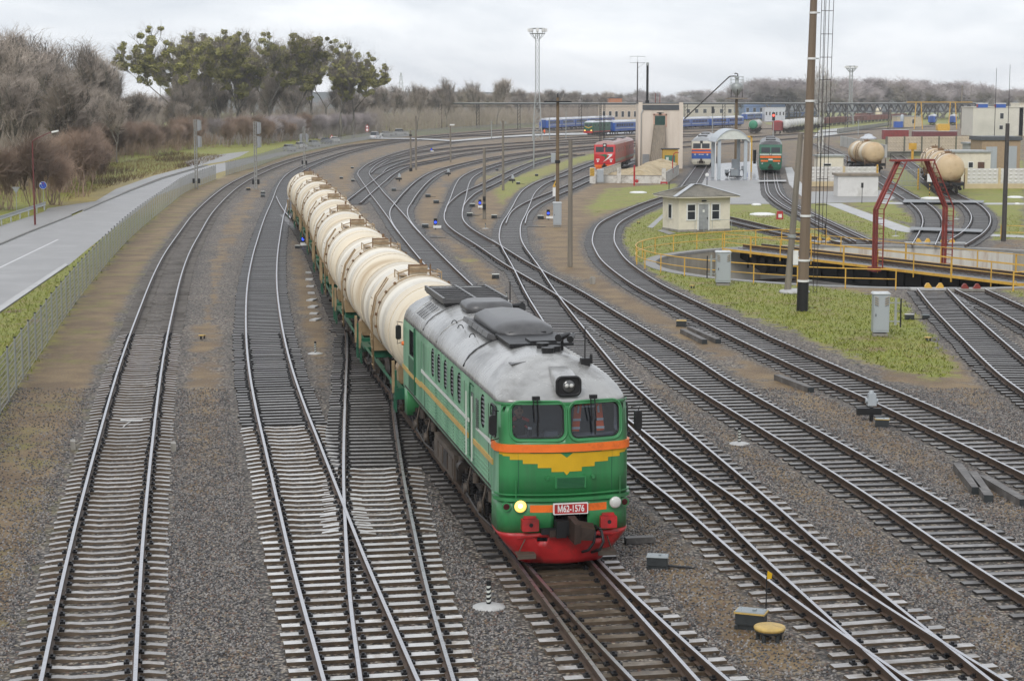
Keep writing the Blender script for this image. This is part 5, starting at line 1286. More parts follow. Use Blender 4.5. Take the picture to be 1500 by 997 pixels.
q = MB([m_door, m_white]); dxc = px2x(1029.6); q.box((dxc, -.03, 1.12), (.82, .06, 2.0), 0); q.box((dxc, -.065, 1.62), (.17, .02, .2), 1)
for zz in (.55, 1.1, 1.75): q.box((dxc, -.062, zz), (.6, .015, .03), 0)
dd = q.build('door', th); q = MB([m_white]);
for s in (-1, 1): q.box((dxc+s*.46, -.04, 1.15), (.10, .09, 2.1))
q.box((dxc, -.04, 2.2), (1.02, .09, .1)); q.build('door_frame', th); q = MB([m_black]); q.box((dxc+.33, -.09, 1.05), (.04, .06, .14)); q.build('handle', dd)
q = MB([m_white]); q.box((-.03, 1.6, 1.55), (.06, .7, 1.2)); sw = q.build('window', th); q = MB([m_dglass]); q.box((-.065, 1.6, 1.55), (.02, .55, 1.05)); q.build('pane', sw)
q = MB([m_galv]); 
for xa, xb in ((px2x(1011), px2x(1024)), (px2x(1036), px2x(1064))): q.bar((xa, -.9, .95), (xb, -.9, .95), .03); q.bar((xa, -.9, 0), (xa, -.9, .95), .03); q.bar((xb, -.9, 0), (xb, -.9, .95), .03)
q.build('handrail', th)
q = MB([m_black]); q.box((dxc, -.15, 2.42), (.3, .25, .1)); q.build('lamp', th)
sheet('paving_slab', [(963, 338), (972, 336.5), (990, 342), (980, 344)], GZ+.03, m_pav)
sheet('footpath', [(948, 333), (976, 309), (980, 311), (956, 334)], GZ+.012, m_pav)
# ---- poles
def pole(px, pb, ptop, label, r0=.15, r1=.10, mat=m_pole, lean=0, extra=None, name='concrete_pole', sides=8, ptx=None):
    p = at(px, pb); H_ = hz(ptop, p)-GZ; th = thing(name, label, 'pole', p)
    dx = (xat(ptx, p.y, H_)-p.x) if ptx is not None else lean
    q = MB([mat]); q.cyl((0, 0, -.2), (dx, 0, H_), r0, r1, sides); q.build('shaft', th)
    if extra: extra(th, H_, dx)
    return th
def ex_insul(th, H_, dx):
    q = MB([m_galv]); q.box((dx, 0, H_-.3), (.7, .06, .06)); q.cyl((dx-.3, 0, H_-.3), (dx-.3, 0, H_-.08), .05, .04, 6); q.cyl((dx+.3, 0, H_-.3), (dx+.3, 0, H_-.08), .05, .04, 6); q.build('bracket', th)
def ex_lamp(th, H_, dx):
    q = MB([m_white]); q.box((dx+.3, 0, H_), (.8, .35, .22)); q.build('lamp_head', th)
def ex_dark(th, H_, dx):
    q = MB([m_black]); q.cyl((0, 0, 0), (0, 0, .5), .24, .22, 8); q.cyl((dx*.8, -.02, H_*.86), (dx*.82, -.02, H_*.9), .2, .2, 8); q.build('clamp', th)
def ex_boxes(th, H_, dx):
    q = MB([m_black]); q.box((0, -.22, 1.1), (.3, .25, .5)); q.box((0, -.22, 1.8), (.24, .2, .35)); q.build('junction_box', th)
pole(835, 391, 205, 'tall thin concrete pole between the brown soil and the looping track', .16, .12)
pole(737, 279, 177, 'concrete pole on the grass edge with a small lamp bracket', .16, .11, extra=ex_insul)
pole(709.5, 321, 217, 'concrete pole with black boxes near the sharply bent tracks', .16, .12, extra=ex_boxes)
pole(660, 237.5, 183, 'slim concrete pole with a pale lamp head in the middle distance', .16, .12, extra=ex_lamp)
pole(609.5, 249, 170, 'concrete pole behind the junction, right one of a pair', .17, .12)
pole(601.8, 251, 191, 'concrete pole with dark clamps, left one of a pair', .16, .11, extra=ex_dark)
pole(782, 247, 178, 'thin grey pole behind the far tracks left of the T-shaped pole', .13, .1, m_galv)
pole(805, 207, 172, 'thin grey pole close to the foot of the floodlight mast', .13, .1, m_galv)
pole(829, 203, 165, 'thin grey pole in front of the blue carriages', .13, .1, m_galv)
pole(720, 204, 178, 'thin far pole by the foot crossing', .13, .1, m_galv)
pole(1470, 353, 181, 'dark slim pole on the grass near the right edge', .19, .15, M('dark_pole_steel', (.06, .055, .05), .5, .2, .2, 2))
pole(1257, 200, 175, 'far thin lamp pole before the brown goods wagons', .13, .09, m_galv, extra=ex_insul)
pole(1303.5, 190, 160, 'far concrete pole with a funnel-shaped lamp cluster under the gantry', .25, .2, extra=ex_lamp)
def ex_T(th, H_, dx):
    q = MB([m_black, m_wood_sl]); q.box((dx, 0, H_-.35), (2.3, .9, .12), 0); q.cyl((dx, 0, H_-.3), (dx, 0, H_+.35), .06, .05, 6, 0); q.build('platform', th)
    q = MB([m_black]); q.cyl((dx*.5, 0, H_*.48), (dx*.5, 0, H_*.48+.25), .22, .22, 8); q.build('clamp', th)
pole(816.5, 327, 143, 'brown T-topped pole standing behind the tall grey cabinet', .17, .12, M('brown_pole_timber', (.16, .11, .06), .7, 0, .25, 1.5, streak=True), extra=ex_T)
def ex_frame(th, H_, dx):
    q = MB([m_galv]); q.tube([(dx-1.9, 0, H_-.2), (dx+1.9, 0, H_-.2), (dx+1.9, 0, H_+1.4), (dx-1.9, 0, H_+1.4)], .06, 5, closed=True); q.bar((dx, 0, H_-1.6), (dx+1.9, 0, H_-.2), .08); q.bar((dx, 0, H_), (dx, 0, H_+1.6), .08); q.build('lamp_frame', th)
pole(1407.5, 188, 125, 'far concrete pole with a rectangular lamp frame on top', .35, .25, extra=ex_frame)
pole(1421, 180, 126, 'far slim pole just right of the lamp frame pole', .2, .15)
pole(933, 208, 91, 'tall thin pole with a crown of lamps left of the black chimney', .22, .14, M('dark_lamp_pole', (.07, .06, .055), .5, .1, .2, 2), extra=ex_frame)
for (px, pb, pt, lb) in ((1455, 245, 100, 'thin black whip mast left of a longer one'), (1474.5, 245, 95, 'thin black whip mast with a yellow foot right of a shorter one')): pole(px, pb, pt, lb, .07, .03, m_black, name='whip_mast', sides=6)
pole(885.5, 160, 121, 'very thin far antenna mast left of the lamp pole', .12, .06, m_galv, name='antenna_mast')
# big pole with bands
p = at(1175, 455.5); th = thing('concrete_pole', 'thick brown many-sided pole with black base and white bands, the tallest in the yard', 'pole', p)
Ht_ = 17.5; tx = xat(1192, p.y, hz(0, p))-p.x; Ht0 = hz(0, p)-GZ; dxm = tx/Ht0
mp_ = M('brown_concrete_mast', (.17, .125, .085), .65, 0, .18, .8, dirt=(.10, .075, .055), damt=.35, dscale=.8, streak=True)
zb = hz(413, p)-GZ
def mr_(z): return .275-.105*z/Ht0
q = MB([m_black]); q.cyl((0, 0, -.2), (dxm*zb, 0, zb), mr_(0)+.012, mr_(zb)+.012, 8); q.build('base_coat', th)
q = MB([mp_]); q.cyl((dxm*zb, 0, zb), (dxm*Ht_, 0, Ht_), mr_(zb), mr_(Ht_), 8, smooth=False); q.build('shaft', th)
for yy in (411, 381, 316, 148, 86, 19):
    z = hz(yy, p)-GZ; q = MB([m_galv, m_white]); q.cyl((dxm*z, 0, z-.05), (dxm*z, 0, z+.05), mr_(z)+.03, mr_(z)+.03, 16, 1); q.box((dxm*z+mr_(z)+.08, -.02, z), (.16, .08, .06), 0); q.build('band', th)
# leaning strut pole
p = at(1153, 429); th = thing('leaning_pole', 'grey pole leaning against the thick brown pole, with a white meter box', 'pole', p)
Hs = hz(196, p)-GZ; dxs = xat(1173, p.y, Hs)-p.x
q = MB([m_pole]); q.cyl((0, 0, -.2), (dxs, 0, Hs), .19, .14, 8); q.build('shaft', th)
q = MB([m_white]); q.box((.38, -.2, 1.9), (.26, .2, .75)); q.build('meter_box', th)
q = MB([m_path]); q.lathe([(.85, 0), (.8, .12), (.5, .2), (0, .22)], 14, (.4, .1, 0)); q.build('footing', th)
q = MB([m_galv]); q.cyl((dxs*.35, 0, Hs*.35), (dxs*.36, 0, Hs*.37), .23, .23, 10); q.build('band', th)
# rod ladder mast
p = at(1196, 430); th = thing('rod_ladder', 'tall ladder of thin dark rods hanging beside the thick brown pole', 'ladder', p)
Hl = 17.0; z1 = hz(0, p)-GZ
q = MB([m_grime]); 
for x0_, x1_, y_ in ((1191, 1204, 0), (1197, 1208.5, .1), (1200, 1213, .6), (1205, 1218, .6), (1208, 1222, .1)):
    a_ = Vector((xat(x0_, p.y)-p.x, y_, 0 if x0_ < 1198 else 2.6)); b_ = Vector((xat(x1_, p.y, z1)-p.x, y_, z1)); q.bar(a_, a_+(b_-a_)*1.15, .028)
for yy in (428, 16, 50, 84, 117, 150, 186, 225, 262, 300):
    z = hz(yy, p)-GZ; f = z/z1; a_ = xat(1191+13*f, p.y, z)-p.x; b_ = xat((1197 if yy > 400 else 1208)+14*f, p.y, z)-p.x; q.bar((a_, 0, z), (b_, .1, z), .03)
q.build('rods', th)
# ---- grey cabinets
m_cab = M('grey_cabinet_paint', (.36, .39, .41), .42, 0, .06, 1.2, dirt=(.27, .28, .28), damt=.25, streak=True)
def cabinet(px, pb, ptop, wpx, label, haz=True, ladder=0, legs=True):
    p = at(px, pb); sc_ = ppm(p.y); w_ = wpx/sc_; H_ = hz(ptop, p)-GZ
    th = thing('relay_cabinet', label, 'cabinet', p, random.uniform(-.05, .05))
    q = MB([m_cab]); q.box((0, .3, .12+H_/2-.03), (w_, w_*.85, H_-.2)); q.build('housing', th)
    q = MB([M('pale_cabinet_lid', (.5, .52, .52), .4)]); q.box((0, .3, H_+.01), (w_+.1, w_*.85+.1, .07), 0, taper=.86); q.build('lid', th)
    q = MB([m_cab]); q.box((0, .3-w_*.425-.012, .12+H_/2-.05), (w_*.88, .02, H_-.42)); d_ = q.build('door', th); q = MB([m_black]); q.box((-w_*.36, .3-w_*.425-.035, H_*.5), (.03, .03, .12)); q.build('handle', d_)
    q = MB([m_conc]); q.box((0, .3, .05), (w_*.9, w_*.7, .16)); q.build('plinth', th)
    if haz:
        q = MB([m_black, m_yel])
        for s in (-1, 1):
            for k in range(4): q.bar((s*w_*.5-s*.20, .3-w_*.425-.03, H_-.25-k*.1), (s*w_*.5-s*.04, .3-w_*.425-.03, H_-.18-k*.1), .03, .01, 0); q.bar((s*w_*.5-s*.20, .3-w_*.425-.028, H_-.20-k*.1), (s*w_*.5-s*.04, .3-w_*.425-.028, H_-.13-k*.1), .03, .008, 1)
        q.build('hazard_stripe', th)
    if ladder:
        q = MB([m_galv, m_black]); x = ladder*(w_/2+.28)
        q.bar((x, .1, .5), (x, .1, H_*.9), .10, .05, 0); q.bar((x+ladder*.22, .1, .4), (x+ladder*.22, .1, H_*.88), .06, .05, 1)
        for z in (H_*.35, H_*.78): q.bar((ladder*w_/2, .15, z), (x+ladder*.25, .1, z), .05, .05, 0)
        q.build('cable_duct', th)
cabinet(1059.5, 418.5, 369, 21, 'grey relay cabinet with hazard corners on the grass in front of the pit railing', True, -1)
cabinet(1290.5, 493, 430, 23, 'large grey relay cabinet with hazard corners on the grass near the lower right', True, 1)
cabinet(816.5, 333, 297, 12, 'tall grey cabinet at the foot of the T-topped pole', False)
cabinet(879.5, 269, 248.5, 9.5, 'grey cabinet beside the striped pillar under the red locomotive', False)
cabinet(810.5, 240, 225, 6.5, 'small grey cabinet on the grass left of the red locomotive', False)
# ================================================================ DEPOT: sanding tower, bunker, canopy, parked locomotives
m_stucco = M('pinkish_stucco', (.66, .58, .49), .65, 0, .07, .6, dirt=(.52, .44, .36), damt=.3, dscale=.4, streak=True)
m_pink = M('pink_trim', (.52, .32, .24), .6, 0, .1, 1); m_yroom = M('mustard_plaster', (.48, .30, .05), .6, 0, .12, 1)
m_gdoor = M('faded_green_door', (.05, .17, .12), .5, 0, .2, 2); m_slate = M('dark_slate_roof', (.07, .078, .085), .5, 0, .2, 1)
m_wood2 = M('weathered_boards', (.24, .20, .15), .7, 0, .3, 1.2, dirt=(.12, .10, .08), damt=.4, streak=True)
m_wwash = M('flaking_whitewash', (.60, .58, .53), .65, 0, .1, 1.2, dirt=(.26, .23, .19), damt=.5, dscale=1.6)
m_sand = M('heap_of_sand', (.46, .37, .23), .9, 0, .2, 1.2, dirt=(.28, .20, .10), damt=.5, dscale=.5, bump=.5, bscale=6)
def hazard(mb, x, y, z0, z1, w_, mb_black=0, mb_yel=1):
    n = max(3, int((z1-z0)/.28))
    for k in range(n):
        z = z0+(z1-z0)*(k+.5)/n; mb.bar((x-w_/2, y, z-w_*.28), (x+w_/2, y, z+w_*.28), (z1-z0)/n*.5, .012, mb_black)
p = at(934.5, 247); pr_ = at(999.5, 247); Wt = pr_.x-p.x; Dt = 6.0; Ht = hz(152, p)-GZ
th = thing('sanding_tower', 'tall pinkish building with a dark window and a plank chute, black chimney on its roof', 'building', p)
q = MB([m_stucco, m_pink]); q.box((Wt/2, Dt/2, Ht/2), (Wt, Dt, Ht), 0); q.box((.28, -.02, Ht*.11), (.6, .12, Ht*.22), 1)
for x in (.3, Wt-.3): q.box((x, -.04, Ht/2+.1), (.62, .14, Ht+.2), 0)
q.build('wall', th)
q = MB([m_slate]); q.add([(.6, -.12, Ht-.95), (Wt-.6, -.12, Ht-.95), (Wt-.6, -.12, Ht-.2), (.6, -.12, Ht-.2), (.6, 1.2, Ht+.1), (Wt-.6, 1.2, Ht+.1), (.6, 0, Ht-.95), (Wt-.6, 0, Ht-.95)], [(0, 1, 2, 3), (3, 2, 5, 4), (0, 3, 4, 6), (1, 7, 5, 2), (0, 6, 7, 1)], 0); q.box((Wt/2, Dt/2, Ht+.06), (Wt+.1, Dt+.1, .14), 0); q.build('roof', th)
s_ = Wt/65.0; X = lambda px: (px-934.5)*s_; Z = lambda py: hz(py, p)-GZ
q = MB([m_pink]); 
for x in (X(957.5), X(975)): q.box((x, -.05, (Z(167)+Z(186))/2), (.2, .12, Z(167)-Z(186)))
q.box((X(966), -.05, Z(168)), (X(976)-X(956), .12, .25)); wq = q.build('window', th); q = MB([M('dark_green_glass', (.02, .06, .05), .2)]); q.box((X(966), -.02, (Z(170)+Z(184))/2), (X(973.5)-X(958.5), .06, Z(170)-Z(184))); q.build('pane', wq)
q = MB([m_black]); q.box((X(966), -.15, Z(166.3)), (.4, .3, .35)); q.bar((X(961), -.25, Z(165)), (X(971), -.25, Z(165)), .08); q.build('lamp', th)
q = MB([m_wood2]); a0, a1 = Vector((X(965.5), -.15, Z(183.5))), Vector((X(960), -2.4, Z(240)))
for k in range(7): o_ = (k-3)*.22; q.bar(a0+Vector((o_, 0, 0)), a1+Vector((o_*1.35, 0, 0)), .24, .1)
for k in (-1, 1): q.bar(a0+Vector((k*.82, 0, .1)), a1+Vector((k*1.1, 0, .1)), .1, .3)
q.build('chute', th)
q = MB([m_black]); q.cyl((X(948), 1.2, Ht), (X(948), 1.2, Z(96)), .19, .18, 12); q.cyl((X(948), 1.2, Ht-.2), (X(948), 1.2, Ht+.5), .3, .3, 10); ch_ = q.build('chimney', th); q = MB([m_galv]); q.cyl((X(948), 1.2, Z(96)), (X(948), 1.2, Z(91.5)), .22, .2, 12); q.build('cowl', ch_)
for xx in (961, 967.5): q = MB([m_oxide]); q.cyl((X(xx), 2.5, Ht), (X(xx), 2.5, Ht+1.6), .06, .04, 6); q.build('vent_pipe', th)
q = MB([m_galv]); q.tube([(X(941), -.2, Ht-.9), (X(938.5), -.2, Ht-1.5), (X(938.5), -.2, 0)], .07, 6); q.build('downpipe', th)
q = MB([m_door]); q.box((X(946), -.05, Z(233)), (X(951)-X(941), .1, Z(226)-Z(240))); q.build('door', th)
p2 = at(970.5, 250); X2 = Wt*0; w2 = at(993, 250).x-p2.x
th = thing('lean_to', 'mustard yellow lean-to with a green door at the foot of the sanding tower', 'shed', p2)
h0 = hz(219, p2)-GZ; q = MB([m_yroom]); q.box((w2/2, .75, h0/2), (w2, 1.4, h0)); q.build('wall', th); q = MB([m_slate]); q.box((w2/2, .7, h0+.06), (w2+.4, 1.7, .12), 0, rx=-.08); q.build('roof', th)
q = MB([m_gdoor]); q.box((w2*.47, -.0, h0*.37), (w2*.66, .1, h0*.7)); d_ = q.build('door', th); q = MB([m_cream]); q.box((w2*.3, -.06, h0*.56), (w2*.18, .03, h0*.16)); q.build('notice', d_)
# sand bunker
C0, C1, C2, C3 = at(872, 268), at(974, 269), at(993, 256), at(908, 254)
th = thing('sand_bunker', 'low flaking white bunker wall holding a heap of sand before the tower', 'bunker')
q = MB([m_wwash, m_conc]); hb_ = .95
for a, b, hh in ((C0, C1, hb_), (C1, C2, hb_+.35), (C0, C3, hb_+.5)): q.bar(a+Vector((0, 0, hh/2)), b+Vector((0, 0, hh/2)), .3, hh, 0); q.bar(a+Vector((0, 0, hh+.03)), b+Vector((0, 0, hh+.03)), .36, .08, 1)
q.build('wall', th)
for t in (.34, .98): pp_ = C0.lerp(C1, t); q = MB([m_wwash]); q.box(pp_+Vector((0, -.25, .95)), (.5, .35, 1.95)); q.build('buttress', th)
sh = MB([m_sand]); n1, n2 = 22, 16; vs_ = []
for i in range(n1+1):
    for j in range(n2+1):
        u, v = i/n1, j/n2; P = C0.lerp(C1, u).lerp(C3.lerp(C2, u), v)
        z = .55+1.35*math.exp(-((u-.62)/.2)**2-((v-.35)/.4)**2)+1.5*math.exp(-((u-.75)/.4)**2-((v-.95)/.3)**2)+.12*math.sin(u*23+v*7)*math.sin(v*19)
        vs_.append(P+Vector((0, .15, z if 0 < v else .5)))
sh.add(vs_, [(i*(n2+1)+j, (i+1)*(n2+1)+j, (i+1)*(n2+1)+j+1, i*(n2+1)+j+1) for i in range(n1) for j in range(n2)], 0, True); so_ = sh.build('sand_heap'); tag(so_, 'heap of pale sand inside the white bunker', 'sand heap')
p = at(868, 269); th = thing('striped_pillar', 'white pillar with black and yellow stripes in front of the red locomotive', 'pillar', p)
q = MB([m_wwash]); q.box((0, .2, 1.0), (.72, .6, 2.0)); q.build('pillar', th); q = MB([m_black, m_yel]); q.box((-.06, -.115, 1.45), (.56, .02, 1.0), 1); hazard(q, -.06, -.13, .98, 1.9, .5); q.build('hazard_plate', th)
p = at(929, 272); th = thing('red_post', 'bright red post with a round cap in front of the sand bunker', 'post', p); q = MB([m_red]); q.box((0, 0, 1.25), (.2, .14, 2.5)); q.cyl((.3, 0, .55), (.3, .1, .55), .22, .22, 12); q.build('post', th)
p = at(985, 262); th = thing('red_post', 'thin red standpipe with a hook beside the mustard lean-to', 'post', p); q = MB([m_red]); q.cyl((0, 0, 0), (0, 0, 2.6), .07, .07, 8); q.tube([(0, 0, 2.5), (.15, 0, 3.3), (.4, 0, 3.5), (.8, 0, 3.45)], .06, 6); q.box((0, -.1, 1.0), (.2, .16, .5)); q.build('pipe', th)
p = at(972.5, 270); th = thing('red_trough', 'low red box on the grass at the right corner of the bunker', 'box', p); q = MB([m_red]); q.box((0, 0, .22), (.85, .4, .2)); q.box((-.36, 0, .1), (.1, .34, .2)); q.box((.36, 0, .1), (.1, .34, .2)); q.build('box', th)
# canopy over the pumps
m_can = M('pale_blue_grey_paint', (.42, .46, .49), .4, 0, .08, 1)
a, b = at(1053, 263), at(1093, 263.5); Wd = b.x-a.x; th = thing('fuelling_canopy', 'pale grey arched canopy on square legs over the fuel pumps', 'canopy', a)
Hc_ = hz(203, a)-GZ; Hk = hz(190.5, a)-GZ; D_ = 7.5
for x in (0, Wd):
    for y in (0, D_): q = MB([m_can]); q.box((x, y, Hc_/2), (.42, .42, Hc_)); q.build('leg', th)
q = MB([m_can, m_cream]); n = 16; arc = [(-.55+(Wd+1.1)*i/n, Hc_-.55+(Hk-Hc_+.55)*math.sin(PI*i/n)**.7) for i in range(n+1)]
top = [(x, z+.12) for x, z in arc]; q.loft([[(x, y, z) for x, z in arc]+[(x, y, z) for x, z in top[::-1]] for y in (-.6, D_+.6)], 0, smooth=False)
q.prism(arc+[(Wd, Hc_-.1), (0, Hc_-.1)], -.5, -.45, 1); q.build('arched_roof', th)
for x in (-.55, Wd+.55): q = MB([m_white]); q.cyl((x, -.5, 0), (x, -.5, Hc_-.5), .07, .07, 8); q.build('downpipe', th)
p = at(1078, 261); th = thing('fuel_pump', 'group of grey pump cabinets and hoses under the canopy', 'pump', p)
q = MB([m_cab]); q.box((-.2, .3, .75), (1.0, .8, .9)); q.box((.05, 1.1, 1.9), (1.0, .7, 1.2)); q.box((1.1, .8, 1.3), (.5, .5, .6)); q.box((-1.2, .4, .8), (.5, .5, .6)); q.build('housing', th)
q = MB([m_black]); q.tube([(.5, 0, 1.0), (.9, -.2, 1.2), (1.0, -.2, .3), (.6, -.3, .1)], .06, 6); q.tube([(-.7, 0, .9), (-1.1, -.2, .7), (-1.2, -.1, .1)], .06, 6); q.box((-.1, .2, .22), (1.6, .9, .14)); q.cyl((1.0, 0, .8), (1.3, 0, .8), .25, .25, 10); q.cyl((-1.4, 0, .5), (-1.0, 0, .5), .22, .22, 10); q.build('hose', th)
q = MB([m_blue]); q.cyl((1.35, .2, .1), (1.35, .2, .75), .22, .22, 12); q.build('drum', th)
p = at(1100, 252); th = thing('loading_arm', 'yellow loading arm post right of the canopy', 'post', p); q = MB([m_yel]); q.box((0, 0, 2.6), (.25, .25, 5.2)); q.box((-.5, 0, 5.1), (1.2, .25, .25)); q.build('post', th); q = MB([m_black]); q.cyl((.5, 0, 1.2), (.5, 0, 3.2), .2, .25, 8); q.build('hose', th)
# sand silo on a pole, with its pipe
p = at(1077.5, 243); th = thing('sand_silo', 'sand silo with a railing on a single brown pole behind the canopy', 'silo', p); zz = lambda py: hz(py, p)-GZ
q = MB([M('brown_pole_timber', (.16, .11, .06))]); q.cyl((0, 0, 0), (0, 0, zz(145)), .24, .22, 8); q.build('pole', th)
q = MB([m_galv, m_grime]); q.lathe([(.0, zz(141)), (.25, zz(140)), (.85, zz(132)), (.92, zz(130)), (.92, zz(125)), (.85, zz(123.5)), (.3, zz(121.5)), (.28, zz(115)), (.4, zz(114)), (.2, zz(112.5)), (0, zz(112))], 16, (.0, 0, 0), 'Z', 0)
for s in (-1, 1): q.bar((s*.85, 0, zz(131)), (s*.9, 0, zz(143)), .12, .12, 1); q.bar((0, s*.85, zz(131)), (0, s*.9, zz(143)), .12, .12, 1)
q.build('hopper', th)
q = MB([m_wood2]); q.box((0, 0, zz(144.5)), (3.2, 2.2, .18)); q.build('platform', th)
q = MB([m_galv])
for x in (-.95, .95):
    for z in (zz(122), zz(117), zz(112.5)): q.bar((x, -.9, z), (x, .9, z), .05); q.bar((-.95, x, z), (.95, x, z), .05)
    for y in (-.9, .9): q.bar((x, y, zz(131)), (x, y, zz(112)), .06)
for x in (1.5, 1.8): q.bar((x, 0, zz(143)), (x, 0, zz(114)), .04)
q.build('railing', th)
q = MB([m_grime]); q.tube([(.15, 0, zz(113)), (.1, 0, zz(108.5)), (-.2, 0, zz(107.5)), (-.4, 0, zz(108.5))], .09, 6); q.build('vent', th)
q = MB([m_grime]); A_ = at(1002, 247); qa = Vector((A_.x+.2-p.x, A_.y+2-p.y, hz(174, A_)-GZ)); q.tube([qa, (-1.2, 0, zz(112.3)), (-.7, 0, zz(111.7)), (0, 0, zz(112))], .10, 8); q.build('feed_pipe', th)
# ---- other locomotives: box-bodied, built with windows, lamps, bogies
def box_engine(name, label, cat, px, pb, rz, L, colors, front, hgt=4.3, wdt=3.0, units=1, roofm=None, nose=.55, sidec=None, stripes=(), win_z=(2.75, 3.5), loc=None, group=None):
    p = loc if loc is not None else at(px, pb, 0); th = thing(name, label, cat, (p.x, p.y, 0), rz); 
    if group: th['group'] = group
    hw = wdt/2; fm, sm_, rm_ = colors; R_ = roofm or rm_
    for u in range(units):
        y0, y1 = u*(L+.35), u*(L+.35)+L
        q = MB([fm, sidec or sm_]); rg = []
        first = (u == 0)
        for y, k in ((y0, .93), (y0+.12, .985), (y0+.4, 1.0), (y1, 1.0)):
            zt = hgt-.55
            off = [(-hw*k, .95), (-hw*k, zt), (hw*k, zt), (hw*k, .95)]
            rk = lambda z: (max(0, z-2.4)*.18 if (first and y < y0+.3) else 0)
            rg.append([(x, y+rk(z), z) for x, z in [(-hw*k*.96, .95), (-hw*k, 1.3), (-hw*k, 2.4), (-hw*k, zt), (hw*k, zt), (hw*k, 2.4), (hw*k, 1.3), (hw*k*.96, .95)]])
        q.loft(rg, 0, mfn=lambda i, j: 1 if i == 2 else 0); q.build('body', th)
        q = MB([R_]); rr_ = []
        for y, t in ((y0+(.25 if first else 0), .0), (y0+(.9 if first else .02), 1), (y1, 1)):
            rr_.append([(-hw*.97, y, hgt-.56), (-hw*.82, y+.0, hgt-.56+.28*t), (-hw*.4, y, hgt-.56+.5*t), (0, y, hgt-.56+.56*t), (hw*.4, y, hgt-.56+.5*t), (hw*.82, y, hgt-.56+.28*t), (hw*.97, y, hgt-.56)])
        q.loft(rr_, 0, closed_u=True); q.build('roof', th)
        q = MB([m_sooty]); q.box((0, y0+L*.45, hgt+.06), (1.4, L*.3, .22)); q.box((0, y0+L*.75, hgt+.04), (1.1, L*.15, .2)); q.build('roof_equipment', th)
        q = MB([m_grime]); q.box((0, (y0+y1)/2, .95), (2.3, L*.9, .4))
        for cyy in (y0+L*.22, y0+L*.78):
            for s in (-1, 1): q.box((s*1.05, cyy, .7), (.2, L*.25, .35)); 
            for dy in (-1.6, 0, 1.6):
                for s in (-1, 1): q.cyl((s*.7, cyy+dy, .5), (s*.84, cyy+dy, .5), .5, .5, 14)
        q.box((0, (y0+y1)/2, .6), (2.4, L*.2, .6)); q.build('running_gear', th)
        for s in (-1, 1):
            for k in range(5):
                q = MB([m_dglass]); q.box((s*(hw+.005), y0+L*(.12+.18*k), 2.95), (.03, .55, .6)); q.build('side_window', th)
            for (z0, z1, mt) in stripes: q = MB([mt]); q.box((s*(hw+.006), (y0+y1)/2+.2, (z0+z1)/2), (.02, L-.6, z1-z0)); q.build('side_stripe', th)
    yf = -.0
    fy = lambda z: max(0, z-2.4)*.18-.015
    for s in (-1, 1):
        q = MB([m_dglass if True else m_glass, m_black]); z0, z1 = win_z; x0, x1 = s*.09, s*(hw*.82)
        q.add([(x0, fy(z0), z0), (x1, fy(z0), z0), (x1, fy(z1), z1), (x0, fy(z1), z1)], [(0, 1, 2, 3)], 0); q.bar((x0+s*.5, fy(z0)-.03, z0), (x0+s*.3, fy(z1)-.03, (z0+z1)/2), .04, .03, 1); q.build('windscreen', th)
    front(th, hw, fy); return th
def lamps(th, hw, z, dx=.85, m=None, y=-.03, r=.14):
    for s in (-1, 1): q = MB([m or m_lens]); q.cyl((s*dx, 0, z), (s*dx, y-.04, z), r, r, 12); q.build('headlight', th)
def cpl_(th, z=1.0):
    q = MB([m_coup]); q.box((0, -.35, z), (.3, .7, .32)); q.box((0, -.1, z-.3), (.7, .3, .3)); q.build('coupler', th)
def pilot_(th, hw, mat, z0=.3, z1=.95):
    q = MB([mat]); q.loft([[(-hw*k, y, z) for k, y in ((1, .6), (.94, -.02), (-.94, -.02), (-1, .6))] for z in (z1, (z0+z1)/2)]+[[(-hw*k*.85, y+.1, z0) for k, y in ((1, .6), (.94, -.02), (-.94, -.02), (-1, .6))]], 0); q.build('pilot', th)
m_lred = M('bright_red_loco_paint', (.52, .018, .02), .3, 0, .08, 1); m_salmon = M('faded_salmon_side', (.40, .13, .10), .5, 0, .15, 1, dirt=(.3, .2, .16), damt=.3, streak=True); m_lgreen = M('emblem_green', (.01, .14, .07), .35)
def f_red(th, hw, fy):
    pilot_(th, hw*.96, m_orange); cpl_(th); lamps(th, hw, 1.45, .95, m_white)
    q = MB([m_lgreen, m_white]); q.add([(-.9, -.02, 2.35), (.1, -.02, 2.45), (.42, -.02, 2.3), (.3, -.02, 2.0), (-.05, -.02, 1.55), (.12, -.02, 2.0), (-.2, -.02, 2.2)], [(0, 1, 2, 3, 5, 6), (3, 4, 5)], 0)
    q.add([(.32, -.025, 2.46), (1.15, -.025, 2.5), (1.05, -.025, 2.2), (.5, -.025, 1.75), (-.25, -.025, 1.3), (.4, -.025, 1.9), (.7, -.025, 2.25)], [(0, 1, 2, 6), (2, 3, 5, 6), (3, 4, 5)], 1); q.build('swoosh_emblem', th)
    q = MB([m_black, m_lens]); q.box((0, .2, 3.72), (.5, .3, .5), 0); q.cyl((0, .04, 3.72), (0, .0, 3.72), .16, .16, 12, 1); q.build('headlight_box', th)
    for s in (-1, 1): q = MB([m_white]); q.box((s*.95, -.02, 1.72), (.5, .02, .12)); q.build('number_strip', th)
pt, tt, _ = tpos('M', px=876); rz_ = math.atan2(-tt[0], tt[1])
pM = Vector((xat(874.5, 262), 262.0, 0))
j = int(np.argmin(np.hypot(TR['M']['p'][:, 0]-pM.x, TR['M']['p'][:, 1]-pM.y))); pM = Vector((*TR['M']['p'][j], 0)); t_ = normals(TR['M']['p'])[0][j]; rz_ = math.atan2(-t_[0], t_[1])
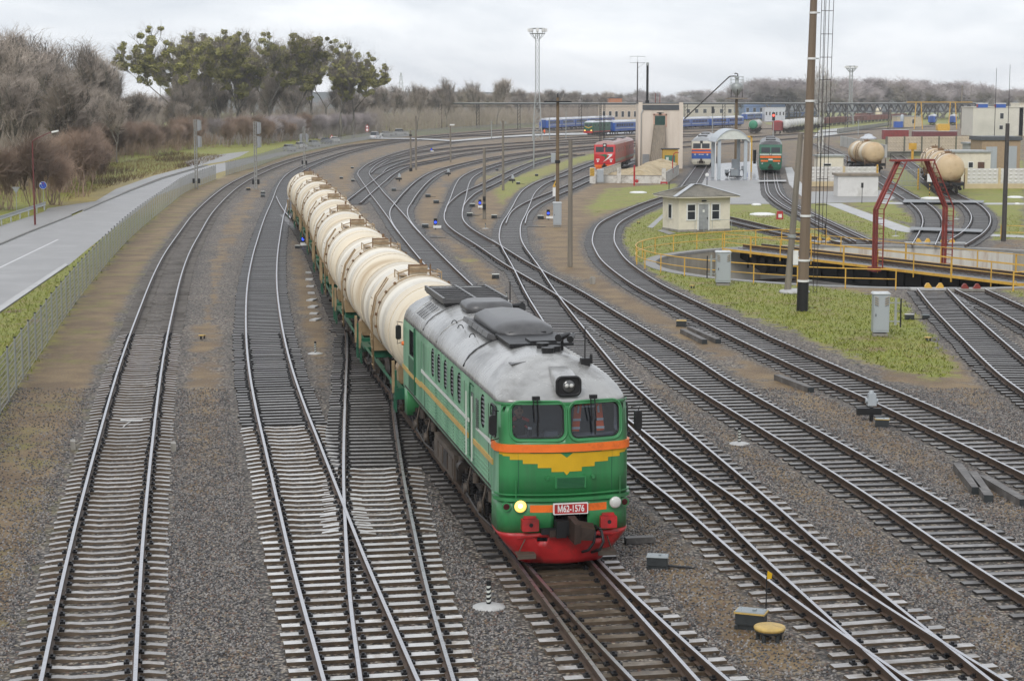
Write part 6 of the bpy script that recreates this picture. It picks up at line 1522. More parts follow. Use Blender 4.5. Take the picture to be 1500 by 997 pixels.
box_engine('diesel_locomotive', 'bright red locomotive with a green and white swoosh standing left of the sanding tower', 'locomotive', 0, 0, rz_, 16, (m_lred, m_salmon, m_salmon), f_red, 4.35, 3.1, 2, roofm=M('pinkish_grey_roof', (.36, .24, .22), .4, .1, .12, 1), loc=pM, stripes=((1.35, 1.7, M('grey_green_band', (.25, .26, .20), .5)),))
m_dcream = M('railcar_cream', (.58, .55, .46), .4, 0, .08, 1); m_dblue = M('railcar_blue', (.03, .10, .36), .35, 0, .08, 1)
def f_dmu(th, hw, fy):
    for z0, z1, m_ in ((2.48, 2.66, m_orange), (2.28, 2.48, m_dblue), (2.0, 2.28, m_orange), (1.15, 2.0, m_dblue)): q = MB([m_]); q.box((0, -.01, (z0+z1)/2), (2*hw*.95, .05, z1-z0)); q.build('front_band', th)
    pilot_(th, hw, m_dcream, .25, 1.05); cpl_(th); lamps(th, hw, 1.8, .95, m_lens)
    q = MB([m_black]); 
    for k in range(5): q.box((-.5+k*.25, -.06, .62), (.10, .04, .32))
    q.build('pilot_slots', th)
    q = MB([m_black]); q.box((0, .25, 3.72), (.4, .3, .4)); q.build('headlight_box', th)
    q = MB([m_cream]); q.box((-.25, -.04, 1.8), (.28, .03, .12)); q.box((.2, -.04, 1.8), (.36, .03, .12)); q.build('number_strip', th)
def on_track(key, Y): 
    pp, t2, i2 = tpos(key, Y=Y); return Vector((pp[0], pp[1], 0)), math.atan2(-t2[0], t2[1])
pN, rN = on_track('N', 283); pN2, _ = on_track('N', 330); rN = math.atan2(-(pN2.x-pN.x), pN2.y-pN.y)
box_engine('railcar', 'blue, cream and orange railcar standing between the tower and the canopy', 'railcar', 0, 0, rN, 24, (m_dcream, m_dcream, M('railcar_grey_roof', (.33, .34, .35), .35, .2, .1, 1)), f_dmu, 4.45, 3.1, 2, sidec=m_dblue, loc=pN, stripes=((2.2, 2.5, m_dcream), (2.7, 2.8, m_dcream)))
m_tgreen = M('dark_loco_green', (.02, .12, .07), .35, 0, .1, 1)
def f_green(th, hw, fy):
    for z0, z1, m_ in ((2.42, 2.6, m_cream),): q = MB([m_]); q.box((0, -.01, (z0+z1)/2), (2*hw*.95, .05, z1-z0)); q.build('front_band', th)
    q = MB([m_orange]); q.box((0, -.02, 2.16), (2*hw*.92, .06, .32)); q.build('front_band', th)
    for s in (-1, 1): q = MB([m_orange]); q.box((s*.86, -.02, 1.62), (1.02, .06, .24)); q.build('front_band', th); q = MB([m_tgreen, m_lens]); q.cyl((s*1.15, .02, 1.25), (s*1.15, -.08, 1.25), .16, .15, 10, 0); q.cyl((s*1.15, -.08, 1.25), (s*1.15, -.1, 1.25), .11, .1, 10, 1); q.build('headlight', th)
    q = MB([m_white]); q.box((0, -.03, 1.8), (.6, .05, .2)); q.build('number_plate', th); q = MB([m_black, m_lens]); q.cyl((0, .05, 2.55), (0, -.1, 2.55), .2, .18, 12, 0); q.cyl((0, -.1, 2.55), (0, -.11, 2.55), .13, .13, 10, 1); q.build('headlight', th)
    pilot_(th, hw, m_tgreen, .35, 1.0); cpl_(th)
pQ, rQ = on_track('Q', 258)
box_engine('diesel_locomotive', 'dark green locomotive with orange stripes standing head-on right of the canopy', 'locomotive', 0, 0, rQ, 15.5, (m_tgreen, m_tgreen, m_sooty), f_green, 4.45, 3.2, 2, loc=pQ)
# concrete apron of the fuelling point
sheet('concrete_apron', [(1016, 277), (1030, 258), (1046, 240), (1108, 236), (1112, 262), (1117, 283), (1124, 292), (1135, 299), (1068, 299), (1040, 284)], GZ+.016, m_pav)
sheet('wet_apron', [(1036, 254), (1046, 240), (1108, 237), (1112, 264), (1032, 265)], GZ+.022, M('wet_concrete', (.17, .17, .175), .22, 0, .2, .6))
sheet('walkway', [(1150, 246), (1160, 245), (1168, 262), (1185, 280), (1185, 297), (1165, 280), (1156, 270)], GZ+.02, m_path)
sheet('yard_road', [(1184, 281), (1300, 279), (1325, 279), (1325, 283), (1300, 296), (1184, 298)], GZ+.02, m_pav)
sheet('footpath', [(1208, 298), (1232, 298), (1345, 338.5), (1500, 345), (1500, 348.5), (1330, 341), (1310, 337.5)], GZ+.018, m_path)
sheet('footpath', [(1284, 296), (1326, 296.5), (1500, 297.5), (1500, 300), (1326, 299.5), (1284, 298.5)], GZ+.014, m_path)
m_rub = M('rubber_crossing_boards', (.14, .15, .155), .4, 0, .2, 2)
for q_ in ([(1324, 295.5), (1442, 297), (1440, 300.5), (1322, 300)], [(1334, 336.5), (1440, 340.5), (1438, 344.5), (1332, 341)]): sheet('crossing_boards', q_, -.005, m_rub)
sheet('crossing_board', [(1111, 267), (1151, 266.5), (1152, 268.5), (1111, 269)], .004, m_path)
pit_ = sheet('inspection_pit', [(1008, 262), (1015, 262), (1028, 247), (1022, 247)], GZ+.02, m_black)
# ================================================================ BACKGROUND: walls, buildings, trains, gantry, masts
m_panelw = M('white_panel_wall', (.62, .61, .58), .6, 0, .07, .8, dirt=(.46, .44, .40), damt=.3, dscale=.7)
m_creamw = M('cream_wall_base', (.55, .45, .28), .65, 0, .1, .8); m_bpan = M('beige_panel_wall', (.50, .42, .32), .65, 0, .1, .8, dirt=(.36, .30, .23), damt=.3)
m_mossy = M('mossy_dark_concrete', (.16, .155, .13), .7, 0, .2, .6, dirt=(.09, .11, .045), damt=.5, dscale=.25, streak=True)
m_lconc = M('pale_grey_concrete_wall', (.40, .40, .38), .65, 0, .12, .6, dirt=(.22, .22, .19), damt=.4, dscale=.5, streak=True)
m_wbld = M('off_white_render', (.62, .60, .52), .6, 0, .06, .5); m_tanb = M('tan_brick', (.33, .24, .15), .7, 0, .15, 3)
m_maroon = M('maroon_wagon_paint', (.24, .035, .035), .5, 0, .2, 1, dirt=(.14, .045, .035), damt=.4); m_gond = M('brown_wagon_paint', (.17, .055, .042), .6, 0, .25, .8, dirt=(.24, .10, .06), damt=.4, objvar=.3)
m_coach = M('carriage_blue', (.025, .10, .40), .35, 0, .08, .6); m_whiter = M('wet_white_roof', (.55, .57, .60), .3, .1, .08, .6); m_dgreenc = M('shunter_green', (.02, .10, .055), .4, 0, .12, 1)
def wall(name, label, a, b, h, mats, t=.3, panels=True, cat='wall', z0=0):
    th = thing(name, label, cat, a); d = b-a; L = d.length; th.rotation_euler = (0, 0, math.atan2(d.y, d.x))
    q = MB(mats if len(mats) > 1 else mats*2); base = h*.25
    q.box((L/2, 0, base/2+z0), (L, t*1.1, base), 1); q.box((L/2, 0, (base+h)/2+z0), (L, t*.8, h-base), 0); q.build('wall_panel', th)
    if panels:
        rel = MB(mats); n = max(1, int(L/.62)); k = 4
        for i in range(n):
            for j in range(k):
                x, z = (i+.5)*L/n, base+(h-base)*(j+.5)/k; s = .22; y = -t*.4-.002
                rel.add([(x-s, y, z-s*.6), (x+s, y, z-s*.6), (x+s, y, z+s*.6), (x-s, y, z+s*.6), (x, y-.07, z)], [(0, 1, 4), (1, 2, 4), (2, 3, 4), (3, 0, 4)], 0)
        rel.build('relief', th)
    n = max(1, int(round(L/4)))
    for i in range(n+1): p_ = MB([mats[-1]]); p_.box((i*L/n, -.03, h/2+.03), (.28, t*1.3, h+.06)); p_.build('post', th)
    return th
def bld(name, label, px0, px1, pb, ptop, depth, wallm, roofm, wins=(), doors=(), cat='building', overhang=.2, base_y=None, roof_t=.25):
    p = at(px0, pb); e = at(px1, pb); W_ = e.x-p.x; H_ = hz(ptop, p)-GZ; s = W_/(px1-px0)
    th = thing(name, label, cat, p); q = MB([wallm]); q.box((W_/2, depth/2, H_/2), (W_, depth, H_)); q.build('wall', th)
    q = MB([roofm]); q.box((W_/2, depth/2, H_+roof_t/2-.02), (W_+2*overhang, depth+2*overhang, roof_t)); q.build('roof', th)
    for (x0, x1, y0, y1) in wins:
        zc0, zc1 = hz(y1, p)-GZ, hz(y0, p)-GZ; xc = ((x0+x1)/2-px0)*s; w_ = (x1-x0)*s
        q = MB([m_white]); q.box((xc, -.02, (zc0+zc1)/2), (w_+.16, .08, zc1-zc0+.16)); o = q.build('window', th); q = MB([m_dglass]); q.box((xc, -.05, (zc0+zc1)/2), (w_, .06, zc1-zc0)); q.build('pane', o)
    for (x0, x1, y0, y1, mt) in doors:
        zc0, zc1 = max(0, hz(y1, p)-GZ), hz(y0, p)-GZ; xc = ((x0+x1)/2-px0)*s; q = MB([mt]); q.box((xc, -.03, (zc0+zc1)/2), ((x1-x0)*s, .1, zc1-zc0)); q.build('door', th)
    return th
wall('panel_wall', 'white precast panel wall with cream base right of the parked tank wagons', at(1414, 276.5), at(1560, 276), hz(246.5, at(1430, 276))-GZ, [m_panelw, m_creamw])
wall('panel_wall', 'white precast panel wall behind the small white hut, left of the gate', at(1186, 273), at(1284, 272.5), hz(244.5, at(1230, 273))-GZ, [m_panelw, m_creamw])
wall('concrete_wall', 'streaked grey concrete wall slanting behind the lone tank wagon', at(1232, 214), at(1298, 231), 2.3, [m_lconc, m_lconc], panels=False)
A_, B_ = at(1298, 229), at(1424, 227.5)
wall('retaining_wall', 'mossy dark wall with beige panels along its top behind the tank wagons', A_, B_, hz(200.5, A_)-GZ, [m_bpan, m_mossy])
th = bld('hut', 'small white hut with a brown roof edge in front of the panel wall', 1227, 1286, 288, 257.5, 2.6, m_panelw, m_wood2, overhang=.18)
p = at(1224.5, 284); q = MB([m_wood2]); 
bld('hut', 'small beige hut with a dark window just behind the white panel wall', 1197.5, 1235, 262, 229.5, 3, m_plas, m_galv, wins=[(1206, 1216.5, 240, 243)])
bld('shed', 'cream shed with two dark windows behind the white wall at right', 1385, 1450, 268, 223.5, 5, m_plas, m_galv, wins=[(1418, 1424, 238, 245.5)], doors=[(1431.5, 1441, 237.5, 249, M('brown_door', (.10, .05, .035), .5))])
bld('shed', 'tan brick shed with grey doors and dark flat roof', 1437, 1493, 262, 205.5, 6, m_tanb, m_slate, doors=[(1443, 1459, 215, 262, m_cab), (1473, 1488, 214, 262, m_cab)], roof_t=.5)
bld('shed', 'low white shed squeezed left of the tan brick one', 1419, 1437, 259, 211.5, 4, m_lconc, m_galv)
bld('building', 'large off-white block with two small windows near the right edge', 1424.5, 1498, 199, 157.5, 14, m_wbld, m_wbld, wins=[(1464, 1469, 166, 174), (1463.5, 1468.5, 184, 189.5)])
bld('building', 'yellowish low building with a blue box behind the brown goods wagons', 1314, 1350, 186.5, 171, 10, M('pale_yellow_render', (.50, .42, .28), .6), m_galv, wins=[(1336, 1340, 175, 181)])
bld('building', 'cream building edge cut by the right frame behind the off-white block', 1492, 1540, 199, 152, 10, m_plas, m_plas)
p = at(1310, 187); th = thing('container', 'bright blue box standing before the yellowish building', 'container', p); q = MB([m_coach]); q.box((1.7, 1, 1.2), (3.4, 2, 2.4)); [q.box((.2+.4*k, -.02, 1.2), (.08, .08, 2.3)) for k in range(9)]; q.build('body', th)
p = at(1321, 186.5); th = thing('silo', 'grey upright tank beside the blue box', 'silo', p); q = MB([m_can]); q.lathe([(0, 0), (.75, 0), (.75, 4.6), (.4, 5.1), (0, 5.15)], 14); q.build('tank', th); q = MB([m_galv]); q.bar((.8, -.1, 0), (.8, -.1, 5.0), .06); q.build('pipe', th)
for (x0, x1, pb, pt, mt, lb) in ((1294, 1331, 204, 190.5, m_maroon, 'maroon container behind the beige wall, the brighter one'), (1338, 1402, 206, 192.5, M('dull_maroon', (.15, .035, .04), .6), 'long dull maroon container behind the beige wall')):
    p = at(x0, pb); e = at(x1, pb); th = thing('container', lb, 'container', p); W_ = e.x-p.x; H_ = hz(pt, p)-GZ; q = MB([mt]); q.box((W_/2, 1.2, H_/2), (W_, 2.4, H_))
    for k in range(int(W_/.45)): q.box((.2+k*.45, -.02, H_/2), (.14, .07, H_*.92))
    q.build('body', th); q = MB([m_whiter]); q.box((W_/2, 1.2, H_+.03), (W_+.05, 2.45, .08)); q.build('roof', th)
p = at(1373, 204); th = thing('storage_tank', 'yellow box-shaped tank on legs behind the beige wall', 'tank', p); s = 1/ppm(p.y); zt = hz(181.5, p)-GZ; zb_ = hz(192, p)-GZ; q = MB([m_yel]); q.loft([[(a+9*s, y, b+(zt+zb_)/2) for a, b in rrect(18*s, zt-zb_, .5, 4)] for y in (0, 2.4)], 0); q.build('tank', th)
for x in (2*s, 16*s): q = MB([m_galv]); q.box((x, 1, zb_/2), (.2, 1.6, zb_)); q.build('leg', th)
p = at(1272, 204); th = thing('tarpaulin_heap', 'white tarpaulin-covered heap behind the grey concrete wall', 'heap', p); q = MB([m_whiter]); q.lathe([(2.4, 0), (2.1, .5), (1.2, .9), (1.0, 1.3), (0, 1.5)], 9); q.build('cover', th)
# low stone-edged ramp and road beside the goods wagons
sheet('yard_road', [(1200, 190.5), (1300, 181.5), (1340, 178.5), (1340, 180), (1300, 184.5), (1225, 197), (1190, 203)], GZ+.02, m_path)
a, b = at(1227, 196), at(1318, 181.8); wall('retaining_wall', 'low rough stone retaining wall below the brown goods wagons', a, b, 1.5, [m_lconc, m_mossy], panels=False)
# gate, signs
p, e = at(1316, 277), at(1347, 277.5); th = thing('gate', 'grey barred gate across the track left of the parked tank wagons', 'gate', p); W_ = e.x-p.x; Hg = hz(247.5, p)-GZ
q = MB([m_galv]); [q.bar((W_*k/14, 0, .4), (W_*k/14, 0, Hg), .05) for k in range(15)]; q.bar((0, 0, .4), (W_, 0, .4), .08); q.bar((0, 0, Hg-.1), (W_, 0, Hg-.1), .08); q.bar((0, 0, .95), (W_, 0, .95), .06); q.build('bars', th); q = MB([m_galv]); q.box((W_+.15, 0, Hg/2), (.16, .16, Hg+.2)); q.build('post', th)
for px, pb, pt, lb in ((1344.5, 278, 247, 'black and yellow striped post at the right end of the barred gate'), (1284.5, 276, 241, 'black and yellow striped post at the end of the panel wall')):
    p = at(px, pb); th = thing('striped_post', lb, 'post', p); H_ = hz(pt, p)-GZ; q = MB([m_black, m_yel]); q.box((0, 0, H_/2), (.16, .14, H_), 1); [q.bar((-.085, -.075, H_*(k+.1)/7), (.085, -.075, H_*(k+.45)/7), .1, .02, 0) for k in range(7)]; q.build('post', th)
p = at(1361.5, 288); th = thing('sign_board', 'white sign board with yellow top on a striped stick beside the gate', 'sign', p); q = MB([m_black, m_yel]); H_ = hz(262, p)-GZ; q.cyl((0, 0, 0), (0, 0, H_), .04, .04, 6, 1); [q.cyl((0, 0, .15+k*.4), (0, 0, .35+k*.4), .045, .045, 6, 0) for k in range(4)]; q.build('post', th)
q = MB([m_white, m_yel]); q.box((0, -.05, H_+.1), (.62, .04, .85), 0); q.add([(-.25, -.08, H_+.55), (.25, -.08, H_+.55), (0, -.08, H_+.98)], [(0, 1, 2)], 1); q.build('board', th)
p = at(1262.5, 298); th = thing('lever_signal', 'small black target on a thin stick in front of the white hut', 'signal', p); H_ = hz(270, p)-GZ; q = MB([m_black]); q.cyl((0, 0, 0), (0, 0, H_), .03, .03, 6); q.box((0, 0, H_-.1), (.22, .12, .5)); q.build('target', th)
# ---- gantry
GYY = 690.0; gx0, gx1 = xat(655, GYY, 8), xat(1440, GYY, 8); th = thing('pipe_gantry', 'long dark lattice gantry crossing the whole yard at the horizon', 'gantry', (0, GYY, 0))
zt, zb_ = 9.2, 6.4; xm = xat(1150, GYY, 8); q = MB([M('gantry_steel', (.07, .07, .075), .6, .1, .2, .3), m_galv])
q.bar((gx0, 0, zt), (gx1, 0, zt), .5, .45, 0); q.bar((gx0, -.4, zt+.35), (gx1, -.4, zt+.35), .3, .3, 1); q.bar((gx0, 0, zt-1.2), (xm, 0, zt-1.2), .12, .15, 0)
for s in (-.7, .7):
    q.bar((xm, s, zb_), (gx1, s, zb_), .3, .3, 0); q.bar((xm, s, zt), (gx1, s, zt), .3, .3, 0); n = int((gx1-xm)/2.6)
    for k in range(n):
        x0, x1 = xm+(gx1-xm)*k/n, xm+(gx1-xm)*(k+1)/n; xmid = (x0+x1)/2; q.bar((x0, s, zt), (xmid, s, zb_), .2, .2, 0); q.bar((xmid, s, zb_), (x1, s, zt), .2, .2, 0)
q.build('truss', th)
q = MB([m_yel]); q.bar((xat(1328, GYY, 9), -.2, zt+.55), (xat(1424, GYY, 9), -.2, zt+.55), .7, .45); q.build('yellow_crane_beam', th)
for px in (645, 700, 760, 850, 940, 1005, 1060, 1165, 1240, 1303, 1437):
    x = xat(px, GYY, 4); q = MB([m_grime]); 
    for s in (-.5, .5): q.bar((x+s, 0, GZ), (x+s, 0, zt), .22, .22)
    for k in range(7): q.bar((x-.5, 0, GZ+k*1.3), (x+.5, 0, GZ+(k+1)*1.3), .12, .12)
    q.build('support', th)
for px in (1343, 1393):
    x = xat(px, GYY, 4); q = MB([m_yel]); q.bar((x-1.3, -2, GZ), (x-.9, -2, zt+.5), .32, .32); q.bar((x+1.8, -2, GZ), (x+1.0, -2, zt+.5), .32, .32); q.build('crane_leg', th)
# ---- lattice floodlight masts
def flood(px, pb, pt, label, w0=2.6, Y=None):
    p = at(px, pb); H_ = hz(pt, p)-GZ; th = thing('floodlight_mast', label, 'floodlight mast', p); q = MB([m_galv]); n = int(H_/1.8); wd_ = lambda z: w0*(1-.62*min(1, z/(H_*.45)))/2
    cs = ((-1, -1), (1, -1), (1, 1), (-1, 1)); tk = .09+.0001*p.y
    for i in range(n):
        z0, z1 = H_*i/n*.95, H_*(i+1)/n*.95; a_, b_ = wd_(z0), wd_(z1)
        for k in range(4):
            (x0, y0), (x1, y1) = cs[k], cs[(k+1) % 4]; q.bar((x0*a_, y0*a_, z0), (x0*b_, y0*b_, z1), tk*1.4); q.bar((x0*a_, y0*a_, z0), (x1*b_, y1*b_, z1), tk*.7); q.bar((x0*b_, y0*b_, z1), (x1*b_, y1*b_, z1), tk*.7)
    q.build('lattice', th)
    q = MB([m_galv, m_white]); r = w0*.75; zc = H_*.955
    for z in (zc, H_): q.tube([(r*math.cos(t), r*math.sin(t), z) for t in np.linspace(0, 2*PI, 9)[:-1]], tk*.7, 4, 0, closed=True)
    for t in np.linspace(0, 2*PI, 9)[:-1]: q.bar((r*math.cos(t), r*math.sin(t), zc), (r*math.cos(t), r*math.sin(t), H_), tk, tk, 0); q.bar((r*.4*math.cos(t), r*.4*math.sin(t), zc-1.4), (r*math.cos(t), r*math.sin(t), zc), tk*.8, tk*.8, 0)
    q.build('crown', th)
    for t in np.linspace(0, 2*PI, 9)[:-1]: q = MB([m_white]); q.box((r*1.15*math.cos(t), r*1.15*math.sin(t), H_*.985), (.7, .7, .8), 0, rz=t); q.build('floodlight', th)
flood(787, 206, 42, 'tall grey lattice floodlight mast at the end of the blue carriages'); flood(1245, 183, 97, 'far pale lattice floodlight mast before the wood at right', 3.0)
for px, pb, pt, lb in ((562, 190, 107, 'left one of two faint lattice pylons behind the wood'), (588, 189, 106, 'right one of two faint lattice pylons behind the wood')):
    p = at(px, pb); p = p*1.9; p.z = GZ; th = thing('pylon', lb, 'pylon', p); H_ = hz(pt, p); q = MB([m_galv]); n = 9
    for i in range(n):
        a_, b_ = 3.2*(1-i/n)+.3, 3.2*(1-(i+1)/n)+.3; z0, z1 = H_*i/n, H_*(i+1)/n
        for s in (-1, 1): q.bar((s*a_, 0, z0), (s*b_, 0, z1), .35); q.bar((s*a_, 0, z0), (-s*b_, 0, z1), .2)
    for k in (.62, .76, .9): q.bar((-5*(1.2-k), 0, H_*k), (5*(1.2-k), 0, H_*k), .3)
    q.build('lattice', th)
# twin dark ladder posts behind the red locomotive
p = at(882, 216); th = thing('twin_post', 'pair of black lattice posts rising behind the red locomotive', 'post', p); H_ = hz(151, p)-GZ; q = MB([m_black])
for x in (-.55, -.25, .3, .6): q.bar((x, 0, 0), (x, 0, H_), .12)
for k in range(20): z = .3+k*H_/21; q.bar((-.55, 0, z), (-.25, 0, z+.3), .08); q.bar((.3, 0, z), (.6, 0, z+.3), .08)
q.build('lattice', th)
for px, pb, pt, lb, red in ((1132.5, 204, 166, 'signal with a glowing red lamp in front of the red covered wagon', True), (1043.5, 196, 157, 'dark signal left of the silo pole in front of blue carriages', False)):
    p = at(px, pb); H_ = hz(pt, p)-GZ; th = thing('colour_light_signal', lb, 'railway signal', p); q = MB([m_galv]); q.cyl((0, 0, 0), (0, 0, H_), .14, .12, 8); q.build('post', th); q = MB([m_black]); q.box((0, -.15, H_-.9), (.8, .3, 2.2)); q.build('head', th)
    q = MB([M('red_signal_lamp', (.6, .02, .02), .3, emit=(1, .05, .03, 5)) if red else m_dglass]); q.cyl((0, -.3, H_-.6), (0, -.36, H_-.6), .26, .26, 12); q.build('lens', th)
# sheds on the horizon
for (x0, x1, pb, pt, d_, wm, rm, lb) in ((880, 935, 186, 153.5, 25, M('peach_render', (.50, .42, .33), .6), m_galv, 'long peach depot building left of the sanding tower at the horizon'), (892, 911, 183, 144, 14, M('orange_brick', (.42, .17, .08), .6), m_slate, 'small orange brick block above the peach depot roof'), (1002, 1075, 176, 153, 30, M('pale_far_shed', (.46, .42, .36), .6), m_whiter, 'pale long shed behind the blue carriages right of the tower'), (1090, 1150, 175, 151, 24, M('blue_far_shed', (.14, .22, .40), .5), m_galv, 'blue depot hall under the gantry right of the silo'), (1120, 1150, 178, 158, 10, m_whiter, m_whiter, 'low white block in front of the blue depot hall')):
    bld('building', lb, x0, x1, pb, pt, d_, wm, rm, wins=[(x0+(x1-x0)*(k+.3)/6, x0+(x1-x0)*(k+.7)/6, pt+(pb-pt)*.3, pt+(pb-pt)*.55) for k in range(6)])
for k, px in enumerate((1433, 1459.5)):
    p = at(px, 200.5); p.y += 6; th = thing('roof_vent', ('left' if k == 0 else 'right')+' one of two blue boxes with white tops on the off-white block', 'roof vent', (xat(px, p.y, 9), p.y, hz(157, p)-.2)); q = MB([m_coach, m_whiter, m_red]); q.box((1.4, .8, .55), (2.9, 1.6, 1.1), 0); q.box((1.4, .8, 1.25), (3.1, 1.8, .35), 1); q.box((-.02, .8, .6), (.3, 1.5, .8), 2); q.build('housing', th)
# ---- trains in the yard
def along(px, z=0):
    q = cat_rom(px, 8); W = smooth(resample(np.array([at(x, y, z)[:2] for x, y in q]), 1.0), 30); D = np.r_[0, np.cumsum(np.hypot(*np.diff(W, axis=0).T))]; return W, D
def coach():
    c = thing('passenger_carriage', '', 'carriage'); L = 23.6; q = MB([m_coach, m_cream])
    pr = [(-1.5, 1.0), (-1.53, 2.0), (-1.5, 3.55), (1.5, 3.55), (1.53, 2.0), (1.5, 1.0)]; q.loft([[(x, y, z) for x, z in pr] for y in (-L/2, L/2)], 0); q.build('body', c)
    q = MB([m_whiter]); q.loft([[(1.5*math.cos(t), y, 3.55+.78*math.sin(t)) for t in np.linspace(0, PI, 9)] for y in (-L/2+.1, L/2-.1)], 0, smooth=True); [q.box((0, -9+k*3, 4.36), (.5, .9, .12)) for k in range(7)]; q.build('roof', c)
    for s in (-1, 1): q = MB([m_cream]); q.box((s*1.535, 0, 1.85), (.02, L*.92, .2)); q.build('stripe', c); q = MB([m_dglass]); [q.box((s*1.53, -9.3+k*1.9, 2.8), (.03, 1.15, .85)) for k in range(10)]; q.build('side_window', c)
    for s in (-1, 1): q = MB([M('end_door_blue', (.015, .06, .24), .5)]); q.box((0, s*(L/2+.2), 2.4), (1.5, .5, 2.7)); q.build('gangway', c)
    q = MB([m_grime]); [q.box((0, s*8, .75), (2.2, 3.4, .5)) for s in (-1, 1)]; q.box((0, 0, .75), (2.0, 7, .6)); [q.cyl((e*.7, s*8+d, .48), (e*.85, s*8+d, .48), .475, .475, 12) for s in (-1, 1) for d in (-1.2, 1.2) for e in (-1, 1)]; q.build('bogie', c); return c
CO = coach(); first_co = [True]
def put_run(proto, firsts, W, D, s0, n, pitch, labels, group):
    for k in range(n):
        s = s0+pitch*(k+.5)
        if s > D[-1]-2: break
        loc, a = pose(W, D, s, min(7, pitch*.3)); o = proto if firsts[0] else dup(proto); firsts[0] = False
        o.location = loc; o.rotation_euler = (0, 0, a); o['label'] = labels[k] if isinstance(labels, list) else labels; o['group'] = group
W, D = along([(796, 191.8), (835, 189), (870, 186.7), (900, 184.8), (935, 183)]); put_run(CO, first_co, W, D, 0, 6, 24.5, ['nearest blue carriage at the floodlight mast, its end facing the camera']+['blue carriage with pale roof in the train behind the floodlight mast']*5, 'carriages of the long blue train')
W, D = along([(893, 197.0), (930, 194.8), (1000, 189.3), (1050, 187), (1100, 184.6), (1180, 181)]); put_run(CO, first_co, W, D, 0, 8, 24.5, ['blue carriage coupled behind the green shunting locomotive']+['blue carriage in the train passing behind the sanding tower']*7, 'carriages behind the sanding tower')
W, D = along([(1090, 177.5), (1160, 173.5), (1262, 170)]); put_run(CO, first_co, W, D, 0, 10, 24.5, 'distant blue carriage with white roof behind the tank wagons', 'distant white-roofed carriages')
for px, lb in ((1364.5, 'blue carriage end seen head-on, left one of two near the crane legs'), (1394.5, 'blue carriage end seen head-on, right one of two near the crane legs')):
    W, D = along([(px, 182.6), (px+7, 178.5), (px+12, 175)]); put_run(CO, first_co, W, D, 0, 1, 24.5, [lb], 'carriages near the crane legs'); put_run(CO, first_co, W, D, 24.5, 1, 24.5, ['blue carriage coupled behind the '+('left' if px < 1380 else 'right')+' head-on carriage near the crane legs'], 'carriages near the crane legs')
# shunter
def f_sh(th, hw, fy):
    q = MB([m_yellow]); q.add([(-1.1, -.03, 2.75), (0, -.03, 2.35), (1.1, -.03, 2.75), (1.1, -.03, 2.55), (0, -.03, 2.1), (-1.1, -.03, 2.55)], [(0, 1, 4, 5), (1, 2, 3, 4)], 0); q.build('yellow_chevron', th); q = MB([m_red]); q.box((0, -.2, 1.05), (2.9, .4, .7)); q.build('buffer_beam', th)
    for s in (-1, 1): q = MB([m_litlamp]); q.cyl((s*1.0, -.3, 1.5), (s*1.0, -.42, 1.5), .2, .2, 12); q.build('headlight', th)
W, D = along([(861, 198.6), (878, 197.6), (893, 197)]); loc, a = pose(W, D, 1, 1.0); aa, bb = at(862, 198.6, 0), at(893, 197, 0); box_engine('shunting_locomotive', 'green shunting locomotive with yellow chevron and lit lamps before the blue carriages', 'locomotive', 0, 0, math.atan2(-(bb.x-aa.x), bb.y-aa.y), 16.2, (m_dgreenc, m_dgreenc, m_whiter), f_sh, 4.4, 3.0, 1, loc=aa, stripes=((1.0, 1.3, m_red),))
# tank wagons parked in the depot
m_btank = M('dirty_beige_tank', (.56, .42, .25), .5, 0, .1, .8, dirt=(.33, .2, .10), damt=.4, dscale=.7); m_wtank = M('white_grey_tank', (.55, .55, .53), .35, 0, .08, .8, dirt=(.3, .28, .25), damt=.3); m_gend = M('tank_end_green', (.03, .22, .12), .5)
T2 = tank_wagon(m_btank, m_black, m_rusty, pale=m_tank)
def first_at(o, W, D, s, label, group=None):
    loc, a = pose(W, D, s, 3.9); o.location = loc; o.rotation_euler = (0, 0, a); o['label'] = label
    if group: o['group'] = group
W = TR['S2']['p']; D = np.r_[0, np.cumsum(np.hypot(*np.diff(W, axis=0).T))]; i = int(np.argmin(np.abs(W[:, 1]-at(1391, 284, 0).y))); s0 = D[i]
first_at(T2, W, D, s0+6, 'dirty beige tank wagon showing its round end beside the barred gate', 'tank wagons parked by the gate'); first_at(dup(T2), W, D, s0+18.0, 'cream tank wagon coupled behind the one beside the barred gate', 'tank wagons parked by the gate')
if D[-1] > s0+30: first_at(dup(T2), W, D, s0+30.0, 'third tank wagon behind the two by the barred gate', 'tank wagons parked by the gate')
W = TR['S1']['p']; D = np.r_[0, np.cumsum(np.hypot(*np.diff(W, axis=0).T))]; yy = at(1268, 245, 0)
first_o = dup(T2); first_o.location = (xat(1268, 265), 265, 0); first_o.rotation_euler = (0, 0, .06); first_o['label'] = 'lone tan tank wagon seen end-on behind the white panel wall'; first_o['group'] = 'tank wagons parked by the gate'
T3 = tank_wagon(m_wtank, m_grime, m_grime, endm=m_gend); W, D = along([(1103, 195.5), (1116, 190.5), (1130, 186), (1140, 183)]); first_at(T3, W, D, 6, 'tank wagon with a green end at the head of a far row', 'far tank wagons'); [first_at(dup(T3), W, D, 6+12*k, 'white-grey tank wagon behind the green-ended one', 'far tank wagons') for k in (1, 2)]
T4 = tank_wagon(m_wtank, m_grime, m_grime); W, D = along([(1150, 194.5), (1180, 190), (1215, 186.5), (1262, 181.5)]); first_at(T4, W, D, 8, 'white-grey tank wagon right of the red covered wagon', 'far white tank wagons'); [first_at(dup(T4), W, D, 8+12*k, 'white-grey tank wagon in the far row behind the thick pole', 'far white tank wagons') for k in range(1, 9)]
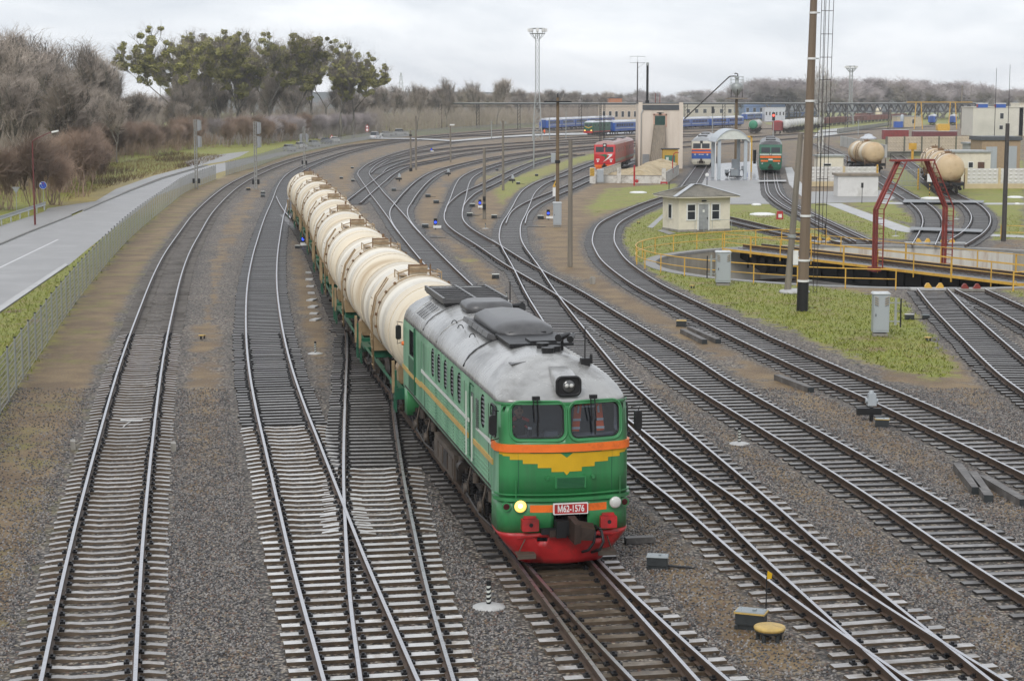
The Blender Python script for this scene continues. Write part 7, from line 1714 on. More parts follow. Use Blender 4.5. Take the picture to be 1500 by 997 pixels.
def goods(hh, mat, roof):
    g = thing('goods_wagon', '', 'wagon'); q = MB([mat]); q.box((0, 0, 1.1+hh/2), (2.9, 12.6, hh)); [q.box((s*1.47, -6+k*1.33, 1.1+hh/2), (.1, .16, hh)) for s in (-1, 1) for k in range(10)]; [q.box((x, s*6.33, 1.1+hh/2), (.14, .1, hh)) for s in (-1, 1) for x in (-1.2, -.4, .4, 1.2)]; q.build('body', g)
    q = MB([roof]); 
    if roof is mat: q.box((0, 0, 1.1+hh-.0), (2.96, 12.7, .1))
    else: q.loft([[(1.5*math.cos(t), y, 1.1+hh+.45*math.sin(t)) for t in np.linspace(0, PI, 9)] for y in (-6.35, 6.35)], 0)
    q.build('top', g); q = MB([m_grime]); q.box((0, 0, .95), (2.2, 12.4, .3)); [q.cyl((e*.7, s*4.3+d, .48), (e*.85, s*4.3+d, .48), .475, .475, 10) for s in (-1, 1) for d in (-.9, .9) for e in (-1, 1)]; q.build('running_gear', g); return g
GB = goods(2.6, m_maroon, m_red); W, D = along([(1138, 196.5), (1150, 191), (1162, 186.5)]); first_at(GB, W, D, 6.5, 'red covered goods wagon seen end-on beside the green-ended tank wagon')
GO = goods(2.3, m_gond, m_gond); W, D = along([(1192, 186), (1235, 182.2), (1275, 178.8), (1336, 174.3), (1380, 171.5)]); gf = [True]; put_run(GO, gf, W, D, 0, 24, 13.9, 'brown open goods wagon in the long far row', 'brown goods wagons'); W, D = along([(1256, 175), (1300, 172.5), (1350, 170)]); put_run(GO, gf, W, D, 0, 9, 13.9, 'brown open goods wagon in the farther row under the gantry', 'farther brown goods wagons')
p = at(1287, 176.5); th = thing('tank_dome', 'cream rounded tank top among the brown goods wagons', 'tank', p); q = MB([m_tank]); q.lathe([(1.9*math.cos(t), 5.0+2.2*math.sin(t)) for t in np.linspace(0, PI/2, 7)], 14); q.cyl((0, 0, 0), (0, 0, 5.0), 1.9, 1.9, 14); q.build('tank', th)
# far land
hm = MB([M('far_wooded_hills', (.045, .055, .05), .9, 0, .3, .004)]); rr_ = []
for k, (Yh, zz_) in enumerate(((1700, -1), (1900, 9), (2200, 22), (2500, 15), (2800, -5))):
    rr_.append([(x, Yh+60*math.sin(x*.0013+k), GZ+zz_*(.55+.3*math.sin(x*.0021+k*.7)+.25*math.sin(x*.0057+1.3*k)) if zz_ > 0 else GZ-1) for x in np.linspace(-1700, 2000, 120)])
hm.loft(rr_, 0, closed_u=False, caps=False, smooth=True); hm.build('hills')['kind'] = 'structure'
# ================================================================ TREES: tapered trunks, forking limbs, twigs; mistletoe balls
m_bark = M('grey_bark', (.16, .145, .12), .85, 0, .3, 1.2, objvar=.25); m_twig = M('bare_twigs', (.33, .28, .235), .9, 0, .25, .4, objvar=.3); m_rtwig = M('reddish_brush', (.28, .20, .15), .9, 0, .3, .35, objvar=.35)
m_ptwig = M('purple_grey_brush', (.36, .315, .31), .9, 0, .2, .3, objvar=.2); m_mist = M('mistletoe_leaves', (.25, .24, .075), .75, 0, .5, .6, objvar=.15); m_birch = M('birch_bark', (.55, .54, .50), .7, 0, .1, 3, dirt=(.04, .04, .04), damt=.5, dscale=2.5)
class TreeGen:
    def __init__(s, seed): s.r = random.Random(seed); s.limbs = []; s.ends = []
    def grow(s, p, d, L, r, lvl, maxl, fork=(2, 3), spread=.5, up=.12, wob=.18):
        n = 4; pts = [p]; rads = [r]; q = p.copy(); dd = d.copy()
        for i in range(n):
            dd = (dd+Vector((s.r.gauss(0, wob), s.r.gauss(0, wob), s.r.gauss(0, wob*.6)+up))).normalized(); q = q+dd*L/n; pts.append(q.copy()); rads.append(r*(1-.42*(i+1)/n))
            if lvl > 0 and lvl < maxl and s.r.random() < .55: s.child(q, dd, L*.55, rads[-1]*.5, lvl+1, maxl, fork, spread, up, wob)
        s.limbs.append((lvl, pts, rads))
        if lvl >= maxl: s.ends.append((pts, dd)); return
        for k in range(s.r.randint(*fork)): s.child(q, dd, L*s.r.uniform(.62, .86), rads[-1]*s.r.uniform(.62, .85), lvl+1, maxl, fork, spread, up, wob)
    def child(s, q, dd, L, r, lvl, maxl, fork, spread, up, wob):
        a = Vector((s.r.gauss(0, 1), s.r.gauss(0, 1), s.r.gauss(0, .7))); a = (a-dd*a.dot(dd)).normalized(); s.grow(q, (dd+a*spread*s.r.uniform(.6, 1.4)).normalized(), L, r, lvl, maxl, fork, spread, up, wob)
def strip(mb, a, b, w_, m=0):
    d = (b-a); x = d.cross(Vector((d.y+.3, -d.x, .4))).normalized()*w_; mb.add([a-x, a+x, b+x*.4, b-x*.4], [(0, 1, 2, 3)], m)
def make_tree(name, seed, H_, maxl=4, twigs=10, twl=1.3, tww=.022, spread=.5, trunk=.3, r0=.3, tm=None, bm_=None, mist=0, up=.12, stems=1, lean=0):
    g = TreeGen(seed); root = thing(name, '', 'tree'); tm = tm or m_twig; bm_ = bm_ or m_bark
    for k in range(stems):
        d0 = Vector((g.r.gauss(0, .05)+lean, g.r.gauss(0, .05), 1)).normalized() if stems == 1 else Vector((g.r.gauss(0, .35), g.r.gauss(0, .35), 1)).normalized()
        g.grow(Vector((0, 0, -.3)) if stems == 1 else Vector((g.r.gauss(0, .5), g.r.gauss(0, .5), -.2)), d0, H_*trunk, r0, 0, maxl, spread=spread, up=up)
    top = max(p.z for l, P, _ in g.limbs for p in P); k_ = H_/max(top+.5, 1)
    t_ = MB([bm_]); c_ = MB([bm_, tm])
    for lvl, P, Rr in g.limbs:
        tgt = t_ if lvl == 0 else c_; ns = 7 if lvl == 0 else (5 if lvl < 3 else 3); P = [p*k_ for p in P]; rings = []
        for i, (p, r) in enumerate(zip(P, Rr)):
            d = (P[min(i+1, len(P)-1)]-P[max(0, i-1)]).normalized(); x = d.orthogonal().normalized(); y = d.cross(x); rr = max(r, .03)*(1.5 if (lvl == 0 and i == 0) else 1); rings.append([p+x*math.cos(2*PI*j/ns)*rr+y*math.sin(2*PI*j/ns)*rr for j in range(ns)])
        tgt.loft(rings, 0, smooth=True, caps=False)
    for P, dd in g.ends:
        for i in range(twigs):
            a = P[g.r.randint(1, len(P)-1)]*k_; v = (dd*.8+Vector((g.r.gauss(0, .55), g.r.gauss(0, .55), g.r.gauss(.18, .5)))).normalized(); L = twl*g.r.uniform(.5, 1.3); m = a+v*L*.5+Vector((g.r.gauss(0, .08), g.r.gauss(0, .08), 0)); strip(c_, a, m, tww, 1); e = m+(v+Vector((g.r.gauss(0, .3), g.r.gauss(0, .3), .15)))*L*.5; strip(c_, m, e, tww*.75, 1)
            for _ in range(2): f = a.lerp(e, g.r.uniform(.3, .9)); strip(c_, f, f+(v+Vector((g.r.gauss(0, .7), g.r.gauss(0, .7), g.r.gauss(.1, .5)))).normalized()*L*.45, tww*.6, 1)
    t_.build('trunk', root); c_.build('crown', root)
    if mist:
        ml = MB([m_mist]); spots = [P[g.r.randint(1, len(P)-1)]*k_ for lv, P, _ in g.limbs if lv >= (1 if seed % 2 else 0)]; g.r.shuffle(spots)
        for p in spots[:mist]:
            R_ = g.r.uniform(.3, .85)
            for j in range(int(60+90*R_)):
                v = Vector((g.r.gauss(0, 1), g.r.gauss(0, 1), g.r.gauss(0, 1))).normalized()*R_*(g.r.random()**.35); q = p+Vector((v.x, v.y, v.z*.9)); a = Vector((g.r.gauss(0, 1), g.r.gauss(0, 1), g.r.gauss(0, 1))).normalized(); b = a.orthogonal().normalized(); sz = .13+.05*R_
                ml.add([q-a*sz-b*sz*.5, q+a*sz-b*sz*.5, q+a*sz+b*sz*.5, q-a*sz+b*sz*.5], [(0, 1, 2, 3)])
        ml.build('mistletoe', root)
    return root
def scatter(protos, spots, wide, group):
    wide = wide or 1.0
    used = set()
    for k, (x, y, s, lb) in enumerate(spots):
        i = k % len(protos); pr_ = protos[i]
        o = pr_ if i not in used and not pr_.get('placed') else dup(pr_); used.add(i); pr_['placed'] = 1
        o.location = (x, y, GZ); o.rotation_euler = (0, 0, rT.uniform(0, 6.28)); o.scale = (wide*s*rT.uniform(.9, 1.15), wide*s*rT.uniform(.9, 1.15), s); o['label'] = lb; o['group'] = group
rT = random.Random(5)
# eight big poplars full of mistletoe
MT = [make_tree('mistletoe_tree', 11+k, 24, 5, 2, 1.5, .018, .52, .15, .36, mist=170, up=.2) for k in range(4)]
spec = [(252, 207, 30, 'first'), (290, 206, 36, ''), (322, 205, 42, ''), (355, 204, 37, ''), (392, 203.5, 40, ''), (428, 203, 41, ''), (465, 202.5, 43, ''), (498, 203, 52, ''), (518, 202.5, 70, ''), (270, 201, 60, ''), (340, 199, 52, ''), (410, 198, 55, ''), (480, 197.5, 60, '')]
ord_ = ['leftmost big tree clumped with mistletoe, leaning out at the left', 'second big mistletoe tree from the left', 'third big mistletoe tree from the left, the tallest looking', 'fourth big mistletoe tree from the left', 'fifth big mistletoe tree from the left', 'sixth big mistletoe tree from the left', 'seventh big mistletoe tree from the left', 'last but one big mistletoe tree at the right end', 'rightmost and lowest big mistletoe tree', 'mistletoe tree standing behind the first two from the left', 'mistletoe tree standing behind the third and fourth from the left', 'mistletoe tree standing behind the fifth and sixth from the left', 'mistletoe tree standing behind the last three at the right']
for k, (px, pb, pt, _) in enumerate(spec):
    p = at(px, pb); H_ = hz(pt, p)-GZ; pr_ = MT[k % 4]; o = pr_ if k < 4 else dup(pr_); o.location = p; o.rotation_euler = (0, 0, k*1.9); s = H_/24; o.scale = (s*1.2, s*1.2, s); o['label'] = ord_[k]; o['group'] = 'mistletoe trees behind the verge'
# bare trees
BT = [make_tree('bare_tree', 40+k, 13, 5, 2, 1.2, .018, .42, .26, .17, up=.26) for k in range(5)]
BS = [make_tree('bare_shrub', 60+k, 5.2, 3, 6, 1.3, .014, .5, .42, .04, tm=(m_rtwig if k < 3 else m_ptwig), bm_=(m_rtwig if k < 3 else m_ptwig), stems=9, up=.34) for k in range(4)]
def line_spots(px, n, hlo, hhi, base, label, jit=1.0, depth=0):
    W = resample(np.array([at(x, y)[:2] for x, y in cat_rom(px, 8)]), 1.0); o = []
    for k in range(n):
        i = min(len(W)-1, int((k+rT.random())/n*len(W))); x, y = W[i]; f = 1+rT.uniform(0, depth); x *= f; y *= f; o.append((x+rT.gauss(0, jit), y+rT.gauss(0, jit), rT.uniform(hlo, hhi)/base, label))
    return o
scatter(BS[:3], line_spots([(-60, 322), (0, 312), (60, 304), (92, 290), (112, 262), (150, 240), (210, 229), (262, 222), (300, 218.5), (350, 216), (400, 212), (440, 206)], 70, 4.2, 6.6, 5.2, 'reddish bare shrub at the edge of the wood behind the dry meadow', 1.5, .1), 0, 'bare shrubs at the edge of the wood')
scatter([BS[3]], line_spots([(330, 214), (380, 211), (440, 206), (500, 200.5), (560, 196)], 40, 4.5, 6.5, 5.2, 'purplish bare shrub below the mistletoe trees behind the fence', 2, .06), 0, 'purplish shrubs behind the fence')
scatter(BT, line_spots([(-70, 300), (0, 285), (60, 270), (100, 250), (140, 233), (200, 222), (240, 216)], 44, 9, 14, 13, 'bare grey-brown tree in the wood at the left', 3, .35), 1.15, 'bare trees at the left')
scatter(BT, line_spots([(-40, 245), (40, 236), (110, 224), (170, 216)], 16, 17, 24, 13, 'tall bare tree standing above the wood at the left', 3, .1), 1.1, 'tall bare trees at the left')
scatter(BT, line_spots([(240, 212), (330, 205), (430, 201), (520, 199)], 22, 14, 21, 13, 'bare tree filling the gaps between the mistletoe trees', 4, .15), 1.2, 'bare trees between the mistletoe trees')
scatter(BT, line_spots([(540, 198), (600, 193), (680, 188.5), (760, 184), (840, 180), (900, 178)], 48, 12, 17.5, 13, 'bare tree in the row behind the far fence', 5, .25), 1.45, 'bare trees behind the far fence')
scatter(BT, [(at(px, pb)[0], at(px, pb)[1], (hz(pt, at(px, pb))-GZ)/13, lb) for px, pb, pt, lb in ((655, 190, 112, 'spreading bare tree rising above the far fence at centre'), (700, 187.5, 118, 'dark twisted bare tree left of the floodlight mast'), (727, 187, 114, 'wide bare tree just left of the floodlight mast'), (612, 193, 120, 'bare tree right of the two faint pylons'), (38, 246, 52, 'tallest bare tree of the left edge with a double top'), (72, 240, 62, 'second tall bare tree near the left edge'))], 0, 'single bare trees')
# wood at the right horizon
def far_row(x0, x1, Y0, Y1, n, h0, h1, lb, grp):
    sp_ = []
    for k in range(n): Yk = rT.uniform(Y0, Y1); px = x0+(x1-x0)*(k+rT.random())/n; sp_.append((xat(px, Yk), Yk, rT.uniform(h0, h1)/13, lb))
    scatter(FT, sp_, 1.5, grp)
FT = [make_tree('bare_tree', 80+k, 13, 4, 7, 1.9, .05, .5, .26, .3, tm=m_ptwig) for k in range(3)]
far_row(1085, 1425, 1060, 1250, 80, 17, 24, 'bare tree in the misty wood beyond the gantry at right', 'misty wood at right'); far_row(1420, 1560, 1500, 1800, 14, 17, 22, 'low hazy tree right of the misty wood', 'hazy trees far right'); far_row(940, 1110, 1400, 1700, 26, 12, 21, 'faint bare tree on the horizon behind the tower', 'horizon trees behind the tower'); far_row(860, 950, 1100, 1300, 12, 11, 16, 'faint bare tree left of the sanding tower at the horizon', 'horizon trees left of the tower'); far_row(100, 880, 900, 1300, 26, 12, 17, 'far bare tree closing the horizon behind the wood', 'horizon trees at left')
p = at(1490, 200); BR = [make_tree('birch_tree', 97, 12, 3, 3, .8, .012, .3, .5, .13, bm_=m_birch, up=.3)]
scatter(BR, [(*at(1198.5, 232)[:2], (hz(92, at(1198.5, 232))-GZ)/12, 'left one of two slender birches with white trunks right of the thick pole'), (*at(1205, 231)[:2], (hz(97, at(1205, 231))-GZ)/12, 'right one of two slender birches with white trunks right of the thick pole')], 0, 'birches by the thick pole')
far_row(1470, 1500, 1000, 1010, 3, 15, 17, 'round brown tree top over the off-white block', 'trees behind the off-white block')
# understorey that reads as one mass
us = MB([m_rtwig, m_twig, m_ptwig]); rU = random.Random(2)
for (poly, n, hh, mt) in (([(-80, 318), (90, 292), (150, 240), (260, 222), (330, 216), (250, 207), (100, 225), (-80, 270)], 3500, 3.2, 0), ([(-80, 295), (60, 270), (140, 236), (240, 214), (230, 205), (100, 222), (-80, 262)], 4200, 8.5, 1), ([(330, 215), (440, 206), (560, 196), (560, 192), (430, 198), (250, 207)], 2500, 4.2, 2), ([(250, 207), (430, 198), (560, 193), (560, 190), (430, 194), (250, 202)], 3000, 9, 1), ([(540, 198), (680, 188.5), (790, 182.5), (900, 178), (900, 176), (680, 183), (540, 191)], 4200, 8.5, 1)):
    P = [at(*q) for q in poly]; xs_, ys_ = [p.x for p in P], [p.y for p in P]; c = 0
    while c < n:
        x, y = rU.uniform(min(xs_), max(xs_)), rU.uniform(min(ys_), max(ys_)); ins = False
        for i in range(len(P)):
            a, b = P[i], P[(i+1) % len(P)]
            if (a.y > y) != (b.y > y) and x < (b.x-a.x)*(y-a.y)/(b.y-a.y)+a.x: ins = not ins
        if not ins: continue
        c += 1; b0 = Vector((x, y, GZ)); v = Vector((rU.gauss(0, .14), rU.gauss(0, .14), 1)).normalized(); L = hh*rU.uniform(.35, 1); ww = .014+.00005*y; m = b0+v*L*.55; strip(us, b0, m, ww*1.5, mt); strip(us, m, b0+v*L+Vector((rU.gauss(0, .3), rU.gauss(0, .3), 0)), ww, mt)
        for _ in range(6): e = b0+v*L*rU.uniform(.3, .95); strip(us, e, e+(v+Vector((rU.gauss(0, .45), rU.gauss(0, .45), .1))).normalized()*L*rU.uniform(.18, .4), ww*.8, mt)
tag(us.build('undergrowth'), 'tangled bare undergrowth filling the wood', 'undergrowth', kind='stuff')
# dry weeds on the meadow
wd_ = MB([M('dry_weed_stems', (.20, .14, .06), .9, 0, .3, .5), M('dark_dead_weeds', (.10, .06, .035), .9, 0, .3, .5)]); 
P = [at(*q) for q in [(95, 296), (180, 268), (290, 243), (330, 228), (260, 224), (150, 243), (100, 270)]]; c = 0
while c < 9000:
    x, y = rU.uniform(min(p.x for p in P), max(p.x for p in P)), rU.uniform(min(p.y for p in P), max(p.y for p in P)); ins = False
    for i in range(len(P)):
        a, b = P[i], P[(i+1) % len(P)]
        if (a.y > y) != (b.y > y) and x < (b.x-a.x)*(y-a.y)/(b.y-a.y)+a.x: ins = not ins
    if not ins: continue
    c += 1; dk_ = 1 if math.sin(x*.35)*math.sin(y*.11+1) > .35 else 0; L = rU.uniform(.15, .5)*(1.9 if dk_ else 1); b0 = Vector((x, y, GZ)); strip(wd_, b0, b0+Vector((rU.gauss(0, .35), rU.gauss(0, .35), 1)).normalized()*L, .03, dk_)
tag(wd_.build('dry_weeds'), 'dry weeds on the meadow beside the road', 'weeds', kind='stuff')
# ================================================================ SMALL TRACKSIDE THINGS
m_dbox = M('dark_grey_cast_box', (.035, .04, .042), .4, .1, .2, 3); m_wlid = M('wet_grey_lid', (.20, .23, .24), .3, .1, .12, 4)
m_ylw = M('yellow_lid_paint', (.48, .33, .10), .5, 0, .2, 5, dirt=(.25, .17, .07), damt=.45)
def point_machine(px, py, rz, label, lid=m_wlid, trim=None, s=1.0, rods=True):
    p = at(px, py); th = thing('point_machine', label, 'point machine', p, rz); s *= .68; th.scale = (s, s, s)
    q = MB([m_dbox]); q.box((0, 0, .34), (.86, .52, .36)); q.box((0, 0, .10), (.74, .40, .2)); [q.box((sx*.4, sy*.2, .06), (.1, .1, .14)) for sx in (-1, 1) for sy in (-1, 1)]; q.build('housing', th)
    q = MB([lid]); q.box((0, 0, .545), (.92, .58, .06), 0, taper=.93); q.box((.1, 0, .59), (.1, .16, .05)); q.build('lid', th)
    if trim: q = MB([trim]); [q.box((0, sy*.285, .525), (.9, .03, .05)) for sy in (-1, 1)]; [q.box((sx*.455, 0, .525), (.03, .56, .05)) for sx in (-1, 1)]; q.build('yellow_edge', th)
    if rods: q = MB([m_black]); q.bar((.3, 0, .12), (1.5, .05, .06), .06); q.bar((.3, .15, .12), (1.4, .2, .06), .05); q.build('rod', th)
    return th
def label_ball(px, py, label, lens, plate=True, s=1.0):
    p = at(px, py); th = thing('dwarf_signal', label, 'dwarf signal', p); s *= .8; th.scale = (s, s, s)
    q = MB([m_black]); q.cyl((0, 0, 0), (0, 0, .55), .06, .06, 8); q.box((0, 0, .8), (.34, .26, .62)); q.box((0, -.2, 1.0), (.34, .2, .04)); q.build('head', th)
    q = MB([lens]); q.cyl((0, -.13, .72), (0, -.17, .72), .13, .12, 14); q.build('lens', th)
    if plate: q = MB([m_white]); q.box((.18, -.16, .28), (.8, .03, .26)); q.build('plate', th)
m_bluel = M('blue_signal_lamp', (.02, .03, .6), .2, emit=(.03, .08, 1, 1.6))
def switch_lamp(px, py, label, s=1.0):
    p = at(px, py); th = thing('switch_indicator', label, 'switch indicator', p); s *= .82; th.scale = (s, s, s)
    q = MB([m_black]); q.cyl((0, 0, 0), (0, 0, .6), .08, .08, 8); q.box((-.1, 0, .42), (1.0, .22, .28)); q.build('stand', th)
    q = MB([m_cab]); q.box((0, 0, .92), (.36, .32, .5), 0, taper=.85); q.cyl((-.02, 0, 1.15), (-.02, 0, 1.28), .12, .08, 10); q.cyl((-.25, 0, .86), (.25, 0, .86), .1, .1, 10); q.build('lantern', th); return th
def marker(px, py, label, s=1.0, dark=False):
    p = at(px, py); th = thing('limit_post', label, 'marker post', p); s *= .62; th.scale = (s, s, s)
    q = MB([m_path]); q.lathe([(.0, .14), (.12, .14), (.35, .10), (.58, .04), (.60, 0)], 28); q.build('base_disc', th)
    q = MB([m_cream, m_black]); q.cyl((0, 0, .12), (0, 0, .95), .082, .082, 14, 0)
    for k in range(4): q.add([(.084*math.cos(t), .084*math.sin(t), .16+k*.17+dz-.02*math.cos(t+2.1)*2.2) for dz in (0, .085) for t in np.linspace(0, 2*PI, 17)], [(i, i+1, 18+i, 17+i) for i in range(16)], 1, True)
    q.cyl((0, 0, .80), (0, 0, .96), .084, .084, 14, 1); q.build('striped_post', th)
marker(716, 889, 'striped limit post on a round concrete disc left of the locomotive front', .92); marker(1083, 650, 'striped limit post on a pale disc right of the locomotive', .85); marker(462, 518, 'striped limit post on a white disc left of the first tank wagon', .85); marker(1312-0, 0+0 or 346, 'small striped post on the grass left of the red portal leg', .8); marker(1401, 321, 'small striped post on a white disc between the two curved grass tracks', .75); marker(711, 335, 'small striped post on a disc below the pole with black boxes', .75); marker(742, 441, 'white limit disc behind the locomotive roof', .8)
point_machine(963, 832, -.15, 'dark point machine with a wet grey lid right of the locomotive front', s=.78)
point_machine(1100, 920, -.35, 'point machine with a yellow-edged lid beside the round yellow-topped drum', trim=m_ylw, s=.95, rods=False)
p = at(1127, 937); th = thing('cable_drum', 'round yellow-topped drum on four stubby legs at the lower right', 'cable box', p); th.scale = (.58,)*3; q = MB([m_ylw]); q.lathe([(.50, .36), (.52, .44), (.50, .47), (.40, .50), (0, .51)], 30); q.build('lid', th); q = MB([m_dbox]); q.lathe([(.0, .28), (.47, .28), (.49, .38), (0, .38)], 28); q.build('drum', th)
for k in range(5): t = k*2*PI/5+.3; q = MB([m_dbox]); q.cyl((.38*math.cos(t), .38*math.sin(t), -.05), (.38*math.cos(t), .38*math.sin(t), .3), .07, .065, 10); q.build('leg', th)
p = at(1122, 900); th = thing('marker_flag', 'little yellow flag on a thin wire behind the yellow-topped drum', 'flag', p); q = MB([m_black]); q.cyl((0, 0, 0), (0, 0, .78), .012, .01, 6); q.build('wire', th); q = MB([m_yellow]); q.add([(0, 0, .72), (.1, 0, .74), (.11, .0, .84), (.02, 0, .9), (0, .012, .72), (.1, .012, .74), (.11, .012, .84), (.02, .012, .9)], [(0, 1, 2, 3), (7, 6, 5, 4), (0, 4, 5, 1), (1, 5, 6, 2), (2, 6, 7, 3), (3, 7, 4, 0)]); q.build('flag', th)
switch_lamp(1276, 617, 'grey switch lantern on a black stand beside the diagonal track', .95); point_machine(1292, 625, -.2, 'black and yellow point machine beside the grey switch lantern', trim=m_ylw, s=.72)
point_machine(998, 478, -.2, 'point machine with a yellowish lid near the loop track', lid=m_ylw, s=.75); point_machine(1332, 468, 0, 'black point machine with a white lid right of the large grey cabinet', lid=m_path, s=.7); point_machine(726, 408, 0, 'lone box with a cream lid in the gravel behind the locomotive', lid=m_cream, s=.7, rods=False); point_machine(1356, 467, 0, 'flat black box with an orange mark beside the turntable rails', s=.55)
for px, py, lb in ((1359, 499, 'tiny yellow-topped cable box on the grass at right'), (1014, 422, 'tiny yellow-topped cable box on the grass by the loop track'), (296, 496, 'tiny yellow-topped cable box in the gravel left of the second track'), (935, 328, 'tiny dark cable box on the grass left of the cabin')):
    p = at(px, py); th = thing('cable_box', lb, 'cable box', p); th.scale = (.6, .6, .6); q = MB([m_ylw]); q.lathe([(.26, .22), (.27, .28), (0, .31)], 16); q.build('lid', th)
    for k in range(3): q = MB([m_dbox]); q.cyl((.16*math.cos(k*2.1), .16*math.sin(k*2.1), 0), (.16*math.cos(k*2.1), .16*math.sin(k*2.1), .24), .06, .05, 8); q.build('leg', th)
label_ball(444, 362, 'dwarf signal with a lit blue lamp beside the tank train', m_bluel); point_machine(436, 364, 0, 'box with pale lid left of the blue signal beside the tank train', lid=m_cream, s=.6, rods=False)
label_ball(638, 336, 'dwarf signal with a lit blue lamp right of the turnout behind the tank wagons', m_bluel); label_ball(703, 306, 'dwarf signal with a lit blue lamp left of the pole with black boxes', m_bluel); label_ball(803, 322, 'dwarf signal with a lit blue lamp left of the tall grey cabinet', m_bluel); label_ball(632, 223, 'far dwarf signal with a small blue lamp behind the double slip', m_bluel)
for px, py, lb in ((623, 334, 'point machine with a raised lid beside the blue signal behind the tank wagons'), (639, 298, 'point machine in the brown soil right of the first turnout'), (724, 320, 'point machine with white base left of the forked track'), (792, 321, 'point machine with pale lid left of the tall cabinet'), (577, 280, 'point machine beside the double slip'), (627, 289, 'small box beyond the point machine right of the turnout'), (692, 303, 'pale box beside the blue signal near the pole'), (688, 317, 'white stone-like box left of the pole with black boxes')):
    point_machine(px, py, random.uniform(-.3, .3), lb, lid=(m_cream if 'pale' in lb or 'white' in lb else m_wlid), s=.85)
for px, py, lb in ((585, 266, 'grey switch lantern beside the double slip'), (657, 258, 'grey switch lantern between the long curved tracks'), (751, 268, 'grey switch lantern at the edge of the grass'), (814, 270, 'grey switch lantern in front of the track to the red locomotive')): switch_lamp(px, py, lb, 1.0)
point_machine(759, 270, 0, 'box with cream lid right of the lantern at the grass edge', lid=m_cream, s=.8)
for px, py, lb in ((385, 284, 'box with pale lid right of the second signal mast'), (364, 279, 'box with yellow lid left of the second signal mast'), (385, 288.5, 'low dark switch rod box below the second signal mast'), (516, 247, 'pale-lidded box between tank wagons and double slip'), (500, 262, 'long pale box nearest behind the tank wagons'), (517, 266, 'long pale box left of the double slip'), (728, 250, 'dark box on the grass between the sidings'), (786, 258, 'dark box on the grass left of the T-topped pole'), (751, 238, 'black drum on the grass between sidings')): point_machine(px, py, 0, lb, lid=(m_cream if 'pale' in lb else (m_ylw if 'yellow' in lb else m_wlid)), s=.75, rods=False)
p = at(804, 296); 
p = at(813.5, 297); th = thing('warning_board', 'white notice with a yellow warning triangle in front of the T-topped pole', 'sign', p); q = MB([m_galv]); q.cyl((0, .05, 0), (0, .05, 2.0), .04, .04, 6); q.build('post', th); q = MB([m_white, m_yel, m_black]); q.box((0, 0, 1.1), (.55, .04, .85), 0); q.add([(-.3, -.03, 1.6), (.3, -.03, 1.6), (0, -.03, 2.25)], [(0, 1, 2)], 1); q.box((0, -.04, 1.85), (.06, .02, .22), 2); q.build('board', th)
# loose sleepers
m_oldw = M('old_grey_timber', (.10, .092, .085), .55, 0, .3, 3, dirt=(.2, .19, .18), damt=.35, dscale=3)
def beam(a, b, label, w_=.24, h=.2, z=.1):
    A_, B_ = at(*a), at(*b); m = (A_+B_)/2; d = B_-A_; th = thing('timber_sleeper', label, 'sleeper', (m.x, m.y, GZ), math.atan2(d.y, d.x), 'loose timber sleepers'); q = MB([m_oldw]); q.box((0, 0, z), (d.length, w_, h)); q.build('beam', th)
    q = MB([m_dbox]); [q.box((s*d.length/2, 0, z), (.012, w_*.98, h*.98)) for s in (-1, 1)]; q.build('end_grain', th)
beam((1402, 688), (1430, 724), 'left one of three loose timber sleepers lying at the right'); beam((1424, 700), (1448, 736), 'middle one of three loose timber sleepers, lighter on top'); beam((1440, 706), (1500, 742), 'right one of three loose timber sleepers, reaching the frame edge')
beam((1000, 488), (1032, 504), 'left one of two loose sleepers by the loop track'); beam((1010, 484), (1052, 503), 'right one of two loose sleepers by the loop track'); beam((1138, 556), (1188, 575), 'single loose sleeper beside the loop track')
beam((916, 797), (957, 795), 'white concrete beam lying beside the locomotive front', .2, .14)
# stepping slabs, white discs
for k, (px, py) in enumerate(((452, 400), (453, 410), (455, 420), (456, 430), (457, 440), (459, 450), (460, 460), (462, 469))):
    p = at(px, py); th = thing('paving_slab', 'pale broken slab in the line of slabs beside the tank train', 'slab', p, random.uniform(-.3, .3), 'slabs beside the tank train'); q = MB([m_path]); q.box((0, 0, .03), (random.uniform(.3, .42), random.uniform(.4, .9), .08)); q.build('slab', th)
def disc(px, py, label, r=1.0):
    p = at(px, py); th = thing('manhole_cover', label, 'manhole cover', p); q = MB([m_white]); q.lathe([(r, 0), (r*.95, .12), (r*.6, .2), (0, .22)], 18); q.build('cover', th)
disc(935, 283, 'white painted manhole mound on the grass below the sand bunker'); disc(1117, 315, 'white painted manhole mound on the grass right of the cabin', 1.2); disc(1364, 291.5, 'white painted manhole mound behind the red portal', 1.1); disc(1487, 290, 'white painted manhole mound by the right edge', .9); disc(1108, 301, 'small white mound near the concrete apron', .5); disc(1490, 305-5, 'tiny white mound right of the dark slim pole', .3)
p = at(1142, 321); th = thing('red_box', 'small red box with a pale top on the grass right of the cabin', 'box', p); q = MB([m_red, m_white]); q.box((0, 0, .35), (.6, .5, .7), 0, taper=.8); q.box((0, -.26, .3), (.3, .02, .3), 1); q.build('box', th)
p = at(193, 619); th = thing('track_marker', 'thin pale strip marker lying across the first track', 'marker', (p.x, p.y, -.18)); q = MB([m_white]); q.box((0, 0, .02), (.70, .07, .03)); q.tube([(.0, -.05, .0), (-.03, -.5, .0), (-.06, -1.0, -.02)], .015, 5); q.build('marker', th)
for px, py, lb in ((107, 657, 'small concrete block at the left end of a sleeper on the first track'), (254, 660, 'small concrete block at the right end of a sleeper on the first track')): p = at(px, py); th = thing('marker_block', lb, 'block', p, .25); q = MB([m_conc]); q.box((0, 0, .12), (.14, .42, .26)); q.build('block', th)
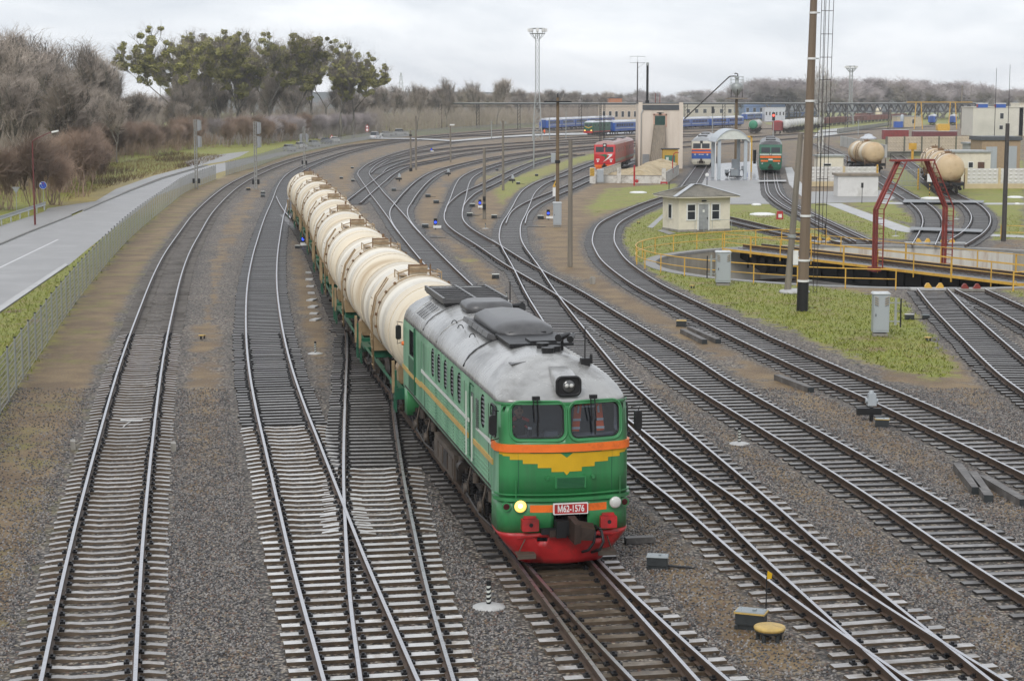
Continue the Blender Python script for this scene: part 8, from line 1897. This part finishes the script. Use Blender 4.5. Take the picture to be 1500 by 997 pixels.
p = at(868, 416); th = thing('concrete_block', 'small concrete block in the gravel beside the thin tall pole', 'block', p); q = MB([m_conc]); q.box((0, 0, .18), (.3, .3, .38)); q.box((0, 0, .39), (.2, .2, .06)); q.build('block', th)
p = at(1033, 276); th = thing('lever_stand', 'black lever stand with a white round disc left of the concrete apron', 'lever', at(1035.5, 276)); q = MB([m_black, m_white]); q.box((0, 0, .1), (.8, .3, .2), 0); q.cyl((0, 0, 0), (0, 0, 1.5), .05, .05, 6, 0); q.cyl((0, 0, 1.6), (0, -.04, 1.6), .22, .22, 14, 1); q.build('lever', th)
for px, py, lb in ((1208.5, 347, 'thin black marker stick beside the double-railed track'), (980, 279, 'black peg beside the loop track')): p = at(px, py); th = thing('marker_stick', lb, 'marker post', p); q = MB([m_black]); q.cyl((0, 0, 0), (0, 0, 1.0), .05, .04, 6); q.box((0, 0, .75), (.1, .1, .2)); q.build('stick', th)
# switch blades' cross rods on the near turnouts
# ---- loose ballast: real stones near the camera (one uncountable mass)
gs = np.random.RandomState(11); N0 = 340000
pxs = gs.uniform(-40, 1540, N0); yy_ = 30+gs.uniform(0, 1, N0)**.8*34
gx = (pxs-750)/F*(yy_*CP+CAMH*SP); gp = np.c_[gx, yy_]
keep = gs.rand(N0) < np.clip(1.25-(yy_-30)/46, .2, 1)
dirtm = np.zeros(N0)
gp = gp[keep]; tree_ = None
# thin out where soil or turf covers the stones
ii = np.argmin(np.abs(rad[:, None]-np.hypot(gp[:, 0], gp[:, 1])[None, :]), axis=0) if False else np.searchsorted(rad, np.hypot(gp[:, 0], gp[:, 1])).clip(0, nr-1)
jj = np.searchsorted(ang[:int((ang < R(24)).sum())], np.arctan2(gp[:, 0], gp[:, 1])).clip(0, na-1)
cov = np.maximum(soil[ii*na+jj], grass[ii*na+jj]*1.2)
kk_ = gs.rand(len(gp)) > cov*.92; gp = gp[kk_]; sd_tr = dtr_full[ii*na+jj][kk_]
bm_me = bpy.data.meshes.new('ballast_stones'); bm_me.from_pydata([(x, y, GZ+(.004 if t_ > 1.45 else -.028)) for (x, y), t_ in zip(gp, sd_tr)], [], [])
bo_ = put('ballast_stones', bm_me); tag(bo_, 'loose grey and brown ballast stones between the tracks', 'ballast', kind='stuff')
m_stone = bpy.data.materials.new('ballast_stone'); m_stone.use_nodes = True; nt = m_stone.node_tree; bs = nt.nodes['Principled BSDF']; oi = _n(nt, 'ShaderNodeObjectInfo'); rp_ = nt.nodes.new('ShaderNodeValToRGB'); e = rp_.color_ramp.elements
e[0].position = 0; e[0].color = (.03, .03, .033, 1); e[1].position = 1; e[1].color = (.26, .20, .14, 1)
for ps, cc in ((.3, (.075, .071, .07)), (.55, (.16, .15, .142)), (.82, (.29, .27, .25)), (.9, (.16, .10, .075)), (.95, (.10, .07, .05))): x = e.new(ps); x.color = (*cc, 1)
nt.links.new(oi.outputs['Random'], rp_.inputs['Fac']); nt.links.new(rp_.outputs['Color'], bs.inputs['Base Color']); bs.inputs['Roughness'].default_value = .5; bs.inputs['Specular IOR Level'].default_value = .4
ng = bpy.data.node_groups.new('stones', 'GeometryNodeTree'); ng.interface.new_socket('Geometry', in_out='INPUT', socket_type='NodeSocketGeometry'); ng.interface.new_socket('Geometry', in_out='OUTPUT', socket_type='NodeSocketGeometry')
gi, go = ng.nodes.new('NodeGroupInput'), ng.nodes.new('NodeGroupOutput'); iop = ng.nodes.new('GeometryNodeInstanceOnPoints'); ico = ng.nodes.new('GeometryNodeMeshIcoSphere'); ico.inputs['Radius'].default_value = 1.0; ico.inputs['Subdivisions'].default_value = 1
sm_ = ng.nodes.new('GeometryNodeSetMaterial'); sm_.inputs['Material'].default_value = m_stone
r1 = ng.nodes.new('FunctionNodeRandomValue'); r1.data_type = 'FLOAT_VECTOR'; r1.inputs[0].default_value = (0, 0, 0); r1.inputs[1].default_value = (6.28, 6.28, 6.28)
r2 = ng.nodes.new('FunctionNodeRandomValue'); r2.data_type = 'FLOAT_VECTOR'; r2.inputs[0].default_value = (.016, .016, .012); r2.inputs[1].default_value = (.039, .039, .03)
L_ = ng.links.new; L_(gi.outputs[0], iop.inputs['Points']); L_(ico.outputs['Mesh'], sm_.inputs['Geometry']); L_(sm_.outputs['Geometry'], iop.inputs['Instance']); L_(r1.outputs[0], iop.inputs['Rotation']); L_(r2.outputs[0], iop.inputs['Scale']); L_(iop.outputs['Instances'], go.inputs[0])
md = bo_.modifiers.new('stones', 'NODES'); md.node_group = ng

# ---- grass tufts: uncountable turf over the green areas that lie within sight of the turntable and the verge
gt = np.random.RandomState(4); gm = MB([M('green_blades', (.16, .185, .022), .8, 0, .4, .5), M('straw_blades', (.22, .20, .05), .8, 0, .35, .5)])
GI = FI[(grass[FI] > .5) & (np.hypot(GP[FI, 0], GP[FI, 1]) < 170) & (np.hypot(GP[FI, 0]-PIT_C[0], GP[FI, 1]-PIT_C[1]) > PIT_R+.9)]; pk = gt.choice(GI, min(len(GI)*4, 90000)); gq = GP[pk]+gt.uniform(-.3, .3, (len(pk), 2)); bad = np.hypot(gq[:, 0]-PIT_C[0], gq[:, 1]-PIT_C[1]) < PIT_R+.8
for px in SHEETS: bad |= poly_mask(gq, px, .1) > 0
for (x, y), d_ in zip(gq[~bad], dry[pk][~bad]):
    h_ = gt.uniform(.03, .11); k_ = 1 if gt.rand() < .12+.5*d_+.25*math.sin(x*.7)*math.sin(y*.4) else 0; t = gt.uniform(0, 3.14); w_ = gt.uniform(.012, .03); a = Vector((math.cos(t)*w_, math.sin(t)*w_, 0)); b = Vector((x, y, GZ)); tp_ = b+Vector((gt.normal(0, .05), gt.normal(0, .05), h_))
    gm.add([b-a, b+a, tp_+a*.5, tp_-a*.5], [(0, 1, 2, 3)], k_)
tag(gm.build('grass_tufts'), 'tufts of green and straw grass round the turntable and beside the road', 'grass', kind='stuff')
HAZE = .00016
# ---------------------------------------------------------------- haze
hzm = bpy.data.materials.new('haze_air'); hzm.use_nodes = True; nt = hzm.node_tree; nt.nodes.clear(); o = _n(nt, 'ShaderNodeOutputMaterial'); v = _n(nt, 'ShaderNodeVolumePrincipled'); v.inputs['Color'].default_value = (.96, .98, 1, 1); v.inputs['Density'].default_value = HAZE; nt.links.new(v.outputs[0], o.inputs['Volume'])
q = MB([hzm]); q.box((0, 1350, 29), (4400, 3200, 61)); ho = q.build('haze'); ho['kind'] = 'stuff'; ho['label'] = 'thin damp haze over the whole yard'
